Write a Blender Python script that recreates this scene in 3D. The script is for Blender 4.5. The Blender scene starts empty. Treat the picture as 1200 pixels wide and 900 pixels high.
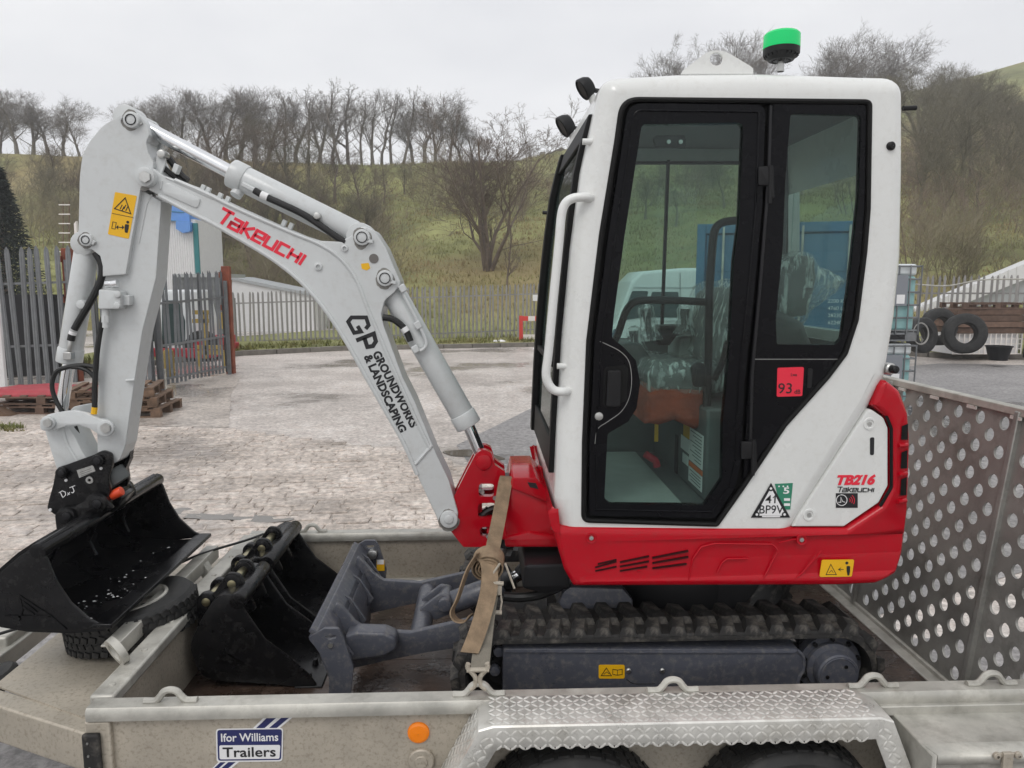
import bpy, bmesh, math, random
import numpy as np
from mathutils import Vector, Matrix
from mathutils.geometry import tessellate_polygon

scene = bpy.context.scene
COL = scene.collection
R = math.radians
random.seed(7)

# ---------------------------------------------------------------- camera
CAM_Z = 2.0
YAW, PITCH, FPX = R(2.17), R(7.66), 870.0          # FPX: focal length in pixels of a 1200 px wide frame
_f = Vector((math.sin(YAW) * math.cos(PITCH), math.cos(YAW) * math.cos(PITCH), -math.sin(PITCH)))
_r = Vector((math.cos(YAW), -math.sin(YAW), 0.0))
_u = _r.cross(_f)
cam_data = bpy.data.cameras.new('camera')
cam = bpy.data.objects.new('camera', cam_data)
COL.objects.link(cam)
cam_data.sensor_fit = 'HORIZONTAL'
cam_data.sensor_width = 36.0
cam_data.lens = 36.0 * FPX / 1200.0
cam_data.clip_start = 0.05
cam_data.clip_end = 4000.0
cam.matrix_world = Matrix.Translation((0, 0, CAM_Z)) @ Matrix((_r, _u, -_f)).transposed().to_4x4()
scene.camera = cam

# ---------------------------------------------------------------- sky, sun, exposure
SUN_EL, SUN_AZ = R(52), R(205)                     # high soft sun behind the cloud, behind the viewer's left shoulder
world = bpy.data.worlds.new('World')
scene.world = world
world.use_nodes = True
wt = world.node_tree
wt.nodes.clear()
w_out = wt.nodes.new('ShaderNodeOutputWorld')
w_bg = wt.nodes.new('ShaderNodeBackground')
w_sky = wt.nodes.new('ShaderNodeTexSky')
w_sky.sky_type = 'NISHITA'
w_sky.sun_disc = False
w_sky.sun_elevation = SUN_EL
w_sky.sun_rotation = SUN_AZ
w_sky.dust_density = 4.0
w_hs = wt.nodes.new('ShaderNodeHueSaturation')
w_hs.inputs['Saturation'].default_value = 0.25
w_tc = wt.nodes.new('ShaderNodeTexCoord')
w_map = wt.nodes.new('ShaderNodeMapping')
w_map.inputs['Scale'].default_value = (1.0, 1.0, 2.6)
w_noise = wt.nodes.new('ShaderNodeTexNoise')
w_noise.inputs['Scale'].default_value = 2.8
w_noise.inputs['Detail'].default_value = 5.0
w_ramp = wt.nodes.new('ShaderNodeValToRGB')        # the cloud sheet, all round
w_ramp.color_ramp.elements[0].position = 0.30
w_ramp.color_ramp.elements[0].color = (7.5, 7.6, 7.95, 1)
w_ramp.color_ramp.elements[1].position = 0.72
w_ramp.color_ramp.elements[1].color = (9.2, 9.25, 9.4, 1)
w_mix = wt.nodes.new('ShaderNodeMixRGB')
w_mix.inputs['Fac'].default_value = 0.88
wt.links.new(w_tc.outputs['Generated'], w_map.inputs['Vector'])
wt.links.new(w_map.outputs['Vector'], w_noise.inputs['Vector'])
wt.links.new(w_noise.outputs['Fac'], w_ramp.inputs['Fac'])
wt.links.new(w_sky.outputs['Color'], w_hs.inputs['Color'])
wt.links.new(w_hs.outputs['Color'], w_mix.inputs['Color1'])
wt.links.new(w_ramp.outputs['Color'], w_mix.inputs['Color2'])
wt.links.new(w_mix.outputs['Color'], w_bg.inputs['Color'])
w_bg.inputs['Strength'].default_value = 0.10
wt.links.new(w_bg.outputs['Background'], w_out.inputs['Surface'])

sun_data = bpy.data.lights.new('sun', 'SUN')
sun_data.energy = 0.8
sun_data.angle = R(25)
sun_data.color = (1.0, 0.97, 0.93)
sun = bpy.data.objects.new('sun', sun_data)
COL.objects.link(sun)
_sd = Vector((math.sin(SUN_AZ) * math.cos(SUN_EL), math.cos(SUN_AZ) * math.cos(SUN_EL), math.sin(SUN_EL)))
sun.rotation_euler = _sd.to_track_quat('Z', 'Y').to_euler()

vs = scene.view_settings
vs.view_transform = 'Standard'
vs.look = 'None'
vs.exposure = 0.30
vs.gamma = 1.0
vs.use_curve_mapping = False
scene.render.engine = 'CYCLES'
cy = scene.cycles
cy.use_denoising = True
try:
    cy.denoiser = 'OPENIMAGEDENOISE'
except Exception:
    pass
cy.use_adaptive_sampling = True
cy.adaptive_threshold = 0.012
cy.max_bounces = 10
cy.transparent_max_bounces = 24
cy.caustics_reflective = False
cy.caustics_refractive = False

# ---------------------------------------------------------------- helpers
def ray(px, py):
    return _f + _r * ((px - 600.0) / FPX) - _u * ((py - 450.0) / FPX)

def at(px, py, Y):
    """world point at depth Y seen at pixel (px, py) of the 1200 x 900 photograph"""
    d = ray(px, py)
    t = Y / d.y
    return Vector((d.x * t, Y, CAM_Z + d.z * t))

def on_z(px, py, z=0.0):
    d = ray(px, py)
    t = (z - CAM_Z) / d.z
    return Vector((d.x * t, d.y * t, z))

def xz(pts, Y):
    out = []
    for p in pts:
        q = at(p[0], p[1], Y)
        out.append((q.x, q.z))
    return out

def fil(pts, r=0, n=4):
    """round the corners of a closed 2D polygon; a third value in a point is its own radius"""
    out = []
    N = len(pts)
    for i, p in enumerate(pts):
        rr = p[2] if len(p) > 2 else r
        a = Vector(pts[i - 1][:2]); b = Vector(p[:2]); c = Vector(pts[(i + 1) % N][:2])
        if rr <= 0:
            out.append((b.x, b.y)); continue
        u = (a - b); v = (c - b)
        lu, lv = u.length, v.length
        if lu < 1e-9 or lv < 1e-9:
            continue
        u /= lu; v /= lv
        ang = math.acos(max(-1, min(1, u.dot(v))))
        if ang > R(176):
            out.append((b.x, b.y)); continue
        d = min(rr / max(math.tan(ang / 2), 1e-3), lu * .48, lv * .48)
        p0 = b + u * d; p1 = b + v * d
        for k in range(n + 1):
            t = k / n
            q = p0 * (1 - t) ** 2 + b * 2 * t * (1 - t) + p1 * t * t
            out.append((q.x, q.y))
    return out

def circ(cx, cy_, r, n=20, a0=0.0, a1=360.0):
    full = abs(a1 - a0) >= 359.9
    m = n if full else n + 1
    return [(cx + r * math.cos(R(a0 + (a1 - a0) * k / n)), cy_ + r * math.sin(R(a0 + (a1 - a0) * k / n))) for k in range(m)]

def area2(p):
    return sum(p[i - 1][0] * p[i][1] - p[i][0] * p[i - 1][1] for i in range(len(p))) / 2

def ccw(p):
    return list(p) if area2(p) > 0 else list(p)[::-1]

def inset(p, d):
    """move a CCW polygon inward by d"""
    out = []
    N = len(p)
    for i in range(N):
        a = Vector(p[i - 1]); b = Vector(p[i]); c = Vector(p[(i + 1) % N])
        e0 = (b - a); e1 = (c - b)
        if e0.length < 1e-9 or e1.length < 1e-9:
            out.append((b.x, b.y)); continue
        e0.normalize(); e1.normalize()
        n0 = Vector((-e0.y, e0.x)); n1 = Vector((-e1.y, e1.x))
        m = n0 + n1
        if m.length < 1e-6:
            m = n0.copy()
        m.normalize()
        k = d / max(0.45, m.dot(n0))
        out.append((b.x + m.x * k, b.y + m.y * k))
    return out

def catmull(pts, n=8):
    P = [Vector(p) for p in pts]
    P = [P[0] * 2 - P[1]] + P + [P[-1] * 2 - P[-2]]
    out = []
    for i in range(1, len(P) - 2):
        for k in range(n):
            t = k / n
            a, b, c, d = P[i - 1], P[i], P[i + 1], P[i + 2]
            out.append(0.5 * ((2 * b) + (c - a) * t + (2 * a - 5 * b + 4 * c - d) * t * t + (3 * b - a - 3 * c + d) * t ** 3))
    out.append(P[-2])
    return out

def set_props(o, label=None, cat=None, group=None, kind=None):
    if label: o['label'] = label
    if cat: o['category'] = cat
    if group: o['group'] = group
    if kind: o['kind'] = kind
    return o

def attach(o, parent):
    o.parent = parent
    if parent is not None:
        o.matrix_parent_inverse = wmat(parent).inverted()

def wmat(o):
    m = Matrix.LocRotScale(o.location, o.rotation_euler, o.scale)
    if o.parent:
        return wmat(o.parent) @ o.matrix_parent_inverse @ m
    return m

def empty(name, loc, label=None, cat=None, group=None, kind=None):
    o = bpy.data.objects.new(name, None)
    o.empty_display_size = 0.1
    COL.objects.link(o)
    o.location = loc
    return set_props(o, label, cat, group, kind)

def copy_tree(o, parent=None):
    c = o.copy()
    COL.objects.link(c)
    if parent is not None:
        c.parent = parent
    for ch in o.children:
        copy_tree(ch, c)
    return c

class MB:
    """collects shapes in world coordinates; build() links them as one mesh object"""
    def __init__(s):
        s.v = []; s.f = []; s.m = []; s.cur = 0

    def add(s, vs_, fs):
        b = len(s.v)
        s.v.extend([tuple(x) for x in vs_])
        for f in fs:
            s.f.append(tuple(i + b for i in f)); s.m.append(s.cur)
        return b

    def box(s, c, size, rot=None):
        hx, hy, hz = size[0] / 2, size[1] / 2, size[2] / 2
        c = Vector(c)
        vs_ = []
        for x in (-hx, hx):
            for y in (-hy, hy):
                for z in (-hz, hz):
                    p = Vector((x, y, z))
                    if rot is not None:
                        p = rot @ p
                    vs_.append(p + c)
        s.add(vs_, [(0, 1, 3, 2), (4, 6, 7, 5), (0, 4, 5, 1), (2, 3, 7, 6), (0, 2, 6, 4), (1, 5, 7, 3)])

    def bx(s, x0, x1, y0, y1, z0, z1):
        s.box(((x0 + x1) / 2, (y0 + y1) / 2, (z0 + z1) / 2), (abs(x1 - x0), abs(y1 - y0), abs(z1 - z0)))

    def bar(s, p0, p1, w, h, up=(0, 0, 1)):
        p0 = Vector(p0); p1 = Vector(p1)
        d = (p1 - p0); L = d.length; d.normalize()
        upv = Vector(up)
        side = d.cross(upv)
        if side.length < 1e-5:
            side = d.cross(Vector((1, 0, 0)))
        side.normalize()
        n = side.cross(d)
        rot = Matrix((d, side, n)).transposed()
        s.box((p0 + p1) / 2, (L, w, h), rot)

    def tube(s, pts, r, n=8, cap=True, flat=None):
        """r a number or a list; flat=(w,h) sweeps a rectangle-ish ellipse"""
        P = [Vector(p) for p in pts]
        N = len(P)
        rs = r if isinstance(r, (list, tuple)) else [r] * N
        t0 = (P[1] - P[0]).normalized()
        ref = Vector((0, 0, 1)) if abs(t0.z) < .9 else Vector((0, 1, 0))
        nrm = (ref - t0 * ref.dot(t0)).normalized()
        vs_ = []; fs = []
        for i in range(N):
            if i == 0: t = P[1] - P[0]
            elif i == N - 1: t = P[-1] - P[-2]
            else: t = (P[i + 1] - P[i]).normalized() + (P[i] - P[i - 1]).normalized()
            if t.length < 1e-9: t = P[min(i + 1, N - 1)] - P[max(i - 1, 0)]
            t.normalize()
            nrm = nrm - t * nrm.dot(t)
            if nrm.length < 1e-6: nrm = t.orthogonal()
            nrm.normalize()
            bi = t.cross(nrm)
            for k in range(n):
                a = 2 * math.pi * k / n
                vs_.append(P[i] + (nrm * math.cos(a) + bi * math.sin(a)) * rs[i])
        for i in range(N - 1):
            for k in range(n):
                k2 = (k + 1) % n
                fs.append((i * n + k, i * n + k2, (i + 1) * n + k2, (i + 1) * n + k))
        if cap:
            fs.append(tuple(range(n))[::-1])
            fs.append(tuple((N - 1) * n + k for k in range(n)))
        s.add(vs_, fs)

    def cyl(s, p0, p1, r, n=20, r2=None, bev=0.0):
        p0 = Vector(p0); p1 = Vector(p1)
        r2 = r if r2 is None else r2
        if bev > 0:
            d = (p1 - p0).normalized()
            s.tube([p0, p0 + d * bev * .3, p0 + d * bev, p1 - d * bev, p1 - d * bev * .3, p1],
                   [r - bev, r - bev * .3, r, r2, r2 - bev * .3, r2 - bev], n)
        else:
            s.tube([p0, p1], [r, r2], n)

    def ycyl(s, x, z, y0, y1, r, n=20, bev=0.0):
        s.cyl((x, y0, z), (x, y1, z), r, n, None, bev)

    def prism(s, poly, y0, y1, r=0.0, seg=2, far=True):
        """poly: (x, z) outline at y0..y1 with rounded near (and far) edges"""
        p = ccw(poly)
        N = len(p)
        rings = []
        if r > 0:
            # t from 90 deg (near face, full inset) to 0 (side, no inset)
            rings = [(y0 + r * (1 - math.sin(t)), inset(p, r * (1 - math.cos(t)))) for t in
                     [math.pi / 2 * (1 - k / seg) for k in range(seg + 1)]]
        else:
            rings = [(y0, p)]
        if r > 0 and far:
            rings += [(y1 - (yy - y0), q) for yy, q in rings[::-1]]
        else:
            rings += [(y1, p)]
        vs_ = []
        for yy, q in rings:
            vs_ += [(x, yy, z) for x, z in q]
        fs = []
        for i in range(len(rings) - 1):
            for k in range(N):
                k2 = (k + 1) % N
                fs.append((i * N + k, (i + 1) * N + k, (i + 1) * N + k2, i * N + k2)[::-1])
        tri = tessellate_polygon([[Vector((x, z, 0)) for x, z in rings[0][1]]])
        tri = [t if area2([p[t[0]], p[t[1]], p[t[2]]]) > 0 else t[::-1] for t in tri]
        for t in tri:
            fs.append(tuple(t))
            fs.append(tuple((len(rings) - 1) * N + k for k in t[::-1]))
        s.add(vs_, fs)

    def plate(s, outline, holes, y0, y1):
        loops = [ccw(outline)] + [ccw(h)[::-1] for h in holes]
        flat = [q for lp in loops for q in lp]
        M = len(flat)
        vs_ = [(x, y0, z) for x, z in flat] + [(x, y1, z) for x, z in flat]
        tri = tessellate_polygon([[Vector((x, z, 0)) for x, z in lp] for lp in loops])
        fs = []
        for t in tri:
            if area2([flat[t[0]], flat[t[1]], flat[t[2]]]) < 0:
                t = t[::-1]
            fs.append(tuple(t)); fs.append(tuple(M + k for k in t[::-1]))
        o = 0
        for lp in loops:
            n = len(lp)
            for k in range(n):
                a, b = o + k, o + (k + 1) % n
                fs.append((a, M + a, M + b, b))
            o += n
        s.add(vs_, fs)

    def lathe(s, c, axis, prof, n=28):
        """prof: list of (radius, offset along axis)"""
        c = Vector(c); ax = Vector(axis).normalized()
        u = ax.orthogonal().normalized(); w = ax.cross(u)
        vs_ = []; fs = []
        for r_, h in prof:
            for k in range(n):
                a = 2 * math.pi * k / n
                vs_.append(c + ax * h + (u * math.cos(a) + w * math.sin(a)) * r_)
        for i in range(len(prof) - 1):
            for k in range(n):
                k2 = (k + 1) % n
                fs.append((i * n + k, i * n + k2, (i + 1) * n + k2, (i + 1) * n + k))
        s.add(vs_, fs)

    def ribbon(s, pts, width_vec, th=0.002):
        """a strap along pts with constant width vector"""
        P = [Vector(p) for p in pts]; w = Vector(width_vec) / 2
        vs_ = []; fs = []
        N = len(P)
        for i in range(N):
            t = (P[min(i + 1, N - 1)] - P[max(i - 1, 0)]).normalized()
            nn = t.cross(w).normalized() * th / 2
            vs_ += [P[i] - w - nn, P[i] + w - nn, P[i] + w + nn, P[i] - w + nn]
        for i in range(N - 1):
            for k in range(4):
                k2 = (k + 1) % 4
                fs.append((i * 4 + k, i * 4 + k2, (i + 1) * 4 + k2, (i + 1) * 4 + k))
        fs += [(3, 2, 1, 0), tuple((N - 1) * 4 + k for k in range(4))]
        s.add(vs_, fs)

    def mesh(s, name, mats, angle=32, fix=True):
        me = bpy.data.meshes.new(name)
        me.from_pydata(s.v, [], s.f)
        if not isinstance(mats, (list, tuple)):
            mats = [mats]
        for m in mats:
            me.materials.append(M[m] if isinstance(m, str) else m)
        if len(mats) > 1:
            me.polygons.foreach_set('material_index', s.m)
        if fix:
            bm = bmesh.new(); bm.from_mesh(me)
            bmesh.ops.remove_doubles(bm, verts=bm.verts, dist=1e-6)
            bmesh.ops.recalc_face_normals(bm, faces=bm.faces)
            bm.to_mesh(me); bm.free()
        me.shade_smooth()
        me.set_sharp_from_angle(angle=R(angle))
        me.update()
        return me

    def build(s, name, mats, parent=None, bevel=0.0, angle=32, label=None, seg=2, fix=True, wn=False):
        me = s.mesh(name, mats, angle, fix)
        o = bpy.data.objects.new(name, me)
        COL.objects.link(o)
        if parent is not None:
            attach(o, parent)
        if bevel > 0:
            b = o.modifiers.new('bevel', 'BEVEL')
            b.width = bevel; b.segments = seg; b.limit_method = 'ANGLE'; b.angle_limit = R(35)
            b.use_clamp_overlap = True
        if wn: weighted(o)
        if label: o['label'] = label
        return o

def weighted(o):
    w_ = o.modifiers.new('normals', 'WEIGHTED_NORMAL'); w_.keep_sharp = True; w_.weight = 90

def np_mesh(name, V, F, mat, parent=None, smooth=False):
    """fast mesh from numpy: V (n,3), F (m,3) or (m,4)"""
    V = np.asarray(V, dtype=np.float32); F = np.asarray(F, dtype=np.int32)
    k = F.shape[1]
    me = bpy.data.meshes.new(name)
    me.vertices.add(len(V)); me.vertices.foreach_set('co', V.ravel())
    me.loops.add(F.size); me.loops.foreach_set('vertex_index', F.ravel())
    me.polygons.add(len(F))
    me.polygons.foreach_set('loop_start', np.arange(0, F.size, k, dtype=np.int32))
    me.polygons.foreach_set('loop_total', np.full(len(F), k, dtype=np.int32))
    if smooth: me.polygons.foreach_set('use_smooth', np.ones(len(F), dtype=bool))
    me.update(calc_edges=True)
    me.materials.append(M[mat] if isinstance(mat, str) else mat)
    o = bpy.data.objects.new(name, me)
    COL.objects.link(o)
    if parent is not None: attach(o, parent)
    return o

def boolean(o, cutters):
    for c in cutters:
        md = o.modifiers.new('cut', 'BOOLEAN'); md.operation = 'DIFFERENCE'; md.object = c; md.solver = 'EXACT'
    dg = bpy.context.evaluated_depsgraph_get()
    me = bpy.data.meshes.new_from_object(o.evaluated_get(dg))
    o.modifiers.clear()
    o.data = me
    for c in cutters:
        bpy.data.objects.remove(c, do_unlink=True)
    me.shade_smooth(); me.set_sharp_from_angle(angle=R(32))
    return o

def stroke(mb, pts, t, y0, y1, closed=False):
    """a flat stroked polyline of thickness t in the XZ plane"""
    P = [Vector(p) for p in pts]
    if closed:
        P = P + [P[0]]
    L = []; Rr = []
    N = len(P)
    for i in range(N):
        if closed and i in (0, N - 1):
            d0 = (P[-1] - P[-2]).normalized(); d1 = (P[1] - P[0]).normalized()
        else:
            d0 = (P[i] - P[i - 1]).normalized() if i else (P[1] - P[0]).normalized()
            d1 = (P[i + 1] - P[i]).normalized() if i < N - 1 else d0
        n0 = Vector((-d0.y, d0.x)); n1 = Vector((-d1.y, d1.x))
        m = n0 + n1
        if m.length < 1e-5: m = n0.copy()
        m.normalize()
        k = t / 2 / max(.5, m.dot(n0))
        L.append(P[i] + m * k); Rr.append(P[i] - m * k)
    for i in range(N - 1):
        q = [L[i], L[i + 1], Rr[i + 1], Rr[i]]
        mb.add([(a.x, y0, a.y) for a in q] + [(a.x, y1, a.y) for a in q],
               [(0, 1, 2, 3), (7, 6, 5, 4), (0, 4, 5, 1), (2, 6, 7, 3), (1, 5, 6, 2), (0, 3, 7, 4)])

def text(name, body, size, p, angle, mat, parent, bold=0.0, shear=0.0, sx=1.0, align='CENTER', ext=0.0006, rot=None, spacing=1.0):
    cu = bpy.data.curves.new(name, 'FONT')
    cu.body = body; cu.size = size; cu.extrude = ext; cu.offset = bold; cu.shear = shear
    cu.align_x = align; cu.align_y = 'CENTER'; cu.resolution_u = 3; cu.space_character = spacing
    t = bpy.data.objects.new(name, cu); COL.objects.link(t)
    dg = bpy.context.evaluated_depsgraph_get()
    me = bpy.data.meshes.new_from_object(t.evaluated_get(dg))
    bpy.data.objects.remove(t, do_unlink=True); bpy.data.curves.remove(cu)
    rm = rot if rot is not None else (Matrix.Rotation(-angle, 4, 'Y') @ Matrix.Rotation(R(90), 4, 'X'))
    me.transform(Matrix.Translation(p) @ rm @ Matrix.Diagonal((sx, 1, 1, 1)))
    me.materials.clear(); me.materials.append(M[mat])
    o = bpy.data.objects.new(name, me); COL.objects.link(o)
    attach(o, parent)
    return o
# ---------------------------------------------------------------- materials (all procedural)
M = {}
def mat(name, col, rough=0.5, metal=0.0, var=0.0, vscale=6.0, bump=0.0, bscale=60.0, rvar=0.0, col2=None, spec=0.5, coat=0.0,
        dirt=None, dirt_amt=0.0, dscale=5.0, obj_rand=0.0, trans=0.0, bdist=0.004):
    m = bpy.data.materials.new(name); m.use_nodes = True
    nt = m.node_tree; N = nt.nodes; Lk = nt.links
    b = N['Principled BSDF']
    b.inputs['Roughness'].default_value = rough
    b.inputs['Metallic'].default_value = metal
    b.inputs['Specular IOR Level'].default_value = spec
    if coat: 
        b.inputs['Coat Weight'].default_value = coat; b.inputs['Coat Roughness'].default_value = 0.06
    tc = N.new('ShaderNodeTexCoord')
    c_out = None
    rgb = N.new('ShaderNodeRGB'); rgb.outputs[0].default_value = (*col, 1); c_out = rgb.outputs[0]
    if var > 0:
        n1 = N.new('ShaderNodeTexNoise'); n1.inputs['Scale'].default_value = vscale; n1.inputs['Detail'].default_value = 7; n1.inputs['Roughness'].default_value = .62
        Lk.new(tc.outputs['Object'], n1.inputs['Vector'])
        rp = N.new('ShaderNodeValToRGB'); rp.color_ramp.elements[0].position = .36; rp.color_ramp.elements[1].position = .66
        c2 = col2 if col2 else tuple(max(0, c * (1 - var)) for c in col)
        rp.color_ramp.elements[0].color = (*c2, 1); rp.color_ramp.elements[1].color = (*col, 1)
        Lk.new(n1.outputs['Fac'], rp.inputs['Fac']); c_out = rp.outputs['Color']
        if rvar > 0:
            mr = N.new('ShaderNodeMapRange'); mr.inputs['To Min'].default_value = max(.02, rough - rvar); mr.inputs['To Max'].default_value = min(1, rough + rvar)
            mr.inputs['From Min'].default_value = .35; mr.inputs['From Max'].default_value = .68
            Lk.new(n1.outputs['Fac'], mr.inputs['Value']); Lk.new(mr.outputs['Result'], b.inputs['Roughness'])
    if dirt:
        n2 = N.new('ShaderNodeTexNoise'); n2.inputs['Scale'].default_value = dscale; n2.inputs['Detail'].default_value = 9; n2.inputs['Roughness'].default_value = .7
        Lk.new(tc.outputs['Object'], n2.inputs['Vector'])
        r2 = N.new('ShaderNodeMapRange'); r2.inputs['From Min'].default_value = .5; r2.inputs['From Max'].default_value = .72
        r2.inputs['To Max'].default_value = dirt_amt
        Lk.new(n2.outputs['Fac'], r2.inputs['Value'])
        mx = N.new('ShaderNodeMixRGB'); mx.inputs['Color2'].default_value = (*dirt, 1)
        Lk.new(r2.outputs['Result'], mx.inputs['Fac']); Lk.new(c_out, mx.inputs['Color1']); c_out = mx.outputs['Color']
    if obj_rand > 0:
        oi = N.new('ShaderNodeObjectInfo'); hs = N.new('ShaderNodeHueSaturation')
        mr = N.new('ShaderNodeMapRange'); mr.inputs['To Min'].default_value = 1 - obj_rand; mr.inputs['To Max'].default_value = 1 + obj_rand
        Lk.new(oi.outputs['Random'], mr.inputs['Value']); Lk.new(mr.outputs['Result'], hs.inputs['Value'])
        Lk.new(c_out, hs.inputs['Color']); c_out = hs.outputs['Color']
    Lk.new(c_out, b.inputs['Base Color'])
    if bump > 0:
        n3 = N.new('ShaderNodeTexNoise'); n3.inputs['Scale'].default_value = bscale; n3.inputs['Detail'].default_value = 6
        Lk.new(tc.outputs['Object'], n3.inputs['Vector'])
        bp = N.new('ShaderNodeBump'); bp.inputs['Strength'].default_value = bump; bp.inputs['Distance'].default_value = bdist
        Lk.new(n3.outputs['Fac'], bp.inputs['Height']); Lk.new(bp.outputs['Normal'], b.inputs['Normal'])
    M[name] = m
    return m

mat('white_paint', (.76, .77, .75), .30, var=.07, vscale=2.2, rvar=.10, coat=.3, dirt=(.55, .53, .48), dirt_amt=.26, dscale=48, bump=.06, bscale=5, bdist=.01)
mat('arm_paint', (.60, .62, .62), .38, var=.05, vscale=3, rvar=.10, coat=.2, bump=.10, bscale=60, dirt=(.40, .385, .35), dirt_amt=.28, dscale=30)
mat('red_paint', (.46, .003, .013), .15, spec=.26, var=.10, vscale=3, rvar=.06, coat=.08, dirt=(.30, .03, .03), dirt_amt=.35, dscale=40, bump=.05, bscale=4, bdist=.012)
mat('grey_paint', (.078, .083, .103), .36, var=.15, vscale=4, rvar=.10, bump=.08, bscale=90, dirt=(.23, .215, .19), dirt_amt=.55, dscale=45)
mat('black_paint', (.005, .005, .006), .26, spec=.30, var=.3, vscale=5, rvar=.12, bump=.10, bscale=140, dirt=(.05, .048, .045), dirt_amt=.35, dscale=28)
mat('cab_black', (.004, .004, .0055), .24, spec=.14, var=.2, vscale=8, rvar=.06)
mat('gasket', (.006, .006, .006), .55, spec=.2)
mat('hose', (.012, .012, .012), .45, var=.3, vscale=20)
mat('chrome', (.80, .81, .82), .13, 1.0, var=.06, vscale=9, rvar=.05)
mat('zinc', (.60, .60, .58), .38, 1.0, var=.2, vscale=30)
mat('brass', (.42, .38, .24), .30, 1.0, var=.2, vscale=30)
mat('rubber', (.020, .019, .018), .72, var=.35, vscale=9, bump=.25, bscale=70, dirt=(.15, .135, .115), dirt_amt=.9, dscale=16)
mat('tyre_rubber', (.018, .018, .018), .66, var=.3, vscale=8, bump=.15, bscale=60, dirt=(.07, .066, .06), dirt_amt=.5, dscale=10)
mat('galv', (.58, .565, .51), .43, .30, var=.32, vscale=7, rvar=.13, bump=.06, bscale=60, dirt=(.16, .145, .115), dirt_amt=.55, dscale=9)
mat('galv_wall', (.50, .45, .37), .52, .20, var=.22, vscale=5, rvar=.13, bump=.06, bscale=80, dirt=(.20, .165, .12), dirt_amt=.75, dscale=75)
mat('galv_bright', (.80, .79, .74), .36, .25, var=.25, vscale=12, rvar=.12, dirt=(.25, .225, .17), dirt_amt=.5, dscale=8)
mat('ramp_steel', (.36, .355, .33), .46, .35, var=.35, vscale=4, rvar=.15, bump=.06, bscale=50, dirt=(.10, .092, .075), dirt_amt=.6, dscale=6)
mat('bed_floor', (.060, .038, .028), .30, var=.5, vscale=7, rvar=.18, bump=.35, bscale=45, dirt=(.15, .105, .08), dirt_amt=.7, dscale=9, bdist=.006)
mat('plastic_black', (.010, .010, .011), .48, spec=.3, var=.2, vscale=20)
mat('plastic_grey', (.12, .13, .13), .6, var=.15, vscale=10)
mat('plastic_light', (.40, .42, .40), .6, var=.12, vscale=10)
mat('seat_vinyl', (.10, .105, .105), .55, var=.15, vscale=14, bump=.1, bscale=120)
mat('orange_cloth', (.42, .072, .03), .85, var=.35, vscale=18, bump=.5, bscale=40, bdist=.01)
mat('decal_yellow', (.85, .47, .008), .42, var=.05)
mat('decal_red', (.78, .02, .05), .45)
mat('decal_pink', (.75, .05, .07), .45)
mat('decal_black', (.010, .010, .012), .5)
mat('decal_white', (.80, .80, .80), .45)
mat('decal_green', (.03, .22, .13), .5)
mat('slot_red', (.030, .002, .003), .5, spec=.2)
mat('decal_navy', (.020, .025, .115), .45)
mat('decal_orange', (.75, .16, .03), .45)
mat('strap_web', (.30, .215, .135), .85, var=.35, vscale=25, bump=.4, bscale=220, dirt=(.16, .11, .07), dirt_amt=.5, dscale=14)
mat('strap_grey', (.23, .21, .17), .85, var=.3, vscale=25, bump=.4, bscale=220)
mat('orange_red', (.70, .07, .02), .4)
mat('pale_steel', (.22, .23, .24), .5, .35, var=.25, vscale=9, dirt=(.16, .15, .13), dirt_amt=.4, obj_rand=.12)
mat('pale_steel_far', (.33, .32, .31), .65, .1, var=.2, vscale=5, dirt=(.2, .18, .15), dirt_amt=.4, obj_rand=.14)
mat('rust_paint', (.27, .065, .030), .7, var=.35, vscale=6, dirt=(.12, .04, .02), dirt_amt=.6, dscale=8)
mat('wood', (.20, .125, .08), .8, var=.4, vscale=8, bump=.3, bscale=40, obj_rand=.22)
mat('wood_dark', (.17, .105, .075), .8, var=.4, vscale=8, bump=.3, bscale=40, obj_rand=.22)
mat('red_tarp', (.42, .035, .05), .45, var=.2, vscale=5, bump=.2, bscale=12, bdist=.02)
mat('clad_white', (.72, .72, .72), .5, var=.06)
mat('clad_grey', (.40, .42, .43), .6, var=.1)
mat('clad_blue', (.14, .32, .72), .45, var=.08)
mat('teal_trim', (.03, .19, .20), .5)
mat('van_white', (.70, .73, .74), .3, var=.04, coat=.3)
mat('van_glass', (.05, .075, .075), .08, spec=.8)
mat('container_blue', (.05, .17, .30), .5, var=.25, vscale=2, dirt=(.12, .10, .09), dirt_amt=.3, dscale=4)
mat('concrete', (.34, .33, .31), .75, var=.25, vscale=4, bump=.2, bscale=30)
mat('kerb_stone', (.20, .185, .16), .75, var=.3, vscale=6, obj_rand=.15)
mat('vehicle_red', (.38, .02, .035), .4)
mat('tote_liquid', (.26, .46, .46), .35, var=.06)
mat('tote_white', (.66, .70, .71), .35, var=.05)
mat('tote_label', (.22, .235, .26), .5)
mat('barrier_red', (.65, .05, .04), .5)
mat('barrier_white', (.78, .74, .70), .5)
mat('yellow_paint', (.42, .30, .07), .6, var=.3)
mat('house_stone', (.30, .27, .23), .8, var=.2)
mat('house_roof', (.16, .15, .14), .8)
mat('bark', (.23, .205, .18), .9, var=.3, vscale=3)
mat('bark_dark', (.085, .075, .062), .9, var=.3, vscale=3)
mat('bark_olive', (.20, .18, .12), .9, var=.3, vscale=3)
mat('bark_brown', (.20, .155, .12), .9, var=.3, vscale=3)
mat('scrub_olive', (.29, .26, .165), .9, var=.25, vscale=.3, col2=(.22, .19, .12))
mat('scrub_brown', (.27, .205, .155), .9, var=.25, vscale=.3, col2=(.21, .165, .125))
mat('needles', (.022, .034, .026), .8, var=.35, vscale=2)
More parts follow.
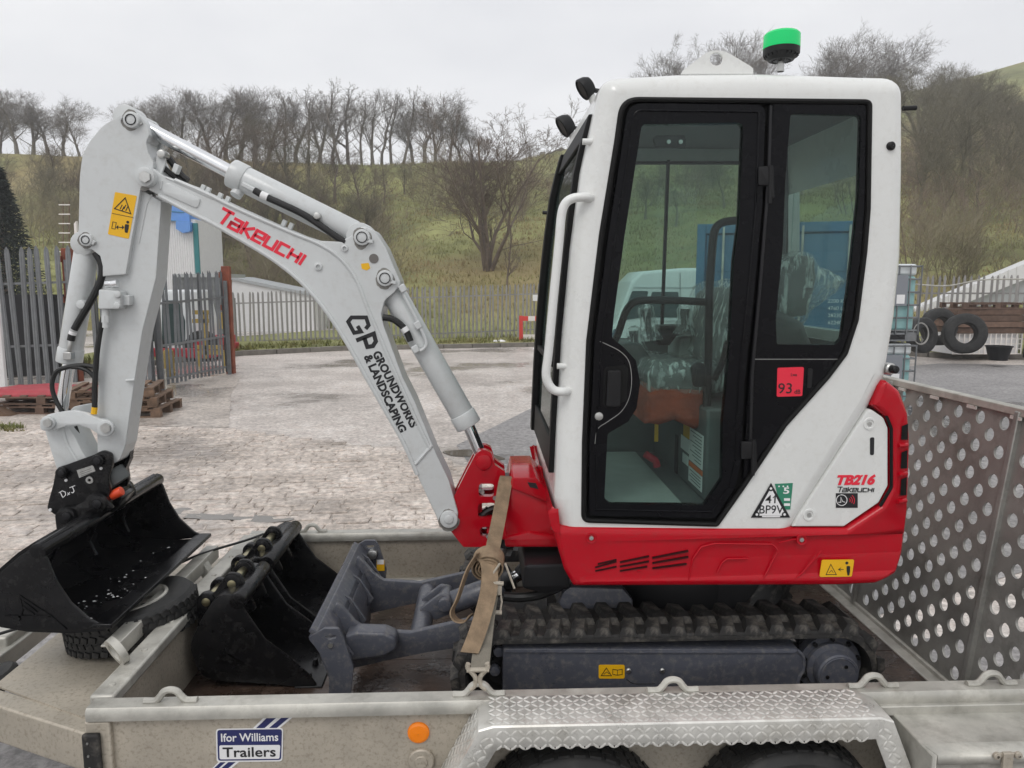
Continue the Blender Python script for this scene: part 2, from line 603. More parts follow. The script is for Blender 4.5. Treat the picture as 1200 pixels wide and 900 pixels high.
mat('blade_grass', (.25, .265, .09), .8, var=.3, vscale=.22, col2=(.34, .255, .13))
mat('verge_grass', (.13, .16, .035), .8, var=.35, vscale=1.5, col2=(.20, .17, .06))
mat('grease', (.26, .25, .23), .35, var=.4, vscale=40)
mat('gland', (.022, .022, .024), .4, .6)

def glass(name, tint, rough=0.0, refl=1.0):
    m = bpy.data.materials.new(name); m.use_nodes = True
    nt = m.node_tree; N = nt.nodes; N.clear()
    out = N.new('ShaderNodeOutputMaterial'); tr = N.new('ShaderNodeBsdfTransparent'); gl = N.new('ShaderNodeBsdfGlossy')
    tr.inputs['Color'].default_value = (*tint, 1); gl.inputs['Roughness'].default_value = rough; gl.inputs['Color'].default_value = (refl, refl, refl, 1)
    lw = N.new('ShaderNodeLayerWeight'); lw.inputs['Blend'].default_value = .5          # Schlick, the same from both faces of the pane
    pw = N.new('ShaderNodeMath'); pw.operation = 'POWER'; pw.inputs[1].default_value = 5.0
    fr = N.new('ShaderNodeMath'); fr.operation = 'MULTIPLY_ADD'; fr.inputs[1].default_value = .96; fr.inputs[2].default_value = .035
    nt.links.new(lw.outputs['Facing'], pw.inputs[0]); nt.links.new(pw.outputs[0], fr.inputs[0])
    mx = N.new('ShaderNodeMixShader')
    nt.links.new(fr.outputs[0], mx.inputs['Fac']); nt.links.new(tr.outputs[0], mx.inputs[1]); nt.links.new(gl.outputs[0], mx.inputs[2])
    nt.links.new(mx.outputs[0], out.inputs['Surface'])
    M[name] = m
glass('cab_glass', (.77, .86, .835), refl=.6)
glass('clear_glass', (.80, .885, .86), refl=.5)

def film(name, col, amount):
    """crumpled clear polythene: partly see-through, partly white and shiny"""
    m = bpy.data.materials.new(name); m.use_nodes = True
    nt = m.node_tree; N = nt.nodes; N.clear()
    out = N.new('ShaderNodeOutputMaterial'); tr = N.new('ShaderNodeBsdfTransparent')
    b = N.new('ShaderNodeBsdfPrincipled'); b.inputs['Base Color'].default_value = (*col, 1); b.inputs['Roughness'].default_value = .12
    tc = N.new('ShaderNodeTexCoord'); mp = N.new('ShaderNodeMapping'); mp.inputs['Scale'].default_value = (55, 55, 7); mp.inputs['Rotation'].default_value = (0, R(28), 0)
    n = N.new('ShaderNodeTexNoise'); n.inputs['Scale'].default_value = 1.0; n.inputs['Detail'].default_value = 5; n.inputs['Distortion'].default_value = .35
    rp = N.new('ShaderNodeMapRange'); rp.inputs['From Min'].default_value = .52; rp.inputs['From Max'].default_value = .66
    rp.inputs['To Min'].default_value = amount * .22; rp.inputs['To Max'].default_value = amount
    bp = N.new('ShaderNodeBump'); bp.inputs['Strength'].default_value = .9; bp.inputs['Distance'].default_value = .02
    mx = N.new('ShaderNodeMixShader')
    L = nt.links
    L.new(tc.outputs['Object'], mp.inputs['Vector']); L.new(mp.outputs[0], n.inputs['Vector']); L.new(n.outputs['Fac'], rp.inputs['Value']); L.new(rp.outputs[0], mx.inputs['Fac'])
    L.new(n.outputs['Fac'], bp.inputs['Height']); L.new(bp.outputs[0], b.inputs['Normal'])
    L.new(tr.outputs[0], mx.inputs[1]); L.new(b.outputs[0], mx.inputs[2]); L.new(mx.outputs[0], out.inputs['Surface'])
    M[name] = m
film('polythene', (.88, .92, .91), .85)

def emissive(name, col, s, base):
    m = mat(name, base, .25)
    b = m.node_tree.nodes['Principled BSDF']
    b.inputs['Emission Color'].default_value = (*col, 1); b.inputs['Emission Strength'].default_value = s
emissive('beacon_green', (.0, .85, .22), .16, (.0, .50, .13))
emissive('reflector_orange', (.9, .25, .0), .10, (.80, .20, .005))  # faint glow put into the colour; the reflector is no lamp

def ground_mat(name, c1, c2, c3, sc, wet=.5, bump=.3, bscale=30, rough=(.12, .62), stretch=1.0):
    """yard surface: mottled, with wet patches that are darker and shinier"""
    m = bpy.data.materials.new(name); m.use_nodes = True
    nt = m.node_tree; N = nt.nodes; L = nt.links; b = N['Principled BSDF']
    tc = N.new('ShaderNodeNewGeometry'); mp = N.new('ShaderNodeMapping'); mp.inputs['Scale'].default_value = (1, stretch, 1)
    L.new(tc.outputs['Position'], mp.inputs['Vector'])
    def noise(s, d=8, r=.65):
        n = N.new('ShaderNodeTexNoise'); n.inputs['Scale'].default_value = s; n.inputs['Detail'].default_value = d; n.inputs['Roughness'].default_value = r
        L.new(mp.outputs[0], n.inputs['Vector']); return n
    n1 = noise(sc); n2 = noise(sc * 9, 6); n3 = noise(bscale, 5, .7); n4 = noise(sc * .38, 5, .55)
    r1 = N.new('ShaderNodeValToRGB'); r1.color_ramp.elements[0].position = .34; r1.color_ramp.elements[1].position = .66
    r1.color_ramp.elements[0].color = (*c1, 1); r1.color_ramp.elements[1].color = (*c2, 1)
    L.new(n1.outputs['Fac'], r1.inputs['Fac'])
    mx = N.new('ShaderNodeMixRGB'); mx.blend_type = 'OVERLAY'; mx.inputs['Fac'].default_value = .55
    L.new(r1.outputs[0], mx.inputs['Color1']); L.new(n2.outputs['Fac'], mx.inputs['Color2'])
    n5 = noise(17.0, 4, .75); sp5 = N.new('ShaderNodeMapRange'); sp5.inputs['From Min'].default_value = .36; sp5.inputs['From Max'].default_value = .62; sp5.inputs['To Min'].default_value = .62; sp5.inputs['To Max'].default_value = 1.28
    L.new(n5.outputs['Fac'], sp5.inputs['Value'])
    mx5 = N.new('ShaderNodeMixRGB'); mx5.blend_type = 'MULTIPLY'; mx5.inputs['Fac'].default_value = 1.0 if name not in ('hill_grass',) else .6
    L.new(mx.outputs[0], mx5.inputs['Color1']); L.new(sp5.outputs[0], mx5.inputs['Color2']); mx = mx5
    w = N.new('ShaderNodeMapRange'); w.inputs['From Min'].default_value = .68 - wet * .3; w.inputs['From Max'].default_value = .76 - wet * .3
    L.new(n4.outputs['Fac'], w.inputs['Value'])
    wm = N.new('ShaderNodeMixRGB'); wm.inputs['Color2'].default_value = (*c3, 1)
    wf = N.new('ShaderNodeMath'); wf.operation = 'MULTIPLY'; wf.inputs[1].default_value = .55
    L.new(w.outputs[0], wf.inputs[0]); L.new(wf.outputs[0], wm.inputs['Fac']); L.new(mx.outputs[0], wm.inputs['Color1']); L.new(wm.outputs[0], b.inputs['Base Color'])
    rr = N.new('ShaderNodeMapRange'); rr.inputs['To Min'].default_value = rough[1]; rr.inputs['To Max'].default_value = rough[0]
    L.new(w.outputs[0], rr.inputs['Value'])
    rr2 = N.new('ShaderNodeMath'); rr2.operation = 'MULTIPLY_ADD'; rr2.inputs[1].default_value = .35; L.new(n2.outputs['Fac'], rr2.inputs[0])
    sb = N.new('ShaderNodeMath'); sb.operation = 'SUBTRACT'; sb.inputs[1].default_value = .17
    L.new(rr.outputs[0], rr2.inputs[2]); L.new(rr2.outputs[0], sb.inputs[0]); sb.use_clamp = True
    L.new(sb.outputs[0], b.inputs['Roughness'])
    bp = N.new('ShaderNodeBump'); bp.inputs['Distance'].default_value = .012
    bs = N.new('ShaderNodeMath'); bs.operation = 'MULTIPLY_ADD'; bs.inputs[1].default_value = -bump * .75; bs.inputs[2].default_value = bump
    L.new(w.outputs[0], bs.inputs[0]); L.new(bs.outputs[0], bp.inputs['Strength'])
    L.new(n3.outputs['Fac'], bp.inputs['Height']); L.new(bp.outputs[0], b.inputs['Normal'])
    M[name] = m
ground_mat('yard', (.41, .365, .33), (.66, .60, .55), (.20, .185, .175), .55, wet=.55, bump=.45, bscale=26, rough=(.06, .44))
ground_mat('slab', (.38, .335, .295), (.57, .51, .455), (.26, .235, .215), .7, wet=.48, bump=.25, bscale=30, rough=(.08, .46))
ground_mat('asphalt', (.23, .22, .215), (.32, .305, .30), (.14, .14, .145), .6, wet=.62, bump=.4, bscale=40)
ground_mat('sett', (.38, .325, .28), (.68, .60, .535), (.24, .21, .185), 1.1, wet=.52, bump=1.0, bscale=20, rough=(.08, .44))
ground_mat('hill_grass', (.13, .135, .05), (.31, .315, .12), (.33, .23, .11), .10, wet=.60, bump=.8, bscale=5, rough=(.85, .9))
M_water = mat('puddle', (.13, .115, .095), .03, spec=.6)
# ================================================================ ground, yard, hill
from mathutils import noise as mnoise
rng = np.random.default_rng(11)
def interp(x, xs, ys): return float(np.interp(x, xs, ys))
def HZ_(x, y):
    """height of the land beyond the yard"""
    yb = interp(x, [-60, -20, -15, -8, -4, 4, 10, 14, 60], [28, 30, 36, 36, 30, 29, 26, 23, 22])
    xa = x * 70.0 / max(y, 20.0)
    yr = interp(xa, [-60, 0, 6, 22, 80], [72, 70, 78, 118, 128])
    zr = interp(x * 70.0 / max(y, 20.0), [-60, -45, -10, 3, 12, 27, 40, 51, 62, 80], [13.4, 13.4, 12.6, 13.0, 14.8, 17.6, 18.8, 22.0, 24.5, 26.0]) * (yr / 70.0)
    s = (y - yb) / (yr - yb)
    if s <= 0: return .16 - .6 * min(1.0, (yb - y) / 1.5)
    if s < 1:
        p = s ** 1.08
        p = p * (1 - .10 * math.sin(math.pi * s))
    else:
        p = 1.0 + .02 * min(1, (s - 1))
    n = mnoise.noise(Vector((x * .11, y * .11, 0))) * .55 + mnoise.noise(Vector((x * .4, y * .4, 3))) * .16
    return .16 + zr * p + n * min(1, s * 3) * (1 if s < .9 else .4)

g = MB(); g.add([(-170, -90, 0), (185, -90, 0), (185, 150, 0), (-170, 150, 0)], [(0, 1, 2, 3)])
ground = g.build('ground', 'yard'); set_props(ground, kind='structure')
# hillside
xs = np.concatenate([np.linspace(-165, -70, 12), np.linspace(-66, 80, 110), np.linspace(86, 180, 12)]); ys = np.concatenate([np.linspace(21, 96, 84), np.linspace(100, 148, 8)])
V = [(x, y, HZ_(x, y)) for y in ys for x in xs]; nx = len(xs)
Fq = [(j * nx + i, j * nx + i + 1, (j + 1) * nx + i + 1, (j + 1) * nx + i) for j in range(len(ys) - 1) for i in range(nx - 1)]
hill = np_mesh('hillside', V, Fq, 'hill_grass', smooth=True); set_props(hill, kind='structure')
def sheet(name, pts, z, matn):
    m = MB(); m.add([(p[0], p[1], z) for p in pts], [tuple(range(len(pts)))]); o = m.build(name, matn); return set_props(o, kind='structure')
# the wet asphalt lane and concrete slab
sheet('asphalt_road', [on_z(*p) for p in ((1100, 426), (1300, 430), (1300, 640), (900, 760), (640, 610), (560, 560), (535, 522), (640, 470))], .004, 'asphalt')
sheet('asphalt_apron', [(-9, -6), (8, -6), (8, 3.9), (-1.5, 3.9), (-3.4, 4.6), (-9, 4.6)], .005, 'asphalt')
slab_pts = [on_z(*p) for p in ((-60, 497), (268, 501), (271, 462), (283, 441), (-60, 447))]
sheet('concrete_slab', slab_pts, .006, 'slab')
# worn setts: bedding sheet, the larger stones one by one, the rest as a mass
sett_top = [on_z(*p) for p in ((-80, 492), (120, 500), (268, 503), (330, 512), (470, 528), (540, 545), (600, 566), (660, 580), (760, 600))]
bed_poly = [(p.x, p.y) for p in sett_top] + [(2.2, 4.1), (-1.2, 3.9), (-3.2, 4.5), (-8.6, 5.2)]
setts = sheet('sett_paving', bed_poly, .003, 'slab')
def in_poly(x, y, P):
    c = False; j = len(P) - 1
    for i in range(len(P)):
        if (P[i][1] > y) != (P[j][1] > y) and x < (P[j][0] - P[i][0]) * (y - P[i][1]) / (P[j][1] - P[i][1]) + P[i][0]: c = not c
        j = i
    return c
def sett_verts(L, W, rnd):
    b = .012
    o = [(-L / 2, -W / 2), (L / 2, -W / 2), (L / 2, W / 2), (-L / 2, W / 2)]
    o = [(x + rnd.uniform(-.016, .016), y + rnd.uniform(-.013, .013)) for x, y in o]
    i_ = [(x * (1 - 2 * b / L), y * (1 - 2 * b / W)) for x, y in o]
    zt = [rnd.uniform(.012, .020) for _ in range(4)]
    vs_ = [(x, y, -.004) for x, y in o] + [(x, y, z - .007) for (x, y), z in zip(o, zt)] + [(x, y, z) for (x, y), z in zip(i_, zt)] + [(0, 0, sum(zt) / 4 + .004)]
    fs = []
    for k in range(4):
        k2 = (k + 1) % 4; fs += [(k, k2, 4 + k2, 4 + k), (4 + k, 4 + k2, 8 + k2, 8 + k)]
        fs += [(8 + k, 8 + k2, 12)]
    return vs_, fs
rr_ = random.Random(5)
ang = R(6); ca, sa = math.cos(ang), math.sin(ang)
spots = []
y = -1.0; row = 0
while y < 12:
    x = -12 + rr_.uniform(0, .2); w = rr_.uniform(.12, .165)
    while x < 4:
        L_ = rr_.uniform(.15, .34)
        X = (x + L_ / 2) * ca - y * sa; Yy = (x + L_ / 2) * sa + y * ca + 3.0
        Yy += .05 * math.sin(X * .9) + rr_.gauss(0, .008)
        if in_poly(X, Yy, bed_poly): spots.append((X, Yy, L_ - .008, w - .006))
        x += L_
    y += w; row += 1
def seen(sx, sy):
    v = Vector((sx, sy, 0)) - Vector((0, 0, CAM_Z)); dd = v.dot(_f); px, py = 600 + FPX * v.dot(_r) / dd, 450 - FPX * v.dot(_u) / dd
    return (-20 < px < 640 and py < 640 and (px > 330 or py < 612)) or (px < 250 and py < 660)
spots.sort(key=lambda s_: (not seen(s_[0], s_[1]), s_[1]))
protos = []
for k in range(8):
    vs_, fs = sett_verts(.205, .115, random.Random(k))
    m = MB(); m.add(vs_, fs); protos.append(m.mesh('sett', 'sett', angle=15, fix=False))
rest = MB()
for k, (X, Yy, L_, w_) in enumerate(spots):
    if k < 300:
        o = bpy.data.objects.new('sett', protos[k % 8]); COL.objects.link(o)
        o.location = (X, Yy, rr_.uniform(-.003, .004)); o.rotation_euler = (0, 0, ang + rr_.uniform(-.05, .05)); o.scale = (L_ / .205, w_ / .115, 1); attach(o, setts)
    else:
        vs_, fs = sett_verts(L_, w_, rr_); dz = rr_.uniform(-.003, .004); a = ang + rr_.uniform(-.05, .05)
        rest.add([(X + x * math.cos(a) - yy * math.sin(a), Yy + x * math.sin(a) + yy * math.cos(a), z + dz) for x, yy, z in vs_], fs)
ro = rest.build('setts', 'sett', setts, angle=15, fix=False); ro['kind'] = 'stuff'
def resample2(p, step):
    out = []
    for i in range(len(p)):
        a = Vector(p[i]); b = Vector(p[(i + 1) % len(p)]); n = max(1, int((b - a).length / step))
        for k in range(n): q = a + (b - a) * k / n; out.append((q.x, q.y))
    return out
def puddle(pts, z):
    P = resample2(fil([tuple(on_z(*p).to_2d()) for p in pts], .25, 5), .06); P = [(x + .10 * mnoise.noise(Vector((x * 3.1, y * 3.1, 0))), y + .10 * mnoise.noise(Vector((x * 3.1, y * 3.1, 7)))) for x, y in P]; m = MB(); m.add([(x, y, z) for x, y in P], [tuple(range(len(P)))]); o = m.build('puddle', 'puddle'); set_props(o, kind='structure')
puddle([(160, 606), (205, 597), (262, 604), (325, 606), (350, 611), (300, 615), (230, 609), (180, 611)], .0175)
puddle([(520, 529), (545, 526), (572, 531), (590, 538), (570, 541), (548, 536), (530, 535)], .0075)
# kerb and verge along the far fence
kl = [on_z(-40, 447), on_z(180, 428), on_z(282, 417), on_z(400, 411), on_z(520, 408.5), on_z(650, 406), on_z(800, 407), on_z(1000, 412), on_z(1090, 419), on_z(1300, 424)]
kerb = MB(); kl2 = []
vs_ = []; fs = []
for i, p in enumerate(kl): vs_ += [(p.x, p.y + .135, .0), (p.x, p.y + .135, .135), (p.x + (.0), p.y + 9, .15), (p.x, p.y + 9, 0)]
for i in range(len(kl) - 1):
    for k in range(3): fs.append((i * 4 + k, (i + 1) * 4 + k, (i + 1) * 4 + k + 1, i * 4 + k + 1))
kerb.add(vs_, fs); verge = kerb.build('verge', 'hill_grass'); set_props(verge, kind='structure')
ke = empty('kerb', (0, 23, 0), kind='structure')
for a, b in zip(kl, kl[1:]):
    n = max(1, round((b - a).length / .9))
    for k in range(n):
        p0 = a + (b - a) * (k / n); p1 = a + (b - a) * ((k + .985) / n); m = MB(); m.bar(p0 + Vector((0, .065, .065 + rr_.uniform(-.008, .008))), p1 + Vector((0, .065, .065)), .13, .15); m.build('kerb_stone', 'kerb_stone', ke, bevel=.015)
# rough grass on verge and hill
def tufts(name, pts, hmin, hmax, matn, blades=5, spread=.12):
    n = len(pts); P = np.repeat(np.asarray(pts), blades, axis=0); m_ = len(P)
    a = rng.uniform(0, 2 * np.pi, m_); h = rng.uniform(hmin, hmax, m_); w = h * .10 + .008; ln = rng.uniform(.15, .8, m_) * h
    base = P + np.stack([rng.normal(0, spread, m_), rng.normal(0, spread, m_), np.full(m_, -.03)], 1)
    side = np.stack([-np.sin(a), np.cos(a), np.zeros(m_)], 1) * w[:, None]; tip = base + np.stack([np.cos(a) * ln, np.sin(a) * ln, h], 1)
    V = np.stack([base - side, base + side, tip], 1).reshape(-1, 3); F_ = np.arange(m_ * 3).reshape(-1, 3)
    o = np_mesh(name, V, F_, matn); return set_props(o, kind='stuff')
vp = []
for a, b in zip(kl, kl[1:]):
    n = int((b - a).length * 42)
    for k in range(n):
        p = a + (b - a) * rng.uniform(); d_ = abs(rng.normal(0, 1.2)); vp.append((p.x, p.y + .2 + d_, .14))
tufts('verge_grass', vp, .06, .20, 'verge_grass', 6, .08)
hp_ = []
for _ in range(52000):
    x = rng.uniform(-30, 50); y = 25 + 55 * rng.uniform() ** 1.1
    if mnoise.noise(Vector((x * .2, y * .2, 9))) > -.35: hp_.append((x, y, HZ_(x, y)))
tufts('hill_grass', hp_, .07, .24, 'blade_grass', 5, .25)
# ================================================================ bare winter trees
def grow_tree(seed, h=8.0, kind='broad'):
    rd = random.Random(seed); segs = []
    cfg = {'broad': dict(n=[10, 8, 7, 4], ang=(20, 48), lr=(.52, .74), trunk=.66, start=.22, r=.026, up=.22),
           'slender': dict(n=[20, 7, 5, 3], ang=(18, 40), lr=(.26, .40), trunk=.96, start=.28, r=.015, up=.30),
           'slope': dict(n=[10, 8, 6, 4], ang=(20, 52), lr=(.46, .70), trunk=.70, start=.16, r=.020, up=.20),
           'multi': dict(n=[8, 8, 6, 4], ang=(20, 44), lr=(.40, .62), trunk=.9, start=.22, r=.016, up=.16)}[kind]
    def br(p, d, L, r, lev):
        ns = (6, 5, 4, 3, 2)[lev]
        kids = cfg['n'][lev] if lev < 4 else 0
        ts = sorted(rd.uniform(cfg['start'] if lev == 0 else .16, 1.0) for _ in range(kids))
        ki = 0; q = p; dd = d; r0 = r
        for s_ in range(ns):
            wob = (.10, .16, .22, .26, .30)[lev]
            dd = (dd + Vector((rd.gauss(0, wob), rd.gauss(0, wob), rd.gauss(0, wob) + cfg['up'] * (.5 if lev else .3)))).normalized()
            r1 = r0 * (.84 if lev == 0 else .76)
            nq = q + dd * (L / ns)
            segs.append((q, nq, r0, r1, lev))
            while ki < kids and ts[ki] <= (s_ + 1) / ns:
                t = ts[ki]; ki += 1
                a = R(rd.uniform(*cfg['ang'])); az = rd.uniform(0, 2 * math.pi)
                o1 = dd.orthogonal().normalized(); o2 = dd.cross(o1)
                nd = (dd * math.cos(a) + (o1 * math.cos(az) + o2 * math.sin(az)) * math.sin(a)).normalized()
                f_ = t * ns - s_
                cl = L * rd.uniform(*cfg['lr']) * ((1.12 - .55 * t) if lev == 0 and kind == 'slender' else (1.0 - .25 * t))
                br(q + (nq - q) * max(0, min(1, f_)), nd, cl, max(r1 * rd.uniform(.46, .66), .0065), lev + 1)
            q = nq; r0 = max(r1, .005)
    if kind == 'multi':
        for k in range(9):
            a = 2 * math.pi * k / 9 + rd.uniform(-.3, .3); lean = rd.uniform(.04, .32)
            br(Vector((math.cos(a) * .1, math.sin(a) * .1, -.2)), Vector((math.cos(a) * lean, math.sin(a) * lean, 1)).normalized(), h * rd.uniform(.62, .98), h * .0125, 0 if k < 5 else 1)
    else:
        br(Vector((0, 0, -.3)), Vector((rd.gauss(0, .04), rd.gauss(0, .04), 1)).normalized(), h * cfg['trunk'], h * cfg['r'], 0)
    return segs
def seg_arrays(segs, sides):
    P0 = np.array([s_[0][:] for s_ in segs]); P1 = np.array([s_[1][:] for s_ in segs]); R0 = np.array([s_[2] for s_ in segs]); R1 = np.array([s_[3] for s_ in segs])
    d = P1 - P0; d /= np.linalg.norm(d, axis=1, keepdims=True) + 1e-9
    ref = np.where(np.abs(d[:, 2:3]) < .9, np.array([[0, 0, 1.]]), np.array([[1., 0, 0]]))
    u = np.cross(d, ref); u /= np.linalg.norm(u, axis=1, keepdims=True); v = np.cross(d, u)
    n = len(segs); V = np.empty((n, 2 * sides, 3))
    for k in range(sides):
        c, s_ = math.cos(2 * math.pi * k / sides), math.sin(2 * math.pi * k / sides)
        V[:, k] = P0 + (u * c + v * s_) * R0[:, None]; V[:, sides + k] = P1 + (u * c + v * s_) * R1[:, None]
    F_ = []
    for k in range(sides): F_.append([k, (k + 1) % sides, sides + (k + 1) % sides, sides + k])
    F_ = (np.array(F_)[None] + (np.arange(n) * 2 * sides)[:, None, None]).reshape(-1, 4)
    return V.reshape(-1, 3), F_
def tree_meshes(seed, kind, h=8.0):
    s_ = grow_tree(seed, h, kind)
    a = [x for x in s_ if x[4] < 1]; b = [x for x in s_ if x[4] == 1 or x[4] == 2]; c = [x for x in s_ if x[4] > 2]
    top = max(x[1].z for x in s_)
    V1, F1 = seg_arrays(a, 7)
    V2, F2 = seg_arrays(b, 4); V3, F3 = seg_arrays(c, 3)
    return (V1, F1), (np.concatenate([V2, V3]), np.concatenate([F2, F3 + len(V2)])), top
PROTO = {}
def proto(kind, k, bark):
    key = (kind, k, bark)
    if key not in PROTO:
        (V1, F1), (V2, F2), top = tree_meshes(100 + k * 7 + len(kind), kind)
        t = np_mesh('trunk', V1, F1, bark, smooth=True); c = np_mesh('crown', V2, F2, bark)
        PROTO[key] = (t.data, c.data, top)
        bpy.data.objects.remove(t, do_unlink=True); bpy.data.objects.remove(c, do_unlink=True)
    return PROTO[key]
tr_rnd = random.Random(21)
def tree(px, top_y, Y, kind, k, bark, label, group, base_y=None, widen=1.0):
    X = at(px, 333, Y).x
    z = HZ_(X, Y)
    ztop = at(px, top_y, Y).z
    td_, cd_, top = proto(kind, k, bark)
    sc = max(.4, (ztop - z) / top)
    root = empty('bare_tree', (X, Y, z), label, 'tree', group)
    root.rotation_euler = (0, 0, tr_rnd.uniform(0, 6.28)); root.scale = (sc * widen, sc * widen, sc)
    for nm, d_ in (('trunk', td_), ('crown', cd_)):
        o = bpy.data.objects.new(nm, d_); COL.objects.link(o); o.parent = root
    return root
ORD = ['first', 'second', 'third', 'fourth', 'fifth', 'sixth', 'seventh', 'eighth', 'ninth', 'tenth', 'eleventh', 'twelfth', 'thirteenth', 'fourteenth', 'fifteenth', 'sixteenth', 'seventeenth', 'eighteenth', 'nineteenth', 'twentieth'] + ['twenty-' + w_ for w_ in ('first', 'second', 'third', 'fourth', 'fifth', 'sixth', 'seventh', 'eighth', 'ninth')] + ['thirtieth', 'thirty-first', 'thirty-second', 'thirty-third', 'thirty-fourth', 'thirty-fifth', 'thirty-sixth', 'thirty-seventh']
for i, (px, ty, Y, w) in enumerate(((-6, 108, 74, 1.5), (12, 112, 76, 1.4), (34, 106, 73, 1.5), (52, 104, 75, 1.5), (70, 108, 74, 1.5), (88, 116, 76, 1.4), (104, 126, 73, 1.4))):
    tree(px, ty, Y, 'broad', i % 3, 'bark', f'bare spreading tree on the hilltop above the conifer, {ORD[i]} from the left', 'hilltop clump above the conifer', widen=w)
for i, (px, ty, Y, kd, w) in enumerate(((176, 124, 74, 'broad', 1.4), (190, 114, 72, 'broad', 1.5), (206, 108, 76, 'broad', 1.5), (222, 106, 74, 'broad', 1.4), (240, 112, 72, 'slope', 1.4), (256, 108, 76, 'broad', 1.5), (272, 102, 73, 'broad', 1.5), (288, 98, 76, 'broad', 1.5), (304, 97, 72, 'broad', 1.5), (320, 104, 75, 'broad', 1.4), (338, 110, 72, 'slender', 1.6), (352, 106, 76, 'broad', 1.4), (364, 104, 72, 'slender', 1.6))):
    tree(px, ty - 7 + (i * 5 % 9), Y, kd, i % 3, 'bark', f'bare grey tree behind the arm ram on the skyline, {ORD[i]} from the left', 'skyline trees above the boom', widen=w)
for i, (px, ty, Y, kd, w) in enumerate(((376, 98, 73, 'slender', 1.8), (384, 104, 77, 'slender', 1.8), (394, 108, 75, 'broad', 1.2), (404, 104, 72, 'slender', 1.8), (414, 98, 76, 'slender', 1.9), (428, 112, 74, 'slender', 1.8), (440, 108, 72, 'broad', 1.2), (450, 108, 77, 'slender', 1.8), (462, 112, 74, 'slender', 1.9), (474, 110, 72, 'slender', 1.8), (488, 112, 76, 'broad', 1.3), (500, 108, 72, 'broad', 1.3), (512, 112, 75, 'broad', 1.3), (528, 118, 72, 'broad', 1.3), (540, 126, 75, 'broad', 1.3), (554, 138, 73, 'broad', 1.3))):
    tree(px, ty - 7 + (i * 5 % 9), Y, kd, i % 3, 'bark', f'tall thin bare tree in the ridge row beyond the boom elbow, {ORD[i]} from the left', 'thin ridge row', widen=w)
tree(572, 100, 40, 'multi', 0, 'bark_brown', 'large lone many-stemmed bare tree on the grassy slope', None, widen=1.5)
tree(592, 250, 34, 'slender', 1, 'bark_brown', 'small thin sapling on the slope below the large lone tree', None, widen=1.2)
tree(621, 164, 88, 'broad', 1, 'bark', 'small bare tree beside the house on the hilltop', None, widen=1.1)
for i, (px, ty, Y, kd) in enumerate(sorted(((768, 54, 86, 'broad'), (812, 38, 88, 'slope'), (850, 32, 86, 'broad'), (885, 38, 88, 'slope'), (945, 42, 88, 'broad'), (975, 38, 92, 'slope'), (1010, 40, 90, 'broad'), (1042, 52, 88, 'broad'), (1068, 66, 92, 'slope'), (1096, 74, 96, 'broad'), (790, 44, 84, 'slope'), (832, 38, 85, 'broad'), (868, 40, 88, 'slope'), (958, 42, 85, 'broad'), (992, 40, 86, 'slope'), (1026, 46, 88, 'slope')))):
    tree(px, ty, Y, kd, i % 3, 'bark', f'bare tree on the skyline behind the cab roof, {ORD[i]} from the left', 'skyline trees over the cab', widen=1.2)
for i, (px, ty, Y, kd) in enumerate(sorted(((1072, 78, 56, 'broad'), (1090, 96, 50, 'broad'), (1110, 76, 66, 'broad'), (1128, 88, 54, 'broad'), (1143, 80, 68, 'slope'), (1158, 104, 50, 'broad'), (1176, 90, 64, 'broad'), (1190, 102, 56, 'broad'), (1206, 96, 60, 'broad'), (1226, 100, 52, 'slope'), (1064, 70, 72, 'broad'), (1082, 82, 74, 'slope'), (1120, 88, 76, 'slope'), (1152, 98, 72, 'broad'), (1100, 150, 42, 'slope'), (1140, 160, 42, 'slope'), (1076, 72, 84, 'broad'), (1094, 76, 88, 'broad'), (1112, 80, 86, 'broad'), (1130, 84, 90, 'broad'), (1146, 90, 86, 'broad'), (1166, 100, 82, 'broad'), (1184, 112, 76, 'broad'), (1070, 130, 46, 'broad'), (1120, 125, 48, 'broad'), (1170, 140, 45, 'broad'), (1200, 150, 42, 'slope')))):
    tree(px, ty, Y, kd, i % 3, 'bark_olive', f'mossy bare tree on the slope right of the cab, {ORD[i]} from the left', 'slope trees beside the cab', widen=1.2)
for i, (px, ty, Y, kd) in enumerate(sorted(((135, 165, 58, 'slope'), (165, 175, 52, 'broad'), (200, 140, 60, 'broad'), (228, 138, 62, 'slope'), (256, 136, 60, 'broad'), (284, 134, 63, 'broad'), (312, 136, 60, 'broad'), (340, 140, 62, 'broad'), (368, 146, 60, 'slope'), (396, 158, 60, 'broad'), (424, 172, 58, 'slope'), (452, 185, 60, 'slope'), (476, 190, 62, 'slope'), (215, 175, 52, 'broad'), (244, 170, 50, 'slope'), (276, 168, 52, 'broad'), (308, 170, 50, 'broad'), (338, 178, 52, 'broad'), (372, 188, 50, 'slope'), (404, 205, 48, 'slope'), (262, 205, 45, 'slope'), (295, 215, 44, 'broad'), (60, 195, 54, 'slope'), (110, 190, 52, 'slope'), (85, 205, 50, 'broad'), (20, 190, 56, 'broad'), (75, 180, 60, 'broad'), (125, 180, 56, 'broad'), (150, 185, 50, 'broad'), (320, 195, 46, 'broad'), (350, 200, 45, 'broad'), (385, 215, 44, 'slope'), (430, 215, 48, 'broad'), (250, 190, 48, 'broad')))):
    tree(px, ty, Y, kd, i % 3, 'bark_olive' if i % 2 else 'bark_brown', f'low bare tree in the thicket behind the boom, {ORD[i]} from the left', 'thicket trees behind the boom', widen=1.35)
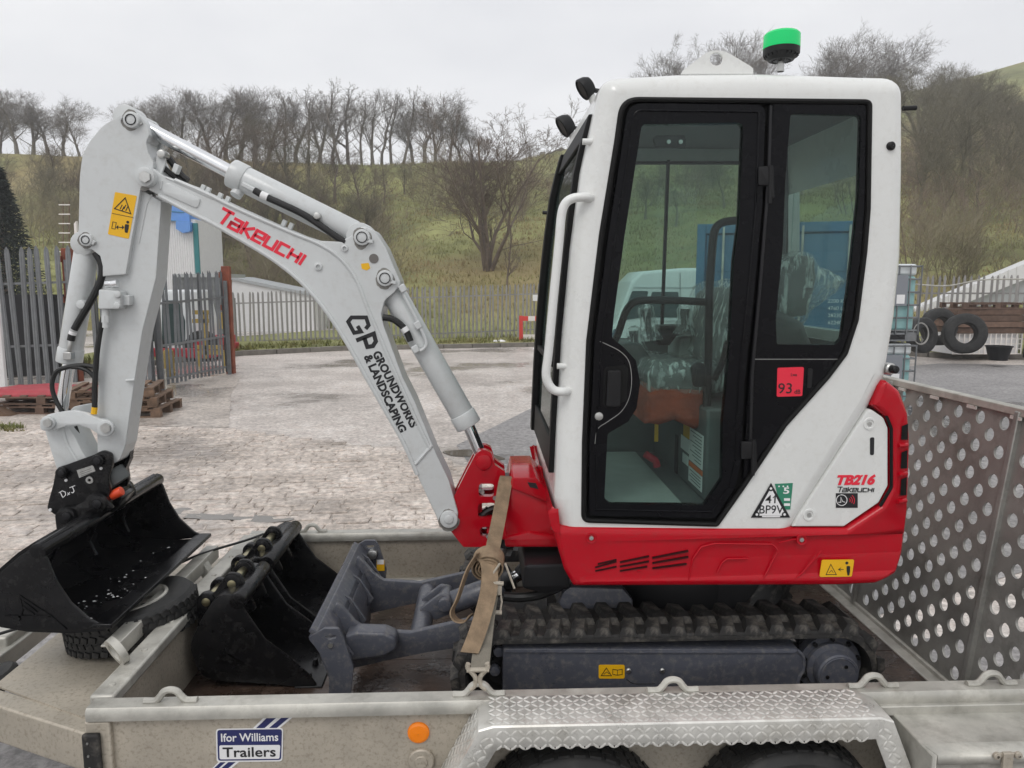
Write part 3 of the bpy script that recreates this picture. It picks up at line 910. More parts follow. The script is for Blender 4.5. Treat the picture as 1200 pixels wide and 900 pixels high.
for i, (px, ty, Y, kd) in enumerate(((705, 190, 62, 'broad'), (735, 170, 66, 'broad'), (768, 180, 60, 'slope'), (800, 165, 68, 'broad'), (832, 175, 62, 'broad'), (864, 165, 66, 'broad'), (915, 160, 64, 'broad'), (950, 170, 60, 'broad'), (985, 150, 66, 'broad'), (720, 225, 48, 'broad'), (755, 215, 50, 'broad'), (790, 222, 47, 'slope'), (845, 210, 50, 'broad'))):
    tree(px, ty, Y, kd, i % 3, 'bark_olive', f'bare tree seen through the cab glass on the slope, {ORD[i]} from the left' if i < 9 else f'lower bare tree seen through the cab glass, {ORD[i - 9]} from the left', 'slope trees seen through the cab', widen=1.4)
# scrub: a tangle nobody could count
def shrub_arrays(seed):
    rd = random.Random(seed); segs = []
    def br(p, d, L, r, lev):
        ns = 3 if lev < 2 else 2; q = p
        for s_ in range(ns):
            d = (d + Vector((rd.gauss(0, .2), rd.gauss(0, .2), rd.gauss(0, .12) + .05))).normalized(); nq = q + d * L / ns
            segs.append((q, nq, r, r * .75, lev)); r *= .75
            if lev < 2:
                for _ in range((2, 2, 3)[min(2, s_)] + (1 if lev == 0 else 0)):
                    nd = (d + Vector((rd.gauss(0, .55), rd.gauss(0, .55), rd.gauss(.1, .4)))).normalized(); br(nq, nd, L * rd.uniform(.4, .62), max(r * .55, .008), lev + 1)
            q = nq
    for k in range(4):
        a = rd.uniform(0, 6.28); br(Vector((math.cos(a) * .25, math.sin(a) * .25, -.1)), Vector((math.cos(a) * .35, math.sin(a) * .35, 1)).normalized(), rd.uniform(1.3, 2.3), .028, 0)
    return seg_arrays(segs, 3)
SH = [shrub_arrays(k) for k in range(4)]
def scrub(name, spots_, matn):
    Vs, Fs, off = [], [], 0
    for (x, y, s_) in spots_:
        V_, F_ = SH[rng.integers(4)]; a = rng.uniform(0, 6.28); ca_, sa_ = math.cos(a), math.sin(a)
        W = V_ * np.array([s_ * rng.uniform(.9, 1.3), s_ * rng.uniform(.9, 1.3), s_]); W = np.stack([W[:, 0] * ca_ - W[:, 1] * sa_ + x, W[:, 0] * sa_ + W[:, 1] * ca_ + y, W[:, 2] + HZ_(x, y)], 1)
        Vs.append(W); Fs.append(F_ + off); off += len(W)
    o = np_mesh(name, np.concatenate(Vs), np.concatenate(Fs), matn); return set_props(o, kind='stuff')
def spots_px(n, x0_, x1_, y0_, y1_, s0, s1):
    out = []
    for _ in range(n):
        Y = rng.uniform(y0_, y1_); px = rng.uniform(x0_, x1_); out.append((at(px, 333, Y).x, Y, rng.uniform(s0, s1)))
    return out
scrub('undergrowth', spots_px(58, 40, 420, 40, 66, .5, 1.0) + spots_px(60, 1060, 1250, 27, 60, .5, 1.1) + spots_px(14, 270, 450, 36, 44, .6, 1.1) + spots_px(26, 0, 180, 40, 60, .5, 1.0) + spots_px(14, 480, 560, 52, 68, .6, 1.1), 'scrub_olive')
scrub('undergrowth', spots_px(52, 100, 450, 40, 68, .5, 1.0) + spots_px(34, 230, 460, 37, 50, .45, .85) + spots_px(56, 1050, 1250, 30, 80, .5, 1.1) + spots_px(30, 700, 1060, 45, 80, .8, 1.4) + spots_px(10, 600, 660, 48, 66, .5, .8), 'scrub_brown')
# dark conifer by the left fence
cx = at(8, 333, 27.0).x; cz = HZ_(cx, 27.0); ctop = at(8, 196, 27.0).z
con = empty('conifer', (cx, 27.0, cz), 'dark green conifer behind the grey fence at the left edge', 'tree')
m = MB(); m.tube([(cx, 27, cz - .2), (cx, 27, (cz + ctop) / 2), (cx, 27, ctop - .2)], [.16, .10, .02], 8); m.build('trunk', 'bark_brown', con)
Vn, Fn = [], []
hh = ctop - cz
for k in range(520):
    t = (k / 520) ** .8; z = cz + .3 + t * (hh - .3); Rr = (1 - t) ** .85 * 1.75 + .06; a = k * 2.399963
    for j in range(26):
        f_ = rng.uniform(.1, 1.0); rr0 = Rr * f_; aa = a + rng.normal(0, .14)
        c = np.array([cx + rr0 * math.cos(aa), 27 + rr0 * math.sin(aa), z - .35 * f_ * Rr * .5 + rng.normal(0, .05)])
        d_ = np.array([math.cos(aa + rng.normal(0, .7)), math.sin(aa + rng.normal(0, .7)), rng.normal(-.15, .35)]); d_ /= np.linalg.norm(d_)
        sd = np.cross(d_, np.array([rng.normal(), rng.normal(), 1.0])); sd /= np.linalg.norm(sd); L_ = rng.uniform(.10, .24)
        b = len(Vn); Vn += [c - sd * .028, c + sd * .028, c + d_ * L_]; Fn.append((b, b + 1, b + 2))
np_mesh('crown', Vn, Fn, 'needles', con)
# ================================================================ the mini excavator
YC = 2.885                      # centre plane of machine and trailer
CN, CF = 2.40, 3.37             # near and far side of the upper body
def pt(px, py, Y): 
    q = at(px, py, Y); return (q.x, q.z)
def pr(px_len, px, py, Y):
    """length in metres of px_len pixels around a pixel at depth Y"""
    return (at(px + px_len, py, Y) - at(px, py, Y)).length
def text_fit(name, body, p0, p1, hpx, Y, matn, parent, bold=0.0, shear=0.0, ext=.0005):
    """text whose base-line middle runs from pixel p0 to p1 with cap height hpx"""
    a = at(*p0, Y); b = at(*p1, Y)
    L = (b - a).length
    h = pr(hpx, (p0[0] + p1[0]) / 2, (p0[1] + p1[1]) / 2, Y)
    ang = math.atan2(b.z - a.z, b.x - a.x)
    size = h / .70
    o = text(name, body, size, (0, 0, 0), 0.0, matn, parent, bold * size, shear, rot=Matrix.Identity(4), ext=ext)
    me = o.data
    n = len(me.vertices)
    co = np.empty(n * 3, dtype=np.float32); me.vertices.foreach_get('co', co); co = co.reshape(-1, 3)
    x0, x1 = co[:, 0].min(), co[:, 0].max(); y0, y1 = co[:, 1].min(), co[:, 1].max()
    me.transform(Matrix.Translation(((a + b) / 2).to_tuple()) @ Matrix.Rotation(-ang, 4, 'Y') @ Matrix.Rotation(R(90), 4, 'X')
                 @ Matrix.Diagonal((L / (x1 - x0), h / (y1 - y0), 1, 1)) @ Matrix.Translation((-(x0 + x1) / 2, -(y0 + y1) / 2, 0)))
    return o

EXC = empty('mini_excavator', (at(800, 815, YC).x, YC, .472),
            'white and red mini excavator with glazed cab standing on the trailer', 'excavator')

def pin(mb, px, py, Y0, Y1, rpx, n=24, bev=.004):
    q = at(px, py, Y0); r = pr(rpx, px, py, Y0)
    mb.cyl((q.x, Y0, q.z), (q.x, Y1, q.z), r, n, None, bev)

def decal(name, pts, Y, matn, parent, th=.0012):
    mb = MB(); mb.prism(xz(pts, Y), Y - th, Y + .0004)
    return mb.build(name, matn, parent)

# ---- cab shell -------------------------------------------------------------
shell_px = [(682, 200), (670, 292), (660, 400), (654, 500), (650, 585, 6), (656, 640), (918, 640), (932, 617), (1022, 476, 8),
            (1040, 442, 12), (1052, 370, 12), (1059, 300), (1061, 200), (1061, 89, 34), (1010, 88), (900, 84), (795, 85), (706, 90, 24)]
shell_px = fil(shell_px, 0, 6)
SHY = CN + .02
mb = MB(); mb.prism(xz(shell_px, SHY), CN + .004, CF - .02, r=.055, seg=5)
shell = mb.build('cab_shell', 'white_paint', EXC)
inner = inset(ccw(xz(shell_px, SHY)), .05)
c1 = MB(); c1.prism(inner, CN + .045, CF - .06); c1 = c1.build('cut', 'white_paint')
ap_px = fil([(721, 165), (703, 275), (688, 400), (683, 520), (682, 612, 10), (841, 617, 6), (872, 573, 4), (921, 500, 4), (972, 443, 6), (993, 415, 14), (1006, 375, 10), (1016, 295),
             (1020, 245), (1022, 117, 8), (728, 114, 24)], 0, 8)
c2 = MB(); c2.prism(xz(ap_px, CN), CN - .2, CN + .12); c2 = c2.build('cut', 'white_paint')
zt, zb = at(690, 160, CN).z, at(655, 560, CN).z
c3 = MB(); c3.bx(at(700, 200, CN).x - .5, at(722, 200, CN).x, CN + .12, CF - .14, zb, zt); c3 = c3.build('cut', 'white_paint')
far_px = fil([(706, 190), (898, 190), (888, 398), (690, 398)], 8, 4)
c4 = MB(); c4.prism(xz(far_px, CF - .05), CF - .2, CF + .2); c4 = c4.build('cut', 'white_paint')
c5 = MB(); c5.bx(at(1040, 300, CN).x, at(1090, 300, CN).x + .3, CN + .14, CF - .14, at(1050, 395, CN).z, at(1050, 128, CN).z); c5 = c5.build('cut', 'white_paint')
boolean(shell, [c1, c2, c3, c4, c5]); weighted(shell)

# roof gutter line and rear corner crease are pressed ribs
mb = MB(); mb.tube([at(x, y, CN + .012) for x, y in [(742, 104), (800, 101), (900, 99), (1000, 103), (1030, 108)]], .004, 6)
mb.build('roof_crease', 'white_paint', EXC)

# ---- door ------------------------------------------------------------------
DY = CN - .002
door_px = fil([(730, 165), (713, 275), (697, 400), (691, 520), (690, 604, 8), (838, 607, 6), (861, 571, 5), (868, 540, 5), (872, 450), (884, 340), (893, 240), (897, 123, 12), (736, 121, 20)], 0, 7)
dglass_px = fil([(752, 146, 6), (732, 275), (719, 372), (717, 396, 5), (731, 407, 5), (745, 422, 6), (750, 448, 8), (746, 478, 8), (736, 494, 6), (712, 508, 6), (708, 585, 8), (716, 591, 4), (826, 592, 5), (846, 562, 5),
                 (847, 495), (854, 420), (860, 305), (866, 260), (871, 144, 7)], 0, 4)
mb = MB(); mb.plate(xz(door_px, CN), [xz(dglass_px, CN)], DY, CN + .028)
door = mb.build('door', 'cab_black', EXC, bevel=.004)
mb = MB(); mb.prism(xz(dglass_px, CN), CN + .008, CN + .013)
mb.build('window_pane', 'cab_glass', door)
# raised inner bead of the door, and its rubber seal
mb = MB(); stroke_pts = inset(ccw(xz(door_px, CN)), .022)
mb.tube([(x, DY - .001, z) for x, z in stroke_pts + stroke_pts[:1]], .0035, 6, cap=False)
mb.build('door_bead', 'cab_black', door)
mb = MB(); g = inset(ccw(xz(ap_px, CN)), .006)
mb.tube([(x, CN + .004, z) for x, z in g + g[:1]], .009, 8, cap=False)
mb.build('door_seal', 'gasket', EXC)
# latch plate: raised rounded plate line, handle recess, handle, key lock
mb = MB(); 
lp = [(703, 400), (712, 404), (727, 412), (737, 424), (740, 445), (737, 466), (728, 482), (712, 494), (700, 503), (697, 520)]
mb.tube([(x, DY - .0002, z) for x, z in xz([tuple(p)[:2] for p in catmull([Vector((*q, 0)) for q in lp], 5)], CN)], .0012, 6)
mb.build('latch_plate_edge', 'zinc', door)
mb = MB(); mb.prism(xz(fil([(708, 430), (736, 428), (734, 470), (706, 478)], 5), CN), DY - .002, DY + .002)
mb.build('handle_recess', 'gasket', door)
mb = MB(); mb.prism(xz(fil([(711, 433), (727, 433), (726, 476), (709, 476)], 3), CN), DY - .018, DY + .002, r=.004)
mb.build('handle', 'plastic_black', door)
mb = MB(); pin(mb, 702, 488, DY - .006, DY, 5); mb.build('key_lock', 'zinc', door)
# hinges
for x, y0, y1 in ((893, 196, 218), (873, 517, 537)):
    mb = MB(); mb.prism(xz(fil([(x - 6, y0), (x + 12, y0 - 1), (x + 13, y1 + 14), (x + 8, y1 + 16), (x + 7, y1), (x - 6, y1)], 2), CN), DY - .012, DY + .004, r=.003)
    mb.tube([at(x + 10, y0 - 2, DY - .010), at(x + 9, y1 + 20, DY - .010)], .007, 10)
    mb.build('hinge', 'plastic_black', door)
mb = MB(); mb.tube([at(x, y, CN + .002) for x, y in ((903, 124), (901, 190), (898, 240), (890, 340), (881, 440), (879, 520))], .006, 8)
mb.build('pillar_seam', 'gland', EXC)

mb = MB(); mb.plate(xz(ap_px, CN), [inset(ccw(xz(dglass_px, CN)), -.008), inset(ccw(xz(fil([(927, 133, 5), (1010, 135, 5), (1007, 232), (996, 332), (987, 396, 6), (980, 404, 5), (911, 404, 4), (910, 375), (918, 290), (921, 212)], 0, 4), CN)), -.008)], CN + .029, CN + .042); mb.build('door_jamb', 'gasket', EXC)
# ---- rear quarter panel and window -----------------------------------------
qp_px = fil([(907, 121), (1016, 122, 6), (1014, 245), (1010, 295), (1000, 375), (988, 412, 8), (968, 440), (918, 496), (872, 562), (874, 520), (878, 450), (889, 340), (899, 240)], 0, 4)
qg_px = fil([(927, 133, 5), (1010, 135, 5), (1007, 232), (996, 332), (987, 396, 6), (980, 404, 5), (911, 404, 4), (910, 375), (918, 290), (921, 212)], 0, 4)
mb = MB(); mb.plate(xz(qp_px, CN), [xz(qg_px, CN)], CN + .004, CN + .026)
qp = mb.build('quarter_panel', 'cab_black', EXC, bevel=.002)
mb = MB(); mb.prism(xz(qg_px, CN), CN + .010, CN + .015); mb.build('window_pane', 'cab_glass', qp)
mb = MB(); mb.tube([at(x, y, CN + .004) for x, y in ((884, 421), (986, 421))], .0014, 5); mb.build('panel_joint', 'zinc', qp)
mb = MB(); mb.prism(xz(fil([(947, 432), (953, 432), (951, 455), (946, 455)], 2), CN), CN + .001, CN + .006); mb.build('catch', 'plastic_black', qp)
d = decal('noise_decal', fil([(911, 431), (942, 430), (940, 464), (910, 465)], 2), CN + .003, 'decal_red', qp)
text_fit('lettering', '93', (912, 455), (928, 455), 12, CN + .0012, 'decal_black', d)
text_fit('lettering', 'dB', (931, 459), (938, 459), 5, CN + .0012, 'decal_black', d)
text_fit('lettering', 'Lwa', (927, 439), (934, 439), 3.5, CN + .0012, 'decal_black', d)

# ---- front screen: black frame following the raked front, glass, wiper -------
fr_px = [(700, 128), (691, 160), (682, 200), (675, 250), (670, 292), (664, 350), (660, 400), (656, 460), (653, 520), (651, 560)]
fcurve = xz(fr_px, SHY)
def front_strip(mb, ya, yb, dx, th, pts=None):
    pts = pts or fcurve
    n = len(pts); vs_ = []; fs = []
    for x, z in pts:
        vs_ += [(x + dx, ya, z), (x + dx, yb, z), (x + dx + th, yb, z), (x + dx + th, ya, z)]
    for i in range(n - 1):
        for k in range(4):
            k2 = (k + 1) % 4
            fs.append((i * 4 + k, i * 4 + k2, (i + 1) * 4 + k2, (i + 1) * 4 + k))
    fs += [(0, 1, 2, 3), tuple((n - 1) * 4 + k for k in (3, 2, 1, 0))]
    mb.add(vs_, fs)
mb = MB()
front_strip(mb, CN + .085, CN + .135, -.018, .02)
front_strip(mb, CF - .13, CF - .06, -.030, .035)
front_strip(mb, CN + .135, CF - .13, -.018, .02, fcurve[:2])
front_strip(mb, CN + .135, CF - .13, -.018, .02, fcurve[-2:])
front_strip(mb, CN + .135, CF - .13, -.018, .02, xz([(657, 428), (656.5, 435)], SHY))
ff = mb.build('front_screen_frame', 'gasket', EXC, bevel=.004)
mb = MB(); front_strip(mb, CN + .136, CF - .131, -.010, .005); mb.build('screen_pane', 'clear_glass', ff)
mb = MB(); mb.tube([at(x, y, CN + .15) for x, y in ((670, 262), (662, 300), (656, 360), (652, 410), (650, 424))], .006, 6)
mb.tube([at(x, y, CN + .16) for x, y in ((661, 300), (655, 380), (650, 422))], .010, 6); mb.build('wiper', 'plastic_black', ff)
# pillar bumper stops
for x, y in ((657, 429), (687, 166)):
    mb = MB(); q = at(x, y, CN + .03); mb.cyl((q.x - .012, q.y, q.z), (q.x + .02, q.y, q.z), .010, 12); mb.build('screen_stop', 'white_paint', EXC)
# grab handle
hp = [at(x, y, CN - .004) for x, y in ((699, 232), (688, 231), (673, 232), (663, 238), (658, 252), (655, 285), (649, 345), (643, 410), (640, 436), (642, 448), (649, 457), (660, 459), (672, 459))]
hp[0].y += .04; hp[-1].y += .04
mb = MB(); mb.tube(catmull(hp, 4), .0145, 12)
for q in (hp[0], hp[-1]): mb.cyl(q + Vector((0, -.006, 0)), q + Vector((0, .02, 0)), .021, 14, None, .003)
mb.build('grab_handle', 'white_paint', EXC)
# mirror stalk beyond the screen
mb = MB(); mb.tube([at(636, 249, CF), at(656, 250, CF - .02)], .008, 8); mb.build('mirror_stalk', 'plastic_black', EXC)

# ---- things on the roof ------------------------------------------------------
mb = MB()
q = at(840, 70, CN + .09)
eye = [(798, 87), (801, 82), (826, 63), (832, 60.5), (840, 59.5), (848, 60.5), (854, 63), (879, 78), (882, 81), (882, 87)]
mb.plate(xz(eye, CN + .09), [xz(circ(839, 69.5, 7.8, 18), CN + .09)], CN + .085, CN + .097)
mb.build('lifting_eye', 'white_paint', EXC)
for Yl, (x, y) in ((2.62, (686, 103)), (3.22, (662.5, 147))):
    c = at(x, y, Yl); s = pr(1, x, y, Yl)
    ax = Vector((-.80, -.10, -.55)).normalized()
    mb = MB()
    mb.lathe(c, ax, [(.001, -9 * s), (9 * s, -8 * s), (12 * s, -3 * s), (13 * s, 3 * s), (13 * s, 5 * s), (11.5 * s, 6 * s), (11 * s, 4 * s), (.001, 4 * s)], 24)
    lamp = mb.build('work_light', 'plastic_black', EXC)
    mb = MB(); mb.lathe(c, ax, [(.001, 4.6 * s), (10.5 * s, 4.6 * s), (10.8 * s, 4.2 * s)], 24); mb.build('lens', 'gland', lamp)
    mb = MB(); mb.tube([c + Vector((.01, 0, -.004)), at(x + 17, y + 4, Yl), at(x + 26, y + 6, Yl)], .008, 8); mb.build('cable', 'hose', lamp)
    mb = MB(); mb.tube([c + Vector((.012, 0, -.01)), at(x + 10, y + 17, Yl), at(x + 14, y + 28, Yl)], .013, 10); mb.build('bracket', 'white_paint', lamp)
b0 = at(914.5, 84, CN + .16); s = pr(1, 915, 60, CN + .16)
mb = MB(); mb.lathe(b0, (0, 0, 1), [(4 * s, 0), (4 * s, 9 * s), (3 * s, 9.2 * s), (3 * s, 13 * s)], 16); bea = mb.build('beacon', 'zinc', EXC, label='green beacon lamp on short stalk')
mb = MB(); mb.lathe(b0, (0, 0, 1), [(.001, 11 * s), (14 * s, 12 * s), (19 * s, 18 * s), (20.5 * s, 19 * s), (20.5 * s, 25 * s), (.001, 25 * s)], 36)
for k in range(20):
    a = 2 * math.pi * k / 20
    mb.bar(b0 + Vector((9 * s * math.cos(a), 9 * s * math.sin(a), 11.6 * s)), b0 + Vector((19 * s * math.cos(a), 19 * s * math.sin(a), 17.4 * s)), .003, .006)
mb.build('beacon_base', 'plastic_black', bea)
mb = MB(); mb.lathe(b0, (0, 0, 1), [(20.3 * s, 25 * s), (20.6 * s, 26 * s), (20.4 * s, 40 * s), (18 * s, 42.5 * s), (.001, 43 * s)], 36); mb.build('beacon_lens', 'beacon_green', bea)
for x, y in ((1036, 173), (1041, 432)):
    mb = MB(); q = at(x, y, CN + .03)
    mb.lathe(q, (.25, -1, 0), [(.020, -.01), (.020, .012), (.016, .016), (.012, .016)], 18); lm = mb.build('marker_stud', 'zinc', EXC)
    mb = MB(); mb.lathe(q, (.25, -1, 0), [(.0135, .010), (.0135, .034), (.010, .038), (.001, .039)], 18); mb.build('stud_cap', 'plastic_black', lm)
mb = MB(); q = at(1058, 127, CN + .12); mb.cyl(q, q + Vector((.045, 0, .002)), .008, 10); mb.build('rear_peg', 'plastic_black', EXC)

# ---- engine side panel (white) -----------------------------------------------
sp_px = fil([(930, 618), (936, 606), (1020, 478, 6), (1037, 490, 8), (1042, 502, 8), (1042, 570, 6), (1031, 590, 6), (990, 618, 3)], 0, 4)
mb = MB(); mb.prism(xz(sp_px, CN), CN + .006, CN + .05, r=.006, seg=2)
spn = mb.build('engine_panel', 'white_paint', EXC, wn=True)
mb = MB(); mb.tube([at(x, y, CN + .003) for x, y in fil([(1021, 475), (1039, 488, 8), (1044.5, 502, 8), (1044.5, 571, 6), (1032, 592, 6), (990, 620)], 0, 4)[:]][2:-1], .006, 6); mb.build('panel_seal', 'gasket', spn)
for x, y in ((1020, 497), (949, 604)):
    mb = MB(); q = at(x, y, CN); s = pr(1, x, y, CN)
    mb.lathe((q.x, CN + .007, q.z), (0, -1, 0), [(7.5 * s, 0), (7 * s, .004), (5 * s, .004), (4 * s, -.001), (.001, -.001)], 22); bb = mb.build('panel_bolt_boss', 'white_paint', spn)
    mb = MB(); mb.lathe((q.x, CN + .007, q.z), (0, -1, 0), [(3 * s, -.001), (2.6 * s, .004), (.001, .004)], 6); mb.build('bolt', 'zinc', bb)
decal('latch_slot', fil([(1019.5, 513, 2), (1024.5, 512, 2), (1024, 533, 2), (1019.5, 533.5, 2)], 0, 4), CN + .0055, 'decal_black', spn)
text_fit('lettering', 'TB216', (981, 562.5), (1026, 562), 12.5, CN + .0045, 'decal_red', spn, bold=.05, shear=.28)
mb = MB(); stroke(mb, xz([(1007.2, 560.8), (1011.6, 557.2)], CN), .0050, CN + .0035, CN + .0047); mb.build('lettering', 'decal_red', spn)
pl = decal('pictogram_plate', [(979.5, 578), (1005, 578), (1005, 595), (979.5, 595)], CN + .0055, 'decal_black', spn)
mb = MB(); stroke(mb, xz(circ(987, 586.5, 6.3, 20), CN), .0022, CN + .0035, CN + .0045, True)
stroke(mb, xz([(983, 589), (986, 589), (986, 583), (988, 588), (991, 589)], CN), .002, CN + .0035, CN + .0045); mb.build('pictogram', 'decal_white', pl)
mb = MB()
for k, r_ in enumerate((3, 5.5, 8)):
    stroke(mb, xz(circ(994, 587, r_, 8, -50, 30), CN), .0018, CN + .0035, CN + .0045)
mb.build('pictogram', 'decal_red', pl)

# the maker's squared lettering, drawn as strokes
GLYPH = {'T': ([[(-.12, 1.0), (.62, 1.0)], [(.36, 1.0), (.30, 0)]], .70), 'A': ([[(.04, .76), (.56, .76), (.56, .06), (.02, .06), (.02, .42), (.56, .42)]], .72),
         'K': ([[(.05, 0), (.05, .98)], [(.60, .80), (.14, .42), (.62, .0)]], .72), 'E': ([[(.60, .06), (.04, .06), (.04, .76), (.58, .76), (.58, .40), (.04, .40)]], .74),
         'U': ([[(.04, .82), (.04, .06), (.58, .06), (.58, .82)]], .76), 'C': ([[(.60, .76), (.04, .76), (.04, .06), (.60, .06)]], .74),
         'H': ([[(.04, 0), (.04, .82)], [(.04, .42), (.58, .42)], [(.58, 0), (.58, .82)]], .76), 'I': ([[(.06, 0), (.06, .82)]], .2)}
def maker_word(name, p0, p1, hpx, Y, matn, parent, tw=.17, slant=.12):
    a = at(*p0, Y); b = at(*p1, Y)
    L = (b - a).length; h = pr(hpx, p0[0], p0[1], Y); ang = math.atan2(b.z - a.z, b.x - a.x)
    tot = sum(GLYPH[c][1] for c in 'TAKEUCHI') - .08
    kx = L / tot
    mb = MB(); x = 0
    for c in 'TAKEUCHI':
        sts, adv = GLYPH[c]
        for st in sts:
            P = []
            for u, v in st:
                X = (x + u + v * slant * h / kx) * kx; Z = (v - .45) * h
                P.append((a.x + X * math.cos(ang) - Z * math.sin(ang), a.z + X * math.sin(ang) + Z * math.cos(ang)))
            stroke(mb, P, h * tw, Y - .0008, Y + .0004)
        x += adv
    return mb.build(name, matn, parent, angle=20)
maker_word('lettering', (981.5, 574), (1024, 574), 6.0, CN + .0048, 'decal_black', spn)
# triangular registration plate and green plate beside it
gp = decal('green_plate', [(908, 567), (929, 566), (926, 597), (915, 597)], CN + .003, 'decal_green', shell)
text_fit('lettering', '5', (918, 575), (925, 575), 7.5, CN + .0013, 'decal_white', gp, bold=.02)
for y in (584, 590):
    mb = MB(); mb.prism(xz([(919, y), (926, y), (926, y + 3), (919, y + 3)], CN), CN + .001, CN + .002); mb.build('print_bar', 'decal_white', gp)
for k in range(3):
    mb = MB(); pin(mb, 913 + k * 5, 570, CN + .001, CN + .002, 1.0, 8, 0); mb.build('print_dot', 'decal_white', gp)
tp = decal('triangle_plate', [(903.5, 566), (926, 606.5), (880, 606.5)], CN + .002, 'decal_black', shell)
decal('plate_face', [(903.5, 571.5), (921, 604.2), (885.5, 604.2)], CN + .0006, 'decal_white', tp)
decal('plate_border', [(893, 604.6), (914, 604.6), (914, 606), (893, 606)], CN + .0004, 'decal_white', tp)
for x, y in ((903.5, 572.5), (919.5, 603), (887, 603)):
    mb = MB(); pin(mb, x, y, CN - .0022, CN + .0002, 3.2, 12, 0); bl = mb.build('rivet_disc', 'decal_black', tp)
    mb = MB(); pin(mb, x, y, CN - .0032, CN - .002, 1.5, 10, 0); mb.build('rivet', 'decal_white', bl)
text_fit('lettering', '41', (897, 585), (909, 585), 9.5, CN - .0008, 'decal_black', tp, bold=.005)
mb = MB(); stroke(mb, xz([(905.6, 583.4), (908.6, 580.9)], CN), .0026, CN - .0014, CN - .0004); mb.build('lettering', 'decal_black', tp)
text_fit('lettering', 'BP9V', (890, 597), (918, 597), 10, CN - .0008, 'decal_black', tp, bold=.005)

# ---- red lower body, curving round the tail -----------------------------------
XR = at(1036, 560, CN).x
def tail_curve(x, y):
    if x <= XR: return y
    rr = .17; d = min((x - XR), rr * .985)
    return y + (rr - math.sqrt(rr * rr - d * d)) if y < YC else y - (rr - math.sqrt(rr * rr - d * d))
def resample(p, step):
    out = []
    for i in range(len(p)):
        a = Vector(p[i]); b = Vector(p[(i + 1) % len(p)])
        n = max(1, int((b - a).length / step))
        for k in range(n):
            q = a + (b - a) * k / n; out.append((q.x, q.y))
    return out
red_px = fil([(646, 585, 4), (653, 617, 3), (840, 619), (992, 619, 2), (1033, 592, 6), (1044, 571, 6), (1044, 501, 6), (1038, 488, 6), (1022, 475, 2), (1030, 452, 3), (1037, 444, 6), (1055, 458, 10), (1068, 486, 12), (1072.5, 520, 10),
              (1072, 600), (1064, 650, 10), (1053, 674, 10), (1026, 684, 8), (985, 686), (672, 687, 5), (661, 668, 4), (650, 630)], 0, 5)
mb = MB(); mb.prism(resample(xz(red_px, CN), .02), CN - .008, CF + .004, r=.02, seg=3)
mb.v = [(x, tail_curve(x, y), z) for x, y, z in mb.v]
body = mb.build('red_body', 'red_paint', EXC, angle=40, wn=True)
# pressed panel lines, vents, bolts
mb = MB()
for pts in ([(806, 684), (812, 655), (822, 641), (838, 637), (905, 638), (912, 645), (900, 668), (893, 681)], [(836, 681), (846, 660), (852, 655), (895, 655)],
            [(897, 640), (930, 632), (960, 634)], [(924, 683), (940, 672), (985, 620)], [(692, 669), (806, 669)]):
    mb = MB(); mb.tube([at(x, y, CN - .007) for x, y in fil([(a, b, 4) for a, b in pts], 0, 3)[3:-3] or pts], .003, 6)
    mb.build('pressed_line', 'red_paint', body)
for x0, x1, y0, y1 in ((697, 722, 664, 657), (697, 722, 668, 663), (700, 722, 660, 655), (726, 760, 658, 651), (726, 760, 663, 657), (726, 758, 668, 663), (764, 806, 653, 645), (764, 806, 659, 652), (764, 804, 665, 660)):
    mb = MB(); mb.prism(xz([(x0, y0 - .9), (x1, y1 - .9), (x1, y1 + .9), (x0, y0 + .9)], CN), CN - .0095, CN + .002)
    mb.build('vent_slot', 'slot_red', body)
for x, y in ((692.5, 629.5), (938, 631.5)):
    mb = MB(); q = at(x, y, CN); s = pr(1, x, y, CN)
    mb.lathe((q.x, CN - .0085, q.z), (0, -1, 0), [(6.5 * s, 0), (6 * s, .003), (4.5 * s, .002), (4 * s, -.001), (.001, -.001)], 20); bb = mb.build('bolt_cup', 'red_paint', body)
    mb = MB(); mb.lathe((q.x, CN - .0085, q.z), (0, -1, 0), [(2.8 * s, -.001), (2.5 * s, .004), (.001, .0045)], 8); mb.build('bolt', 'zinc', bb)
yd = decal('warning_decal', fil([(963, 656), (1001, 655.5), (998, 675.5), (960, 676)], 2), CN - .0085, 'decal_yellow', body)
mb = MB(); yy = CN - .0105
stroke(mb, xz([(966.5, 672), (972, 660), (978.5, 672)], CN), .0022, yy, yy + .0008, True)
stroke(mb, xz([(970, 670), (973, 667), (975, 670)], CN), .0015, yy, yy + .0008)
stroke(mb, xz([(981, 666), (987, 666)], CN), .002, yy, yy + .0008); stroke(mb, xz([(984, 664), (981, 666), (984, 668)], CN), .0016, yy, yy + .0008)
mb.prism(xz(fil([(990.5, 662), (994.5, 662), (994.5, 668), (993.5, 673), (991.5, 673), (990.5, 668)], 1), CN), yy, yy + .0008); pin(mb, 992.5, 659.8, yy, yy + .0008, 1.8, 10, 0)
mb.build('pictogram', 'decal_black', yd)
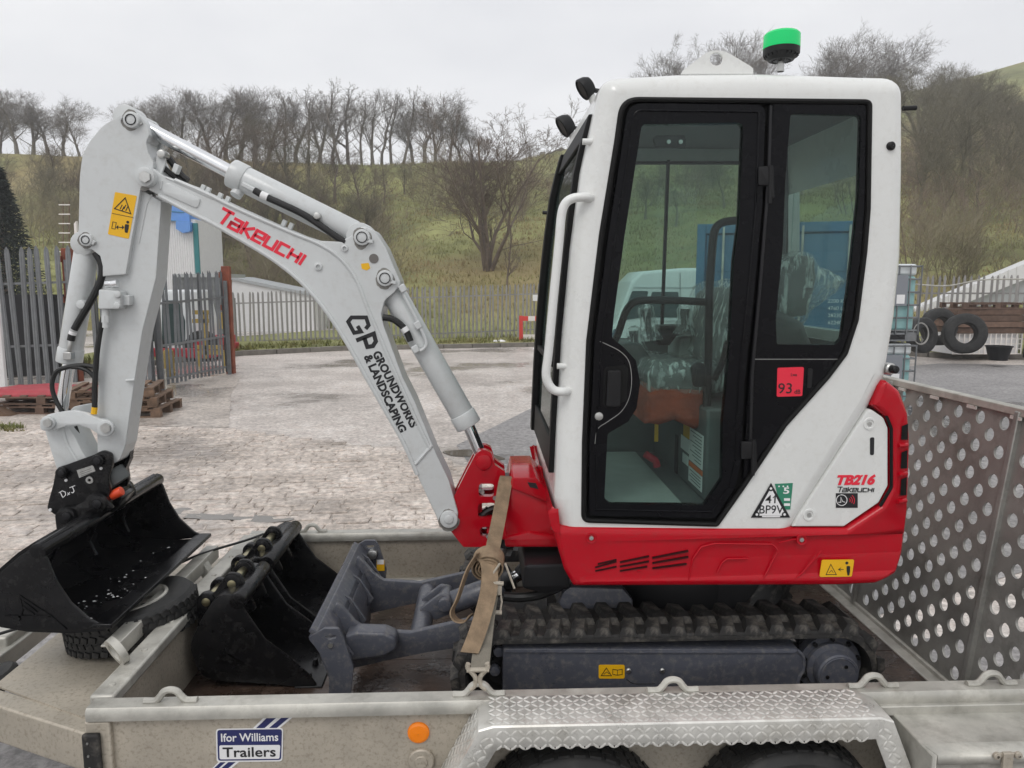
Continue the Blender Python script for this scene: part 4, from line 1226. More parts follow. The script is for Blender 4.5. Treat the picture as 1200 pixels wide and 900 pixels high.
# tail louvres: dark slots with red bars between, on the rounded corner
for y0, y1 in ((497, 516), (528, 550), (560, 582)):
    mb = MB()
    pts = []
    for (x, y) in ((1057, y0 + 2), (1066.5, y0), (1066.5, y1), (1056, y1 - 1)):
        q = at(x, y, CN); pts.append(q)
    vs_ = []
    for t in (0, .33, .66, 1):
        for a, b in ((pts[0], pts[1]), (pts[3], pts[2])):
            x = a.x + (b.x - a.x) * t; vs_.append((x - .002, tail_curve(x, CN - .008) - .0025, a.z + (b.z - a.z) * t))
    mb.add(vs_, [(0, 1, 3, 2), (2, 3, 5, 4), (4, 5, 7, 6)])
    mb.build('louvre_slot', 'gasket', body)
for y in (522, 556, 588):
    mb = MB(); P = []
    for x in (1053, 1057, 1060, 1063, 1065.5):
        q = at(x, y, CN); P.append((q.x - .004, tail_curve(q.x - .004, CN - .008) - .001, q.z))
    mb.tube(P, .008, 8); mb.build('louvre_bar', 'red_paint', body)

# ---- front frame and swing bracket ---------------------------------------------
FY = 2.72
mb = MB(); mb.prism(xz(fil([(600, 561, 3), (627, 560, 4), (645, 583), (660, 586), (690, 600), (690, 640), (655, 641), (618, 632), (594, 637, 3), (590, 600)], 0, 3), FY), FY, 3.05, r=.012)
fr = mb.build('front_frame', 'red_paint', EXC)
mb = MB(); mb.prism(xz(fil([(601, 559, 2), (628, 558.5, 4), (647, 582), (647, 590), (600, 572, 2)], 0, 3), FY), FY - .012, 3.07, r=.005); mb.build('top_plate', 'red_paint', fr)
mb = MB(); mb.prism(xz(fil([(591, 629), (620, 622), (654, 628), (654, 640), (592, 640)], 3), FY), FY - .015, 3.07, r=.008); mb.build('bottom_plate', 'red_paint', fr)
mb = MB(); mb.prism(xz(fil([(630, 546, 2), (636, 548, 2), (654, 590), (650, 612), (640, 596)], 0, 3), FY + .25), FY + .25, FY + .27); mb.build('gusset', 'red_paint', fr)
dd = decal('decal', [(618, 565), (628, 566), (631, 573), (621, 571)], FY - .012, 'decal_black', fr)
BYn, BYf = 2.825, 2.955
br_px = fil([(557, 533, 4), (566, 526, 8), (576, 531, 4), (580, 545), (592, 553, 3), (592, 565, 3), (583, 568), (583, 632, 4), (575, 641, 3), (543, 641, 3), (528, 622, 3), (529, 588), (546, 554)], 0, 4)
h1 = fil([(561, 567), (584, 567), (584, 582), (561, 582)], 4, 3); h2 = fil([(560, 590), (590, 589), (590, 607), (560, 607)], 5, 3); h3 = fil([(562, 618), (584, 617), (584, 629), (563, 629)], 4, 3)
swing = None
for ya, yb in ((BYn, BYn + .035), (BYf - .035, BYf)):
    mb = MB()
    mb.plate(xz(br_px, BYn), [xz(fil([(561, 567), (579, 567), (579, 582), (561, 582)], 4, 3), BYn), xz(fil([(560, 590), (581, 589), (581, 607), (560, 607)], 5, 3), BYn), xz(fil([(562, 618), (579, 617), (579, 629), (563, 629)], 4, 3), BYn)], ya, yb)
    sw = mb.build('swing_bracket_plate', 'red_paint', EXC, bevel=.006)
    swing = swing or sw
mb = MB(); mb.prism(xz(fil([(583, 566, 3), (600, 566), (604, 575), (604, 583), (583, 583)], 3), BYn), BYn + .01, BYf - .01, r=.008)
mb.prism(xz(fil([(570, 610, 3), (600, 612), (604, 620), (604, 634), (570, 634)], 3), BYn), BYn + .01, BYf - .01, r=.008)
mb.bx(at(548, 600, BYn).x, at(565, 600, BYn).x, BYn + .036, BYf - .036, at(550, 636, BYn).z, at(550, 575, BYn).z)
mb.build('swing_lug', 'red_paint', EXC)
mb = MB(); pin(mb, 596, 600, BYn + .12, BYn + .121, 9); q0 = at(594, 640, YC); q1 = at(594, 556, YC); mb.cyl(q0, q1, .032, 20); mb.build('king_pin', 'gland', EXC)
mb = MB(); pin(mb, 567, 542, BYn - .008, BYf + .008, 9.5); mb.build('ram_pin', 'red_paint', swing)
mb = MB(); pin(mb, 567, 554, BYn - .008, BYn, 2.4, 8, 0); mb.build('pin_bolt', 'red_paint', swing)
for k, (x, y) in enumerate(((565, 577), (562, 575), (580, 584), (572, 629))):
    mb = MB(); pin(mb, x, y, BYn - .006 if k > 1 else BYn + .02, BYn + .03, 2.6, 8, 0); mb.build('bolt', 'zinc', swing)
for k in range(3):
    mb = MB(); mb.tube(catmull([at(562 + k * 3, 606 - k * 5, 2.86 + k * .03), at(575, 597 + k * 2, 2.86 + k * .03), at(592, 594 + k * 3, 2.87 + k * .03), at(610, 600, 2.9)], 4), .013, 8); mb.build('hose', 'hose', EXC)
mb = MB(); mb.tube([at(643, 600, FY - .02), at(646, 600, FY - .02), at(647, 620, FY - .02)], .004, 6); mb.build('grease_line', 'zinc', fr)

# ---- boom -------------------------------------------------------------------------
OY = 2.815; OYf = 2.955
boom_px = [(160, 200, 4), (168, 195, 8), (180, 197, 6), (190, 205), (217, 214), (270, 239), (310, 257), (350, 274), (375, 282, 8), (398, 283, 8), (413, 275, 6), (417, 268, 6), (427, 265, 8), (439, 270, 10), (452, 290),
           (464, 318), (470, 332, 6), (462, 343, 8), (451, 352, 10), (447, 368, 8), (450, 382, 8), (472, 442), (486, 470), (511, 531), (526, 562), (537, 601, 8), (536, 614, 8), (526, 620, 8), (515, 615, 8), (511, 605), (490, 560),
           (471, 517), (450, 480), (425, 436), (400, 392), (375, 355), (350, 327), (325, 307), (300, 290), (250, 262), (225, 250), (190, 231), (163, 217, 5)]
boom_px = fil(boom_px, 0, 4)
mb = MB(); mb.prism(xz(boom_px, OY), OY, OYf, r=.006)
boom = mb.build('boom', 'arm_paint', EXC, angle=25, wn=True)
def rim(pts, r, name='weld_rim', Y=OY, flat=.6):
    mb = MB()
    mb.tube(catmull([at(x, y, Y + r * (1 - flat) * .2) for x, y in pts], 3), r, 8)
    return mb.build(name, 'arm_paint', boom)
rim([(186, 229), (208, 241), (227, 251), (252, 263.5), (302, 292.5), (327, 309), (352, 329.5), (377, 357.5), (402, 394), (427, 438), (452, 482), (473, 519), (489, 556)], .0085)
rim([(205, 211), (240, 226), (270, 241), (310, 259), (345, 274), (372, 285), (392, 297), (408, 313), (421, 335), (429, 357), (444, 392), (458, 425), (484, 484), (504, 526)], .0075)
rim([(487, 544), (506, 522)], .007)
rim([(190, 212), (188, 222)], .005); rim([(195, 208), (250, 233)], .004)
mb = MB(); mb.prism(xz(fil([(195, 213), (236, 233), (232, 245), (214, 237), (190, 226)], 4), OY), OY - .006, OY + .01, r=.004); mb.build('cast_end', 'arm_paint', boom)
for x, y, r_ in ((373, 312.5, 5), (404, 291, 4.5)):
    mb = MB(); q = at(x, y, OY); s = pr(1, x, y, OY); mb.lathe((q.x, OY, q.z), (0, -1, 0), [(r_ * s, 0), (r_ * s * .9, .006), (r_ * s * .5, .008), (r_ * s * .4, -.004), (.0005, -.004)], 16); mb.build('threaded_boss', 'arm_paint', boom)
for x, y in ((424, 278), (451, 326)):
    mb = MB(); pin(mb, x, y, OY - .016, OYf + .016, 9.5, 26); pn = mb.build('boom_pin', 'arm_paint', boom)
    mb = MB(); q = at(x, y, OY - .016); s = pr(1, x, y, OY); mb.lathe((q.x, OY - .0165, q.z), (0, -1, 0), [(6.6 * s, 0), (6.6 * s, .002), (5.6 * s, .002), (5.6 * s, 0)], 24); mb.build('pin_ring', 'gland', pn)
    mb = MB(); mb.bar(at(x + 7, y + 4, OY - .01), at(x + 13, y + 5, OY - .01), .012, .012); mb.build('pin_lock', 'arm_paint', pn)
mb = MB(); pin(mb, 438, 303, OY - .002, OY + .004, 5.6, 18, 0); mb.build('boom_hole', 'house_roof', boom)
decal('yellow_mark', fil([(423, 309), (432, 308), (434, 314), (430, 317), (424, 315)], 1), OY, 'decal_yellow', boom)
mb = MB(); pin(mb, 526, 609, OY - .012, OYf + .012, 10.5, 26); pn = mb.build('boom_pin', 'arm_paint', boom)
mb = MB(); pin(mb, 526, 609, OY - .017, OY - .010, 5.5, 20); mb.build('pin_ring', 'arm_paint', pn)
mb = MB(); pin(mb, 169, 207, OY - .035, OYf + .035, 11.5, 26); pn = mb.build('boom_pin', 'arm_paint', boom)
mb = MB(); pin(mb, 169, 207, OY - .047, OY - .035, 7, 6, 0); mb.build('pin_nut', 'zinc', pn)
for (x, y) in ((238, 222), (244, 225), (258, 231.5), (267, 235.5), (333, 263), (341, 266.5)):
    mb = MB(); q = at(x, y, OY + .05); mb.box((q.x, q.y, q.z + .004), (.016, .016, .026), Matrix.Rotation(R(27), 3, 'Y')); mb.build('hose_clamp_bolt', 'arm_paint', boom, bevel=.002)
mb = MB(); mb.prism(xz(fil([(181, 205), (184, 180, 3), (192, 178, 3), (194, 190), (188, 207)], 0, 3), OY + .02), OY + .02, OY + .03); mb.build('hose_bracket', 'arm_paint', boom)
mb = MB(); pin(mb, 188, 180, OY, OY + .05, 5, 14); mb.build('bracket_bolt', 'zinc', boom)
mb = MB(); mb.prism(xz([(201, 200), (204, 191), (210, 194), (206, 204)], OY + .02), OY + .02, OY + .05); mb.build('hose_bracket', 'arm_paint', boom, bevel=.002)
maker_word('lettering', (257, 252.5), (355, 304), 17.5, OY - .0005, 'decal_red', boom, tw=.21)
text_fit('lettering', 'GROUNDWORKS', (440.5, 412), (486, 500), 10.5, OY - .0003, 'decal_black', boom, bold=.045)
text_fit('lettering', '& LANDSCAPING', (430.5, 416), (472.5, 506), 10.5, OY - .0003, 'decal_black', boom, bold=.045)
# the contractor's GP with a bucket hooked on its G
mb = MB(); Yl = OY
stroke(mb, xz([(428.5, 385.5), (432, 381), (429, 372), (412, 372), (408, 377), (415, 390), (423, 388.5), (419, 382)], Yl), pr(4.6, 420, 380, Yl), Yl - .0009, Yl + .0002)
stroke(mb, xz([(417.5, 399), (438, 391), (440.5, 400), (437, 405.5), (430.5, 406.5), (427, 396)], Yl), pr(5, 430, 400, Yl), Yl - .0009, Yl + .0002)
mb.build('lettering', 'decal_black', boom, angle=20)

gr_rnd = random.Random(3)
def grease(px, py, Y, rp, parent):
    s_ = pr(1, px, py, Y); q_ = at(px, py, Y); ou = []; n_g = 40; ph = gr_rnd.uniform(0, 6)
    for k in range(n_g):
        a_ = 2 * math.pi * k / n_g; f_ = 1.10 + .10 * math.sin(a_ * 3 + ph) + gr_rnd.uniform(0, .10) + (.35 * max(0, math.cos(a_ + math.pi / 2)) ** 6)
        ou.append((q_.x + rp * s_ * f_ * math.cos(a_), q_.z + rp * s_ * f_ * math.sin(a_)))
    mb = MB(); mb.plate(ou, [[(q_.x + rp * s_ * .97 * math.cos(2 * math.pi * k / 24), q_.z + rp * s_ * .97 * math.sin(2 * math.pi * k / 24)) for k in range(24)]], Y - .0006, Y + .0002); mb.build('grease_mark', 'grease', parent)
for gx, gy, gr in ((424, 278, 9.5), (451, 326, 9.5), (526, 609, 10.5), (169, 207, 11.5)): grease(gx, gy, OY, gr, boom)
# ---- arm (dipper) ----------------------------------------------------------------------
AYn, AYf = 2.835, 2.935
arm_px = fil([(140, 135, 6), (152, 130, 8), (163, 133, 8), (172, 145), (175, 158, 4), (171, 167), (175, 180), (181, 190), (178, 205), (165, 222), (189, 236), (183, 325), (167, 387), (157, 450), (150, 500), (147, 522, 5), (140, 540, 8),
              (128, 546, 8), (114, 536, 8), (113, 500), (115, 440), (117, 400), (120, 330), (120, 312, 6), (117, 300, 4), (108, 293, 4), (97, 291, 4), (91, 282), (92, 250), (93, 207, 40), (96, 182, 40), (105, 165, 40), (120, 147, 40)], 0, 6)
mb = MB(); mb.prism(xz(arm_px, AYn), AYn, AYf, r=.005)
arm = mb.build('dipper_arm', 'arm_paint', EXC, angle=25, wn=True)
arms_px = fil([(140, 135, 6), (152, 130, 8), (163, 133, 8), (172, 145), (175, 158, 4), (171, 167, 8), (174, 180, 8), (180, 190, 4), (178, 207), (165, 220, 4), (147, 322, 3), (120, 324), (120, 312, 6), (117, 300, 4), (108, 293, 4), (97, 291, 4), (91, 282), (92, 250),
               (93, 207, 40), (96, 182, 40), (105, 165, 40), (120, 147, 40)], 0, 6)
mb = MB(); mb.prism(xz(arms_px, AYn - .022), AYn - .022, AYn + .004, r=.004); mb.build('side_plate', 'arm_paint', arm, angle=25, wn=True)
mb = MB(); mb.prism([(x, z) for x, z in xz(arms_px, AYn - .022)], AYf - .004, AYf + .022, r=.004); mb.build('side_plate', 'arm_paint', arm, angle=25, wn=True)
APY = AYn - .022
for x, y, r_ in ((153, 140, 9.5), (100, 281, 7.5)):
    mb = MB(); pin(mb, x, y, APY - .018, AYf + .04, r_, 26); pn = mb.build('arm_pin', 'arm_paint', arm)
    mb = MB(); q = at(x, y, APY - .018); s = pr(1, x, y, APY); mb.lathe((q.x, APY - .0185, q.z), (0, -1, 0), [(r_ * .68 * s, 0), (r_ * .68 * s, .002), (r_ * .56 * s, .002), (r_ * .56 * s, 0)], 24); mb.build('pin_ring', 'gland', pn)
    mb = MB(); mb.bar(at(x - r_, y - 1, APY - .008), at(x - r_ - 3, y - 3, APY - .008), .012, .012) if x > 120 else mb.bar(at(x + 7, y + 1, APY - .008), at(x + 11, y + 4, APY - .008), .012, .014)
    mb.build('pin_lock', 'arm_paint', pn)
    mb = MB(); pin(mb, x + r_ + 1.5, y + 4, APY - .008, APY, 2.2, 8, 0); mb.build('bolt', 'zinc', pn)
for gx, gy, gr in ((153, 140, 9.5), (100, 281, 7.5)): grease(gx, gy, APY, gr, arm)
wd = decal('warning_decal', fil([(135, 225), (160.5, 229.5), (151, 280), (126.5, 274.5)], 1.5), APY, 'decal_yellow', arm)
yy = APY - .0022
mb = MB(); stroke(mb, xz([(134.5, 244.5), (147, 232), (153.5, 250.5)], APY), .0034, yy, yy + .0008, True)
for k in range(4): stroke(mb, xz([(141 + k * 2.2, 245 + (k % 2) * 2), (143.5 + k * 2.2, 240 + (k % 2) * 2)], APY), .0028, yy, yy + .0008)
stroke(mb, xz([(131.5, 250), (156.5, 255)], APY), .0018, yy, yy + .0008)
stroke(mb, xz([(132.5, 260), (136.5, 260.8), (135.2, 268.5), (131.2, 267.7)], APY), .0018, yy, yy + .0008, True)
stroke(mb, xz([(138.5, 266), (143.5, 266.8)], APY), .003, yy, yy + .0008)
for a, b in ((138.2, -1), (143.8, 1)): mb.prism(xz([(a + b * 2, 266.3), (a - b * .5, 263.8), (a - b * .5, 269)], APY), yy, yy + .0008)
mb.prism(xz(fil([(147, 262.5), (151.5, 263.3), (150.8, 268), (149.6, 273), (146.6, 272.4), (146.2, 267)], 1), APY), yy, yy + .0008); pin(mb, 149.6, 260.3, yy, yy + .0008, 1.7, 10, 0)
mb.build('pictogram', 'decal_black', wd)
# weld line and valve block on the arm's side
mb = MB(); mb.tube([at(x, y, AYn - .001) for x, y in ((166, 221), (158, 262), (147, 322))], .004, 6); mb.tube([at(x, y, AYn) for x, y in ((163, 285), (172, 240), (178, 228))], .003, 6); mb.build('weld_line', 'arm_paint', arm)
mb = MB(); mb.prism(xz(fil([(118, 339), (143, 341), (143, 362), (117, 362)], 2), APY - .02), APY - .035, AYn, r=.004); vb = mb.build('valve_block', 'arm_paint', arm)
mb = MB(); mb.prism(xz(fil([(143, 346), (152, 346), (152, 358), (143, 358)], 1), APY - .01), APY - .012, AYn, r=.003); mb.build('valve_ear', 'arm_paint', vb)
for x, y in ((137, 345), (136.5, 358)):
    mb = MB(); pin(mb, x, y, APY - .044, APY - .03, 4.2, 14); mb.build('valve_bolt', 'arm_paint', vb)
mb = MB(); mb.cyl(at(124, 333, APY - .015), at(136, 332, APY - .015), .014, 14, None, .003); mb.cyl(at(131, 333, APY - .016), at(138, 332, APY - .016), .0155, 14); mb.build('valve_union', 'chrome', vb)
mb = MB(); mb.cyl(at(124, 362, APY - .012), at(124, 384, APY - .012), .012, 12); mb.cyl(at(124, 370, APY - .012), at(124, 378, APY - .012), .0145, 6); mb.build('valve_pipe', 'arm_paint', vb)
mb = MB(); mb.tube([at(148, 446, APY + .01), at(158, 445, APY + .01)], .006, 8); mb.build('guide_stub', 'arm_paint', arm)

# ---- rams (hydraulic cylinders): barrel, rod, gland, hoses ----------------------------------
def ram(name, b0, b1, r1, Yr, rb, rr, glandlen=14):
    """b0: barrel end pin, b1: gland end of barrel, r1: rod end pin (pixels)"""
    A = at(*b0, Yr); B = at(*b1, Yr); C_ = at(*r1, Yr); d = (B - A).normalized()
    mb = MB(); mb.cyl(A + d * .03, B, rb, 28, None, .004); o = mb.build(name, 'arm_paint', EXC)
    mb = MB(); mb.cyl(B - d * .055, B + d * .004, rb * 1.09, 28, None, .005); mb.build('gland', 'arm_paint', o)
    mb = MB(); mb.cyl(B - d * .01, C_, rr, 24); mb.build('rod', 'chrome', o)
    mb = MB(); mb.cyl(A - Vector((0, rb * 1.0, 0)), A + Vector((0, rb * 1.0, 0)), rb * 1.05, 22, None, .004); mb.build('eye', 'arm_paint', o)
    mb = MB(); mb.cyl(C_ - Vector((0, rb * .95, 0)), C_ + Vector((0, rb * .95, 0)), rr * 1.7, 22, None, .004); mb.build('eye', 'arm_paint', o)
    return o, A, B, C_, d
r1_, A, B, C_, d = ram('arm_ram', (424, 278), (272, 203), (153, 140), YC, .049, .026)
n_ = Vector((d.z, 0, -d.x)); n_ = n_ if n_.z < 0 else -n_
mb = MB(); q = B - d * .05 + n_ * .05; mb.cyl(q - n_ * .02, q + n_ * .02 + Vector((0, -.02, 0)), .022, 12, None, .003); mb.cyl(at(284, 216, YC - .06), at(300, 224, YC - .06), .010, 6); mb.build('hose_union', 'arm_paint', r1_)
mb = MB(); mb.tube(catmull([at(x, y, YC - .06) for x, y in ((298, 223), (310, 230), (330, 239), (355, 251), (375, 264), (392, 276), (405, 284))], 5), .0125, 10); mb.build('hose', 'hose', r1_)
mb = MB(); mb.cyl(at(306, 228, YC - .06), at(314, 231.5, YC - .06), .0145, 12); mb.build('hose_collar', 'decal_white', r1_)
mb = MB(); pin(mb, 371, 253, YC - .075, YC - .04, 4.2, 14); mb.build('hose_clip', 'zinc', r1_)
mb = MB(); mb.tube([at(270, 196, YC), at(276, 191, YC)], .010, 8); mb.build('bleed_nipple', 'arm_paint', r1_)
r2_, A, B, C_, d = ram('boom_ram', (451, 326), (549, 498), (567, 542), YC, .048, .024)
mb = MB(); mb.tube(catmull([at(x, y, YC - .065) for x, y in ((449, 372), (460, 374), (470, 381), (477, 390), (481, 400))], 4), .0125, 10); mb.build('hose', 'hose', r2_)
mb = MB(); mb.cyl(at(473, 384, YC - .067), at(476.5, 389, YC - .067), .0145, 12); mb.build('hose_collar', 'decal_white', r2_)
mb = MB(); mb.tube(catmull([at(x, y, YC - .062) for x, y in ((473, 345), (482, 362), (491, 380), (499, 398), (499, 406), (492, 411), (485, 407))], 4), .007, 8); mb.build('steel_pipe', 'arm_paint', r2_)
for x, y in ((490, 381), (472, 338), (487, 409)):
    mb = MB(); q = at(x, y, YC - .058); mb.box(q, (.03, .026, .026), Matrix.Rotation(R(60), 3, 'Y')); mb.build('pipe_clip', 'arm_paint', r2_, bevel=.004)
mb = MB(); mb.tube([at(x, y, YC + .02) for x, y in ((533, 448), (541, 466), (548, 480))], .004, 6); mb.cyl(at(535, 452, YC + .02), at(539, 461, YC + .02), .009, 8); mb.build('position_sensor_wire', 'hose', r2_)
r3_, A, B, C_, d = ram('bucket_ram', (103, 286), (81, 424), (70, 494), YC, .042, .022)
mb = MB(); mb.tube(catmull([at(x, y, YC - .052) for x, y in ((112, 296), (119, 310), (119, 325), (112, 342), (104, 357), (95, 372), (87, 386))], 4), .013, 10); mb.build('hose', 'hose', r3_)
mb = MB(); mb.cyl(at(86, 388.5, YC - .052), at(84.5, 392, YC - .052), .0135, 12); mb.build('hose_collar', 'decal_white', r3_)
mb = MB(); mb.cyl(at(84.5, 392, YC - .052), at(83, 399, YC - .052), .0135, 12); mb.build('hose_end', 'hose', r3_)
mb = MB(); mb.cyl(at(83, 398, YC - .05), at(81, 412, YC - .05), .009, 8); mb.box(at(81, 417, YC - .045), (.03, .03, .03)); mb.build('hose_union', 'zinc', r3_, bevel=.003)
mb = MB(); pin(mb, 94, 357, YC - .062, YC - .03, 5.5, 12); mb.build('hose_clip', 'arm_paint', r3_)
for pts in (((110, 430), (98, 428), (80, 430), (66, 436), (61, 452), (66, 470), (78, 490)), ((113, 446), (105, 436), (94, 431), (84, 430))):
    mb = MB(); mb.tube(catmull([at(x, y, YC - .07) for x, y in pts], 5), .0085, 8); mb.build('hose', 'hose', arm)
mb = MB(); mb.tube(catmull([at(x, y, AYn - .03) for x, y in ((121, 372), (117, 390), (113, 420), (111, 455), (111, 478))], 4), .010, 8); mb.build('hose', 'hose', arm)
mb = MB(); mb.cyl(at(111, 477, AYn - .03), at(110, 485, AYn - .03), .011, 8); mb.build('hose_ferrule', 'decal_yellow', arm)
for pts in (((193, 180), (205, 195), (212, 205), (220, 212)), ((172, 170), (183, 188), (200, 205), (215, 214)), ((176, 160), (179, 182), (190, 200), (206, 210))):
    mb = MB(); mb.tube(catmull([at(x, y, YC + .01 + .02 * (pts[0][0] % 3)) for x, y in pts], 4), .013, 8); mb.build('hose', 'hose', boom)
# tipping links
lk_px = fil([(46, 496, 8), (55, 486, 6), (70, 483), (85, 481), (100, 484), (115, 491), (124, 492, 8), (134, 500, 8), (128, 512, 8), (117, 511), (106, 503), (92, 498), (78, 499), (65, 504), (56, 506, 8), (47, 504, 6)], 0, 4)
for ya, yb in ((AYn - .05, AYn - .028), (AYf + .028, AYf + .05)):
    mb = MB(); mb.prism(xz(lk_px, AYn - .05), ya, yb, r=.004); lk = mb.build('tipping_link', 'arm_paint', EXC)
    for x, y, r_ in ((55, 496, 8.5), (123, 502, 10)):
        if ya < YC:
            mb = MB(); pin(mb, x, y, ya - .014, ya, r_, 22); b_ = mb.build('link_boss', 'arm_paint', lk)
            mb = MB(); pin(mb, x, y, ya - .024, ya - .012, r_ * .62, 6, 0); mb.build('pin_nut', 'zinc', b_)
ll_px = fil([(53, 500, 4), (66, 500), (82, 499), (90, 512), (98, 528), (106, 540), (92, 544), (69, 552, 3), (62, 530)], 0, 3)
mb = MB(); mb.prism(xz(ll_px, AYn), AYn - .012, AYf + .012, r=.006); ll = mb.build('bucket_link', 'arm_paint', EXC)
mb = MB(); mb.tube(catmull([at(x, y, AYn - .012) for x, y in ((74, 503), (79, 520), (88, 536), (92, 543))], 4), .006, 8); mb.build('weld_rim', 'arm_paint', ll)
mb = MB(); mb.tube(catmull([at(x, y, AYn + .03) for x, y in ((86, 500), (92, 515), (99, 530), (104, 538))], 4), .014, 8); mb.build('hose', 'hose', ll)

# ---- quick hitch (black) ------------------------------------------------------------------
HYn, HYf = 2.80, 2.97
hi_px = fil([(64, 557, 5), (67, 548, 6), (77, 545), (110, 533), (119, 528, 8), (130, 532, 6), (131, 545), (127, 560), (129, 575), (124, 590, 5), (110, 600), (80, 612), (62, 602, 4), (55, 596, 3), (57, 586), (62, 568)], 0, 4)
hitch = None
for ya, yb in ((HYn, HYn + .022), (HYf - .022, HYf)):
    mb = MB(); mb.prism(xz(hi_px, HYn), ya, yb, r=.003); h_ = mb.build('quick_hitch_plate', 'black_paint', EXC); hitch = hitch or h_
mb = MB(); mb.bx(at(66, 570, HYn).x, at(120, 570, HYn).x, HYn + .02, HYf - .02, at(90, 596, HYn).z, at(90, 566, HYn).z); mb.build('hitch_core', 'black_paint', EXC, bevel=.01)
for x, y, r_ in ((71, 555, 7), (113, 541, 7.5)):
    mb = MB(); pin(mb, x, y, HYn - .02, HYf + .02, r_, 20); mb.build('hitch_pin', 'black_paint', hitch)
    mb = MB(); pin(mb, x, y, HYn - .03, HYn - .018, r_ * .6, 16); mb.build('pin_cap', 'gland', hitch)
decal('rating_plate', [(90, 551), (109, 545), (112, 552), (93, 560)], HYn - .0005, 'zinc', hitch)
mb = MB()
for k in range(3): stroke(mb, xz([(94 + k * .7, 553.5 + k * 2.1), (107 + k * .7, 549 + k * 2.1)], HYn), .0012, HYn - .0024, HYn - .0016)
mb.build('plate_print', 'gland', hitch)
mb = MB(); q = at(106, 562, HYn); mb.lathe((q.x, HYn - .002, q.z), (0, -1, 0), [(.014, 0), (.014, .006), (.006, .006), (.006, 0)], 14); mb.build('bush', 'zinc', hitch)
for x, y in ((77, 563), (118, 549), (58.5, 597.5)):
    mb = MB(); pin(mb, x, y, HYn - .005, HYn + .003, 1.8, 8, 0); mb.build('grease_nipple', 'decal_white', hitch)
mb = MB(); Yh = HYn - .001
stroke(mb, xz([(70.5, 576.5), (74, 583.5)], Yh), .003, Yh - .001, Yh); stroke(mb, xz([(69, 577.5), (73, 575.2), (76.5, 576.5), (77, 580), (73.5, 583.5)], Yh), .0026, Yh - .001, Yh)
stroke(mb, xz([(79, 577.5), (82, 579.5)], Yh), .0022, Yh - .001, Yh); stroke(mb, xz([(81.8, 576.8), (79.2, 580.5)], Yh), .0026, Yh - .001, Yh)
stroke(mb, xz([(81.5, 571.5), (88, 569)], Yh), .0026, Yh - .001, Yh); stroke(mb, xz([(85, 570.4), (87, 575.5), (85.6, 577.5), (83.5, 577)], Yh), .0028, Yh - .001, Yh); mb.build('chalk_initials', 'decal_white', hitch)
mb = MB(); mb.cyl(at(129, 552, YC), at(140, 566, YC), .05, 18, None, .006); mb.build('lock_ram', 'plastic_grey', hitch)
mb = MB(); mb.cyl(at(126, 583, YC - .06), at(143, 575, YC - .06), .018, 16, None, .003); mb.build('lock_bar', 'orange_red', hitch)
mb = MB(); mb.prism(xz(fil([(136, 562), (148, 530), (150, 525), (149, 540), (142, 556)], 2), YC), YC + .02, YC + .05); mb.build('guard_plate', 'black_paint', hitch)
mb = MB(); mb.prism(xz(fil([(126, 590), (141, 578), (146, 582), (142, 592), (133, 600), (124, 600)], 2), YC - .03), YC - .04, YC + .06, r=.006); mb.build('latch_jaw', 'black_paint', hitch)

# ---- grading bucket on the hitch ---------------------------------------------------------------
GN, GF = 2.43, 3.35
bk_edge = [(122, 735), (105, 727), (82, 707), (65, 682), (54, 655), (46, 643)]         # open edge of the side plate
bk_back = [(40, 640), (22, 652), (-6, 676), (-22, 700), (-18, 720), (0, 733), (30, 738), (80, 740)]
bk_px = bk_edge + bk_back
side = xz(bk_px, GN)
mb = MB(); mb.prism(side, GN, GN + .014, r=.003)
bucket = mb.build('grading_bucket', 'black_paint', EXC)
mb = MB(); mb.prism(side, GF - .014, GF, r=.003); mb.build('side_plate', 'black_paint', bucket)
back = [Vector((*p, 0)) for p in xz([(46, 643)] + bk_back + [(122, 737)], GN)]
mb = MB()
n = len(back); vs_ = []
nr = []
for i in range(n):
    t = (back[min(i + 1, n - 1)] - back[max(i - 1, 0)]).normalized(); nr.append(Vector((-t.y, t.x, 0)))
for i in range(n):
    a = back[i]; b = back[i] + nr[i] * -.012
    vs_ += [(a.x, GN + .01, a.y), (a.x, GF - .01, a.y), (b.x, GF - .01, b.y), (b.x, GN + .01, b.y)]
fs = []
for i in range(n - 1):
    for k in range(4):
        k2 = (k + 1) % 4; fs.append((i * 4 + k, i * 4 + k2, (i + 1) * 4 + k2, (i + 1) * 4 + k))
fs += [(0, 1, 2, 3), tuple((n - 1) * 4 + k for k in (3, 2, 1, 0))]
mb.add(vs_, fs); mb.build('bucket_shell', 'black_paint', bucket)
a = at(44, 642, GN); mb = MB(); mb.cyl((a.x, GN - .002, a.z - .012), (a.x, GF + .002, a.z - .012), .027, 18, None, .003); mb.build('top_tube', 'black_paint', bucket)
a = at(122, 735, GN); b_ = at(98, 733, GN)
mb = MB(); mb.bar(Vector((a.x - .005, GN - .004, a.z + .004)), Vector((a.x - .005, GF + .004, a.z + .004)), .065, .016); mb.build('cutting_edge', 'black_paint', bucket, bevel=.003)
mb = MB(); 
for f_ in (.2, .5, .8):
    yv = GN + (GF - GN) * f_; mb = MB()
    mb.tube([Vector((p[0], yv, p[1])) for p in xz([(30, 664), (20, 688), (30, 708)], GN)], .006, 6)
    mb.build('inner_weld', 'black_paint', bucket)
wear = xz([(24, 700), (48, 728), (8, 728)], GN)
mb = MB(); stroke(mb, xz([(23, 700), (26, 715), (22, 727)], GN), .008, GN - .004, GN); stroke(mb, xz([(23, 698), (44, 712), (60, 722), (78, 738)], GN), .007, GN - .004, GN); stroke(mb, xz([(6, 722), (60, 722)], GN), .007, GN - .004, GN)
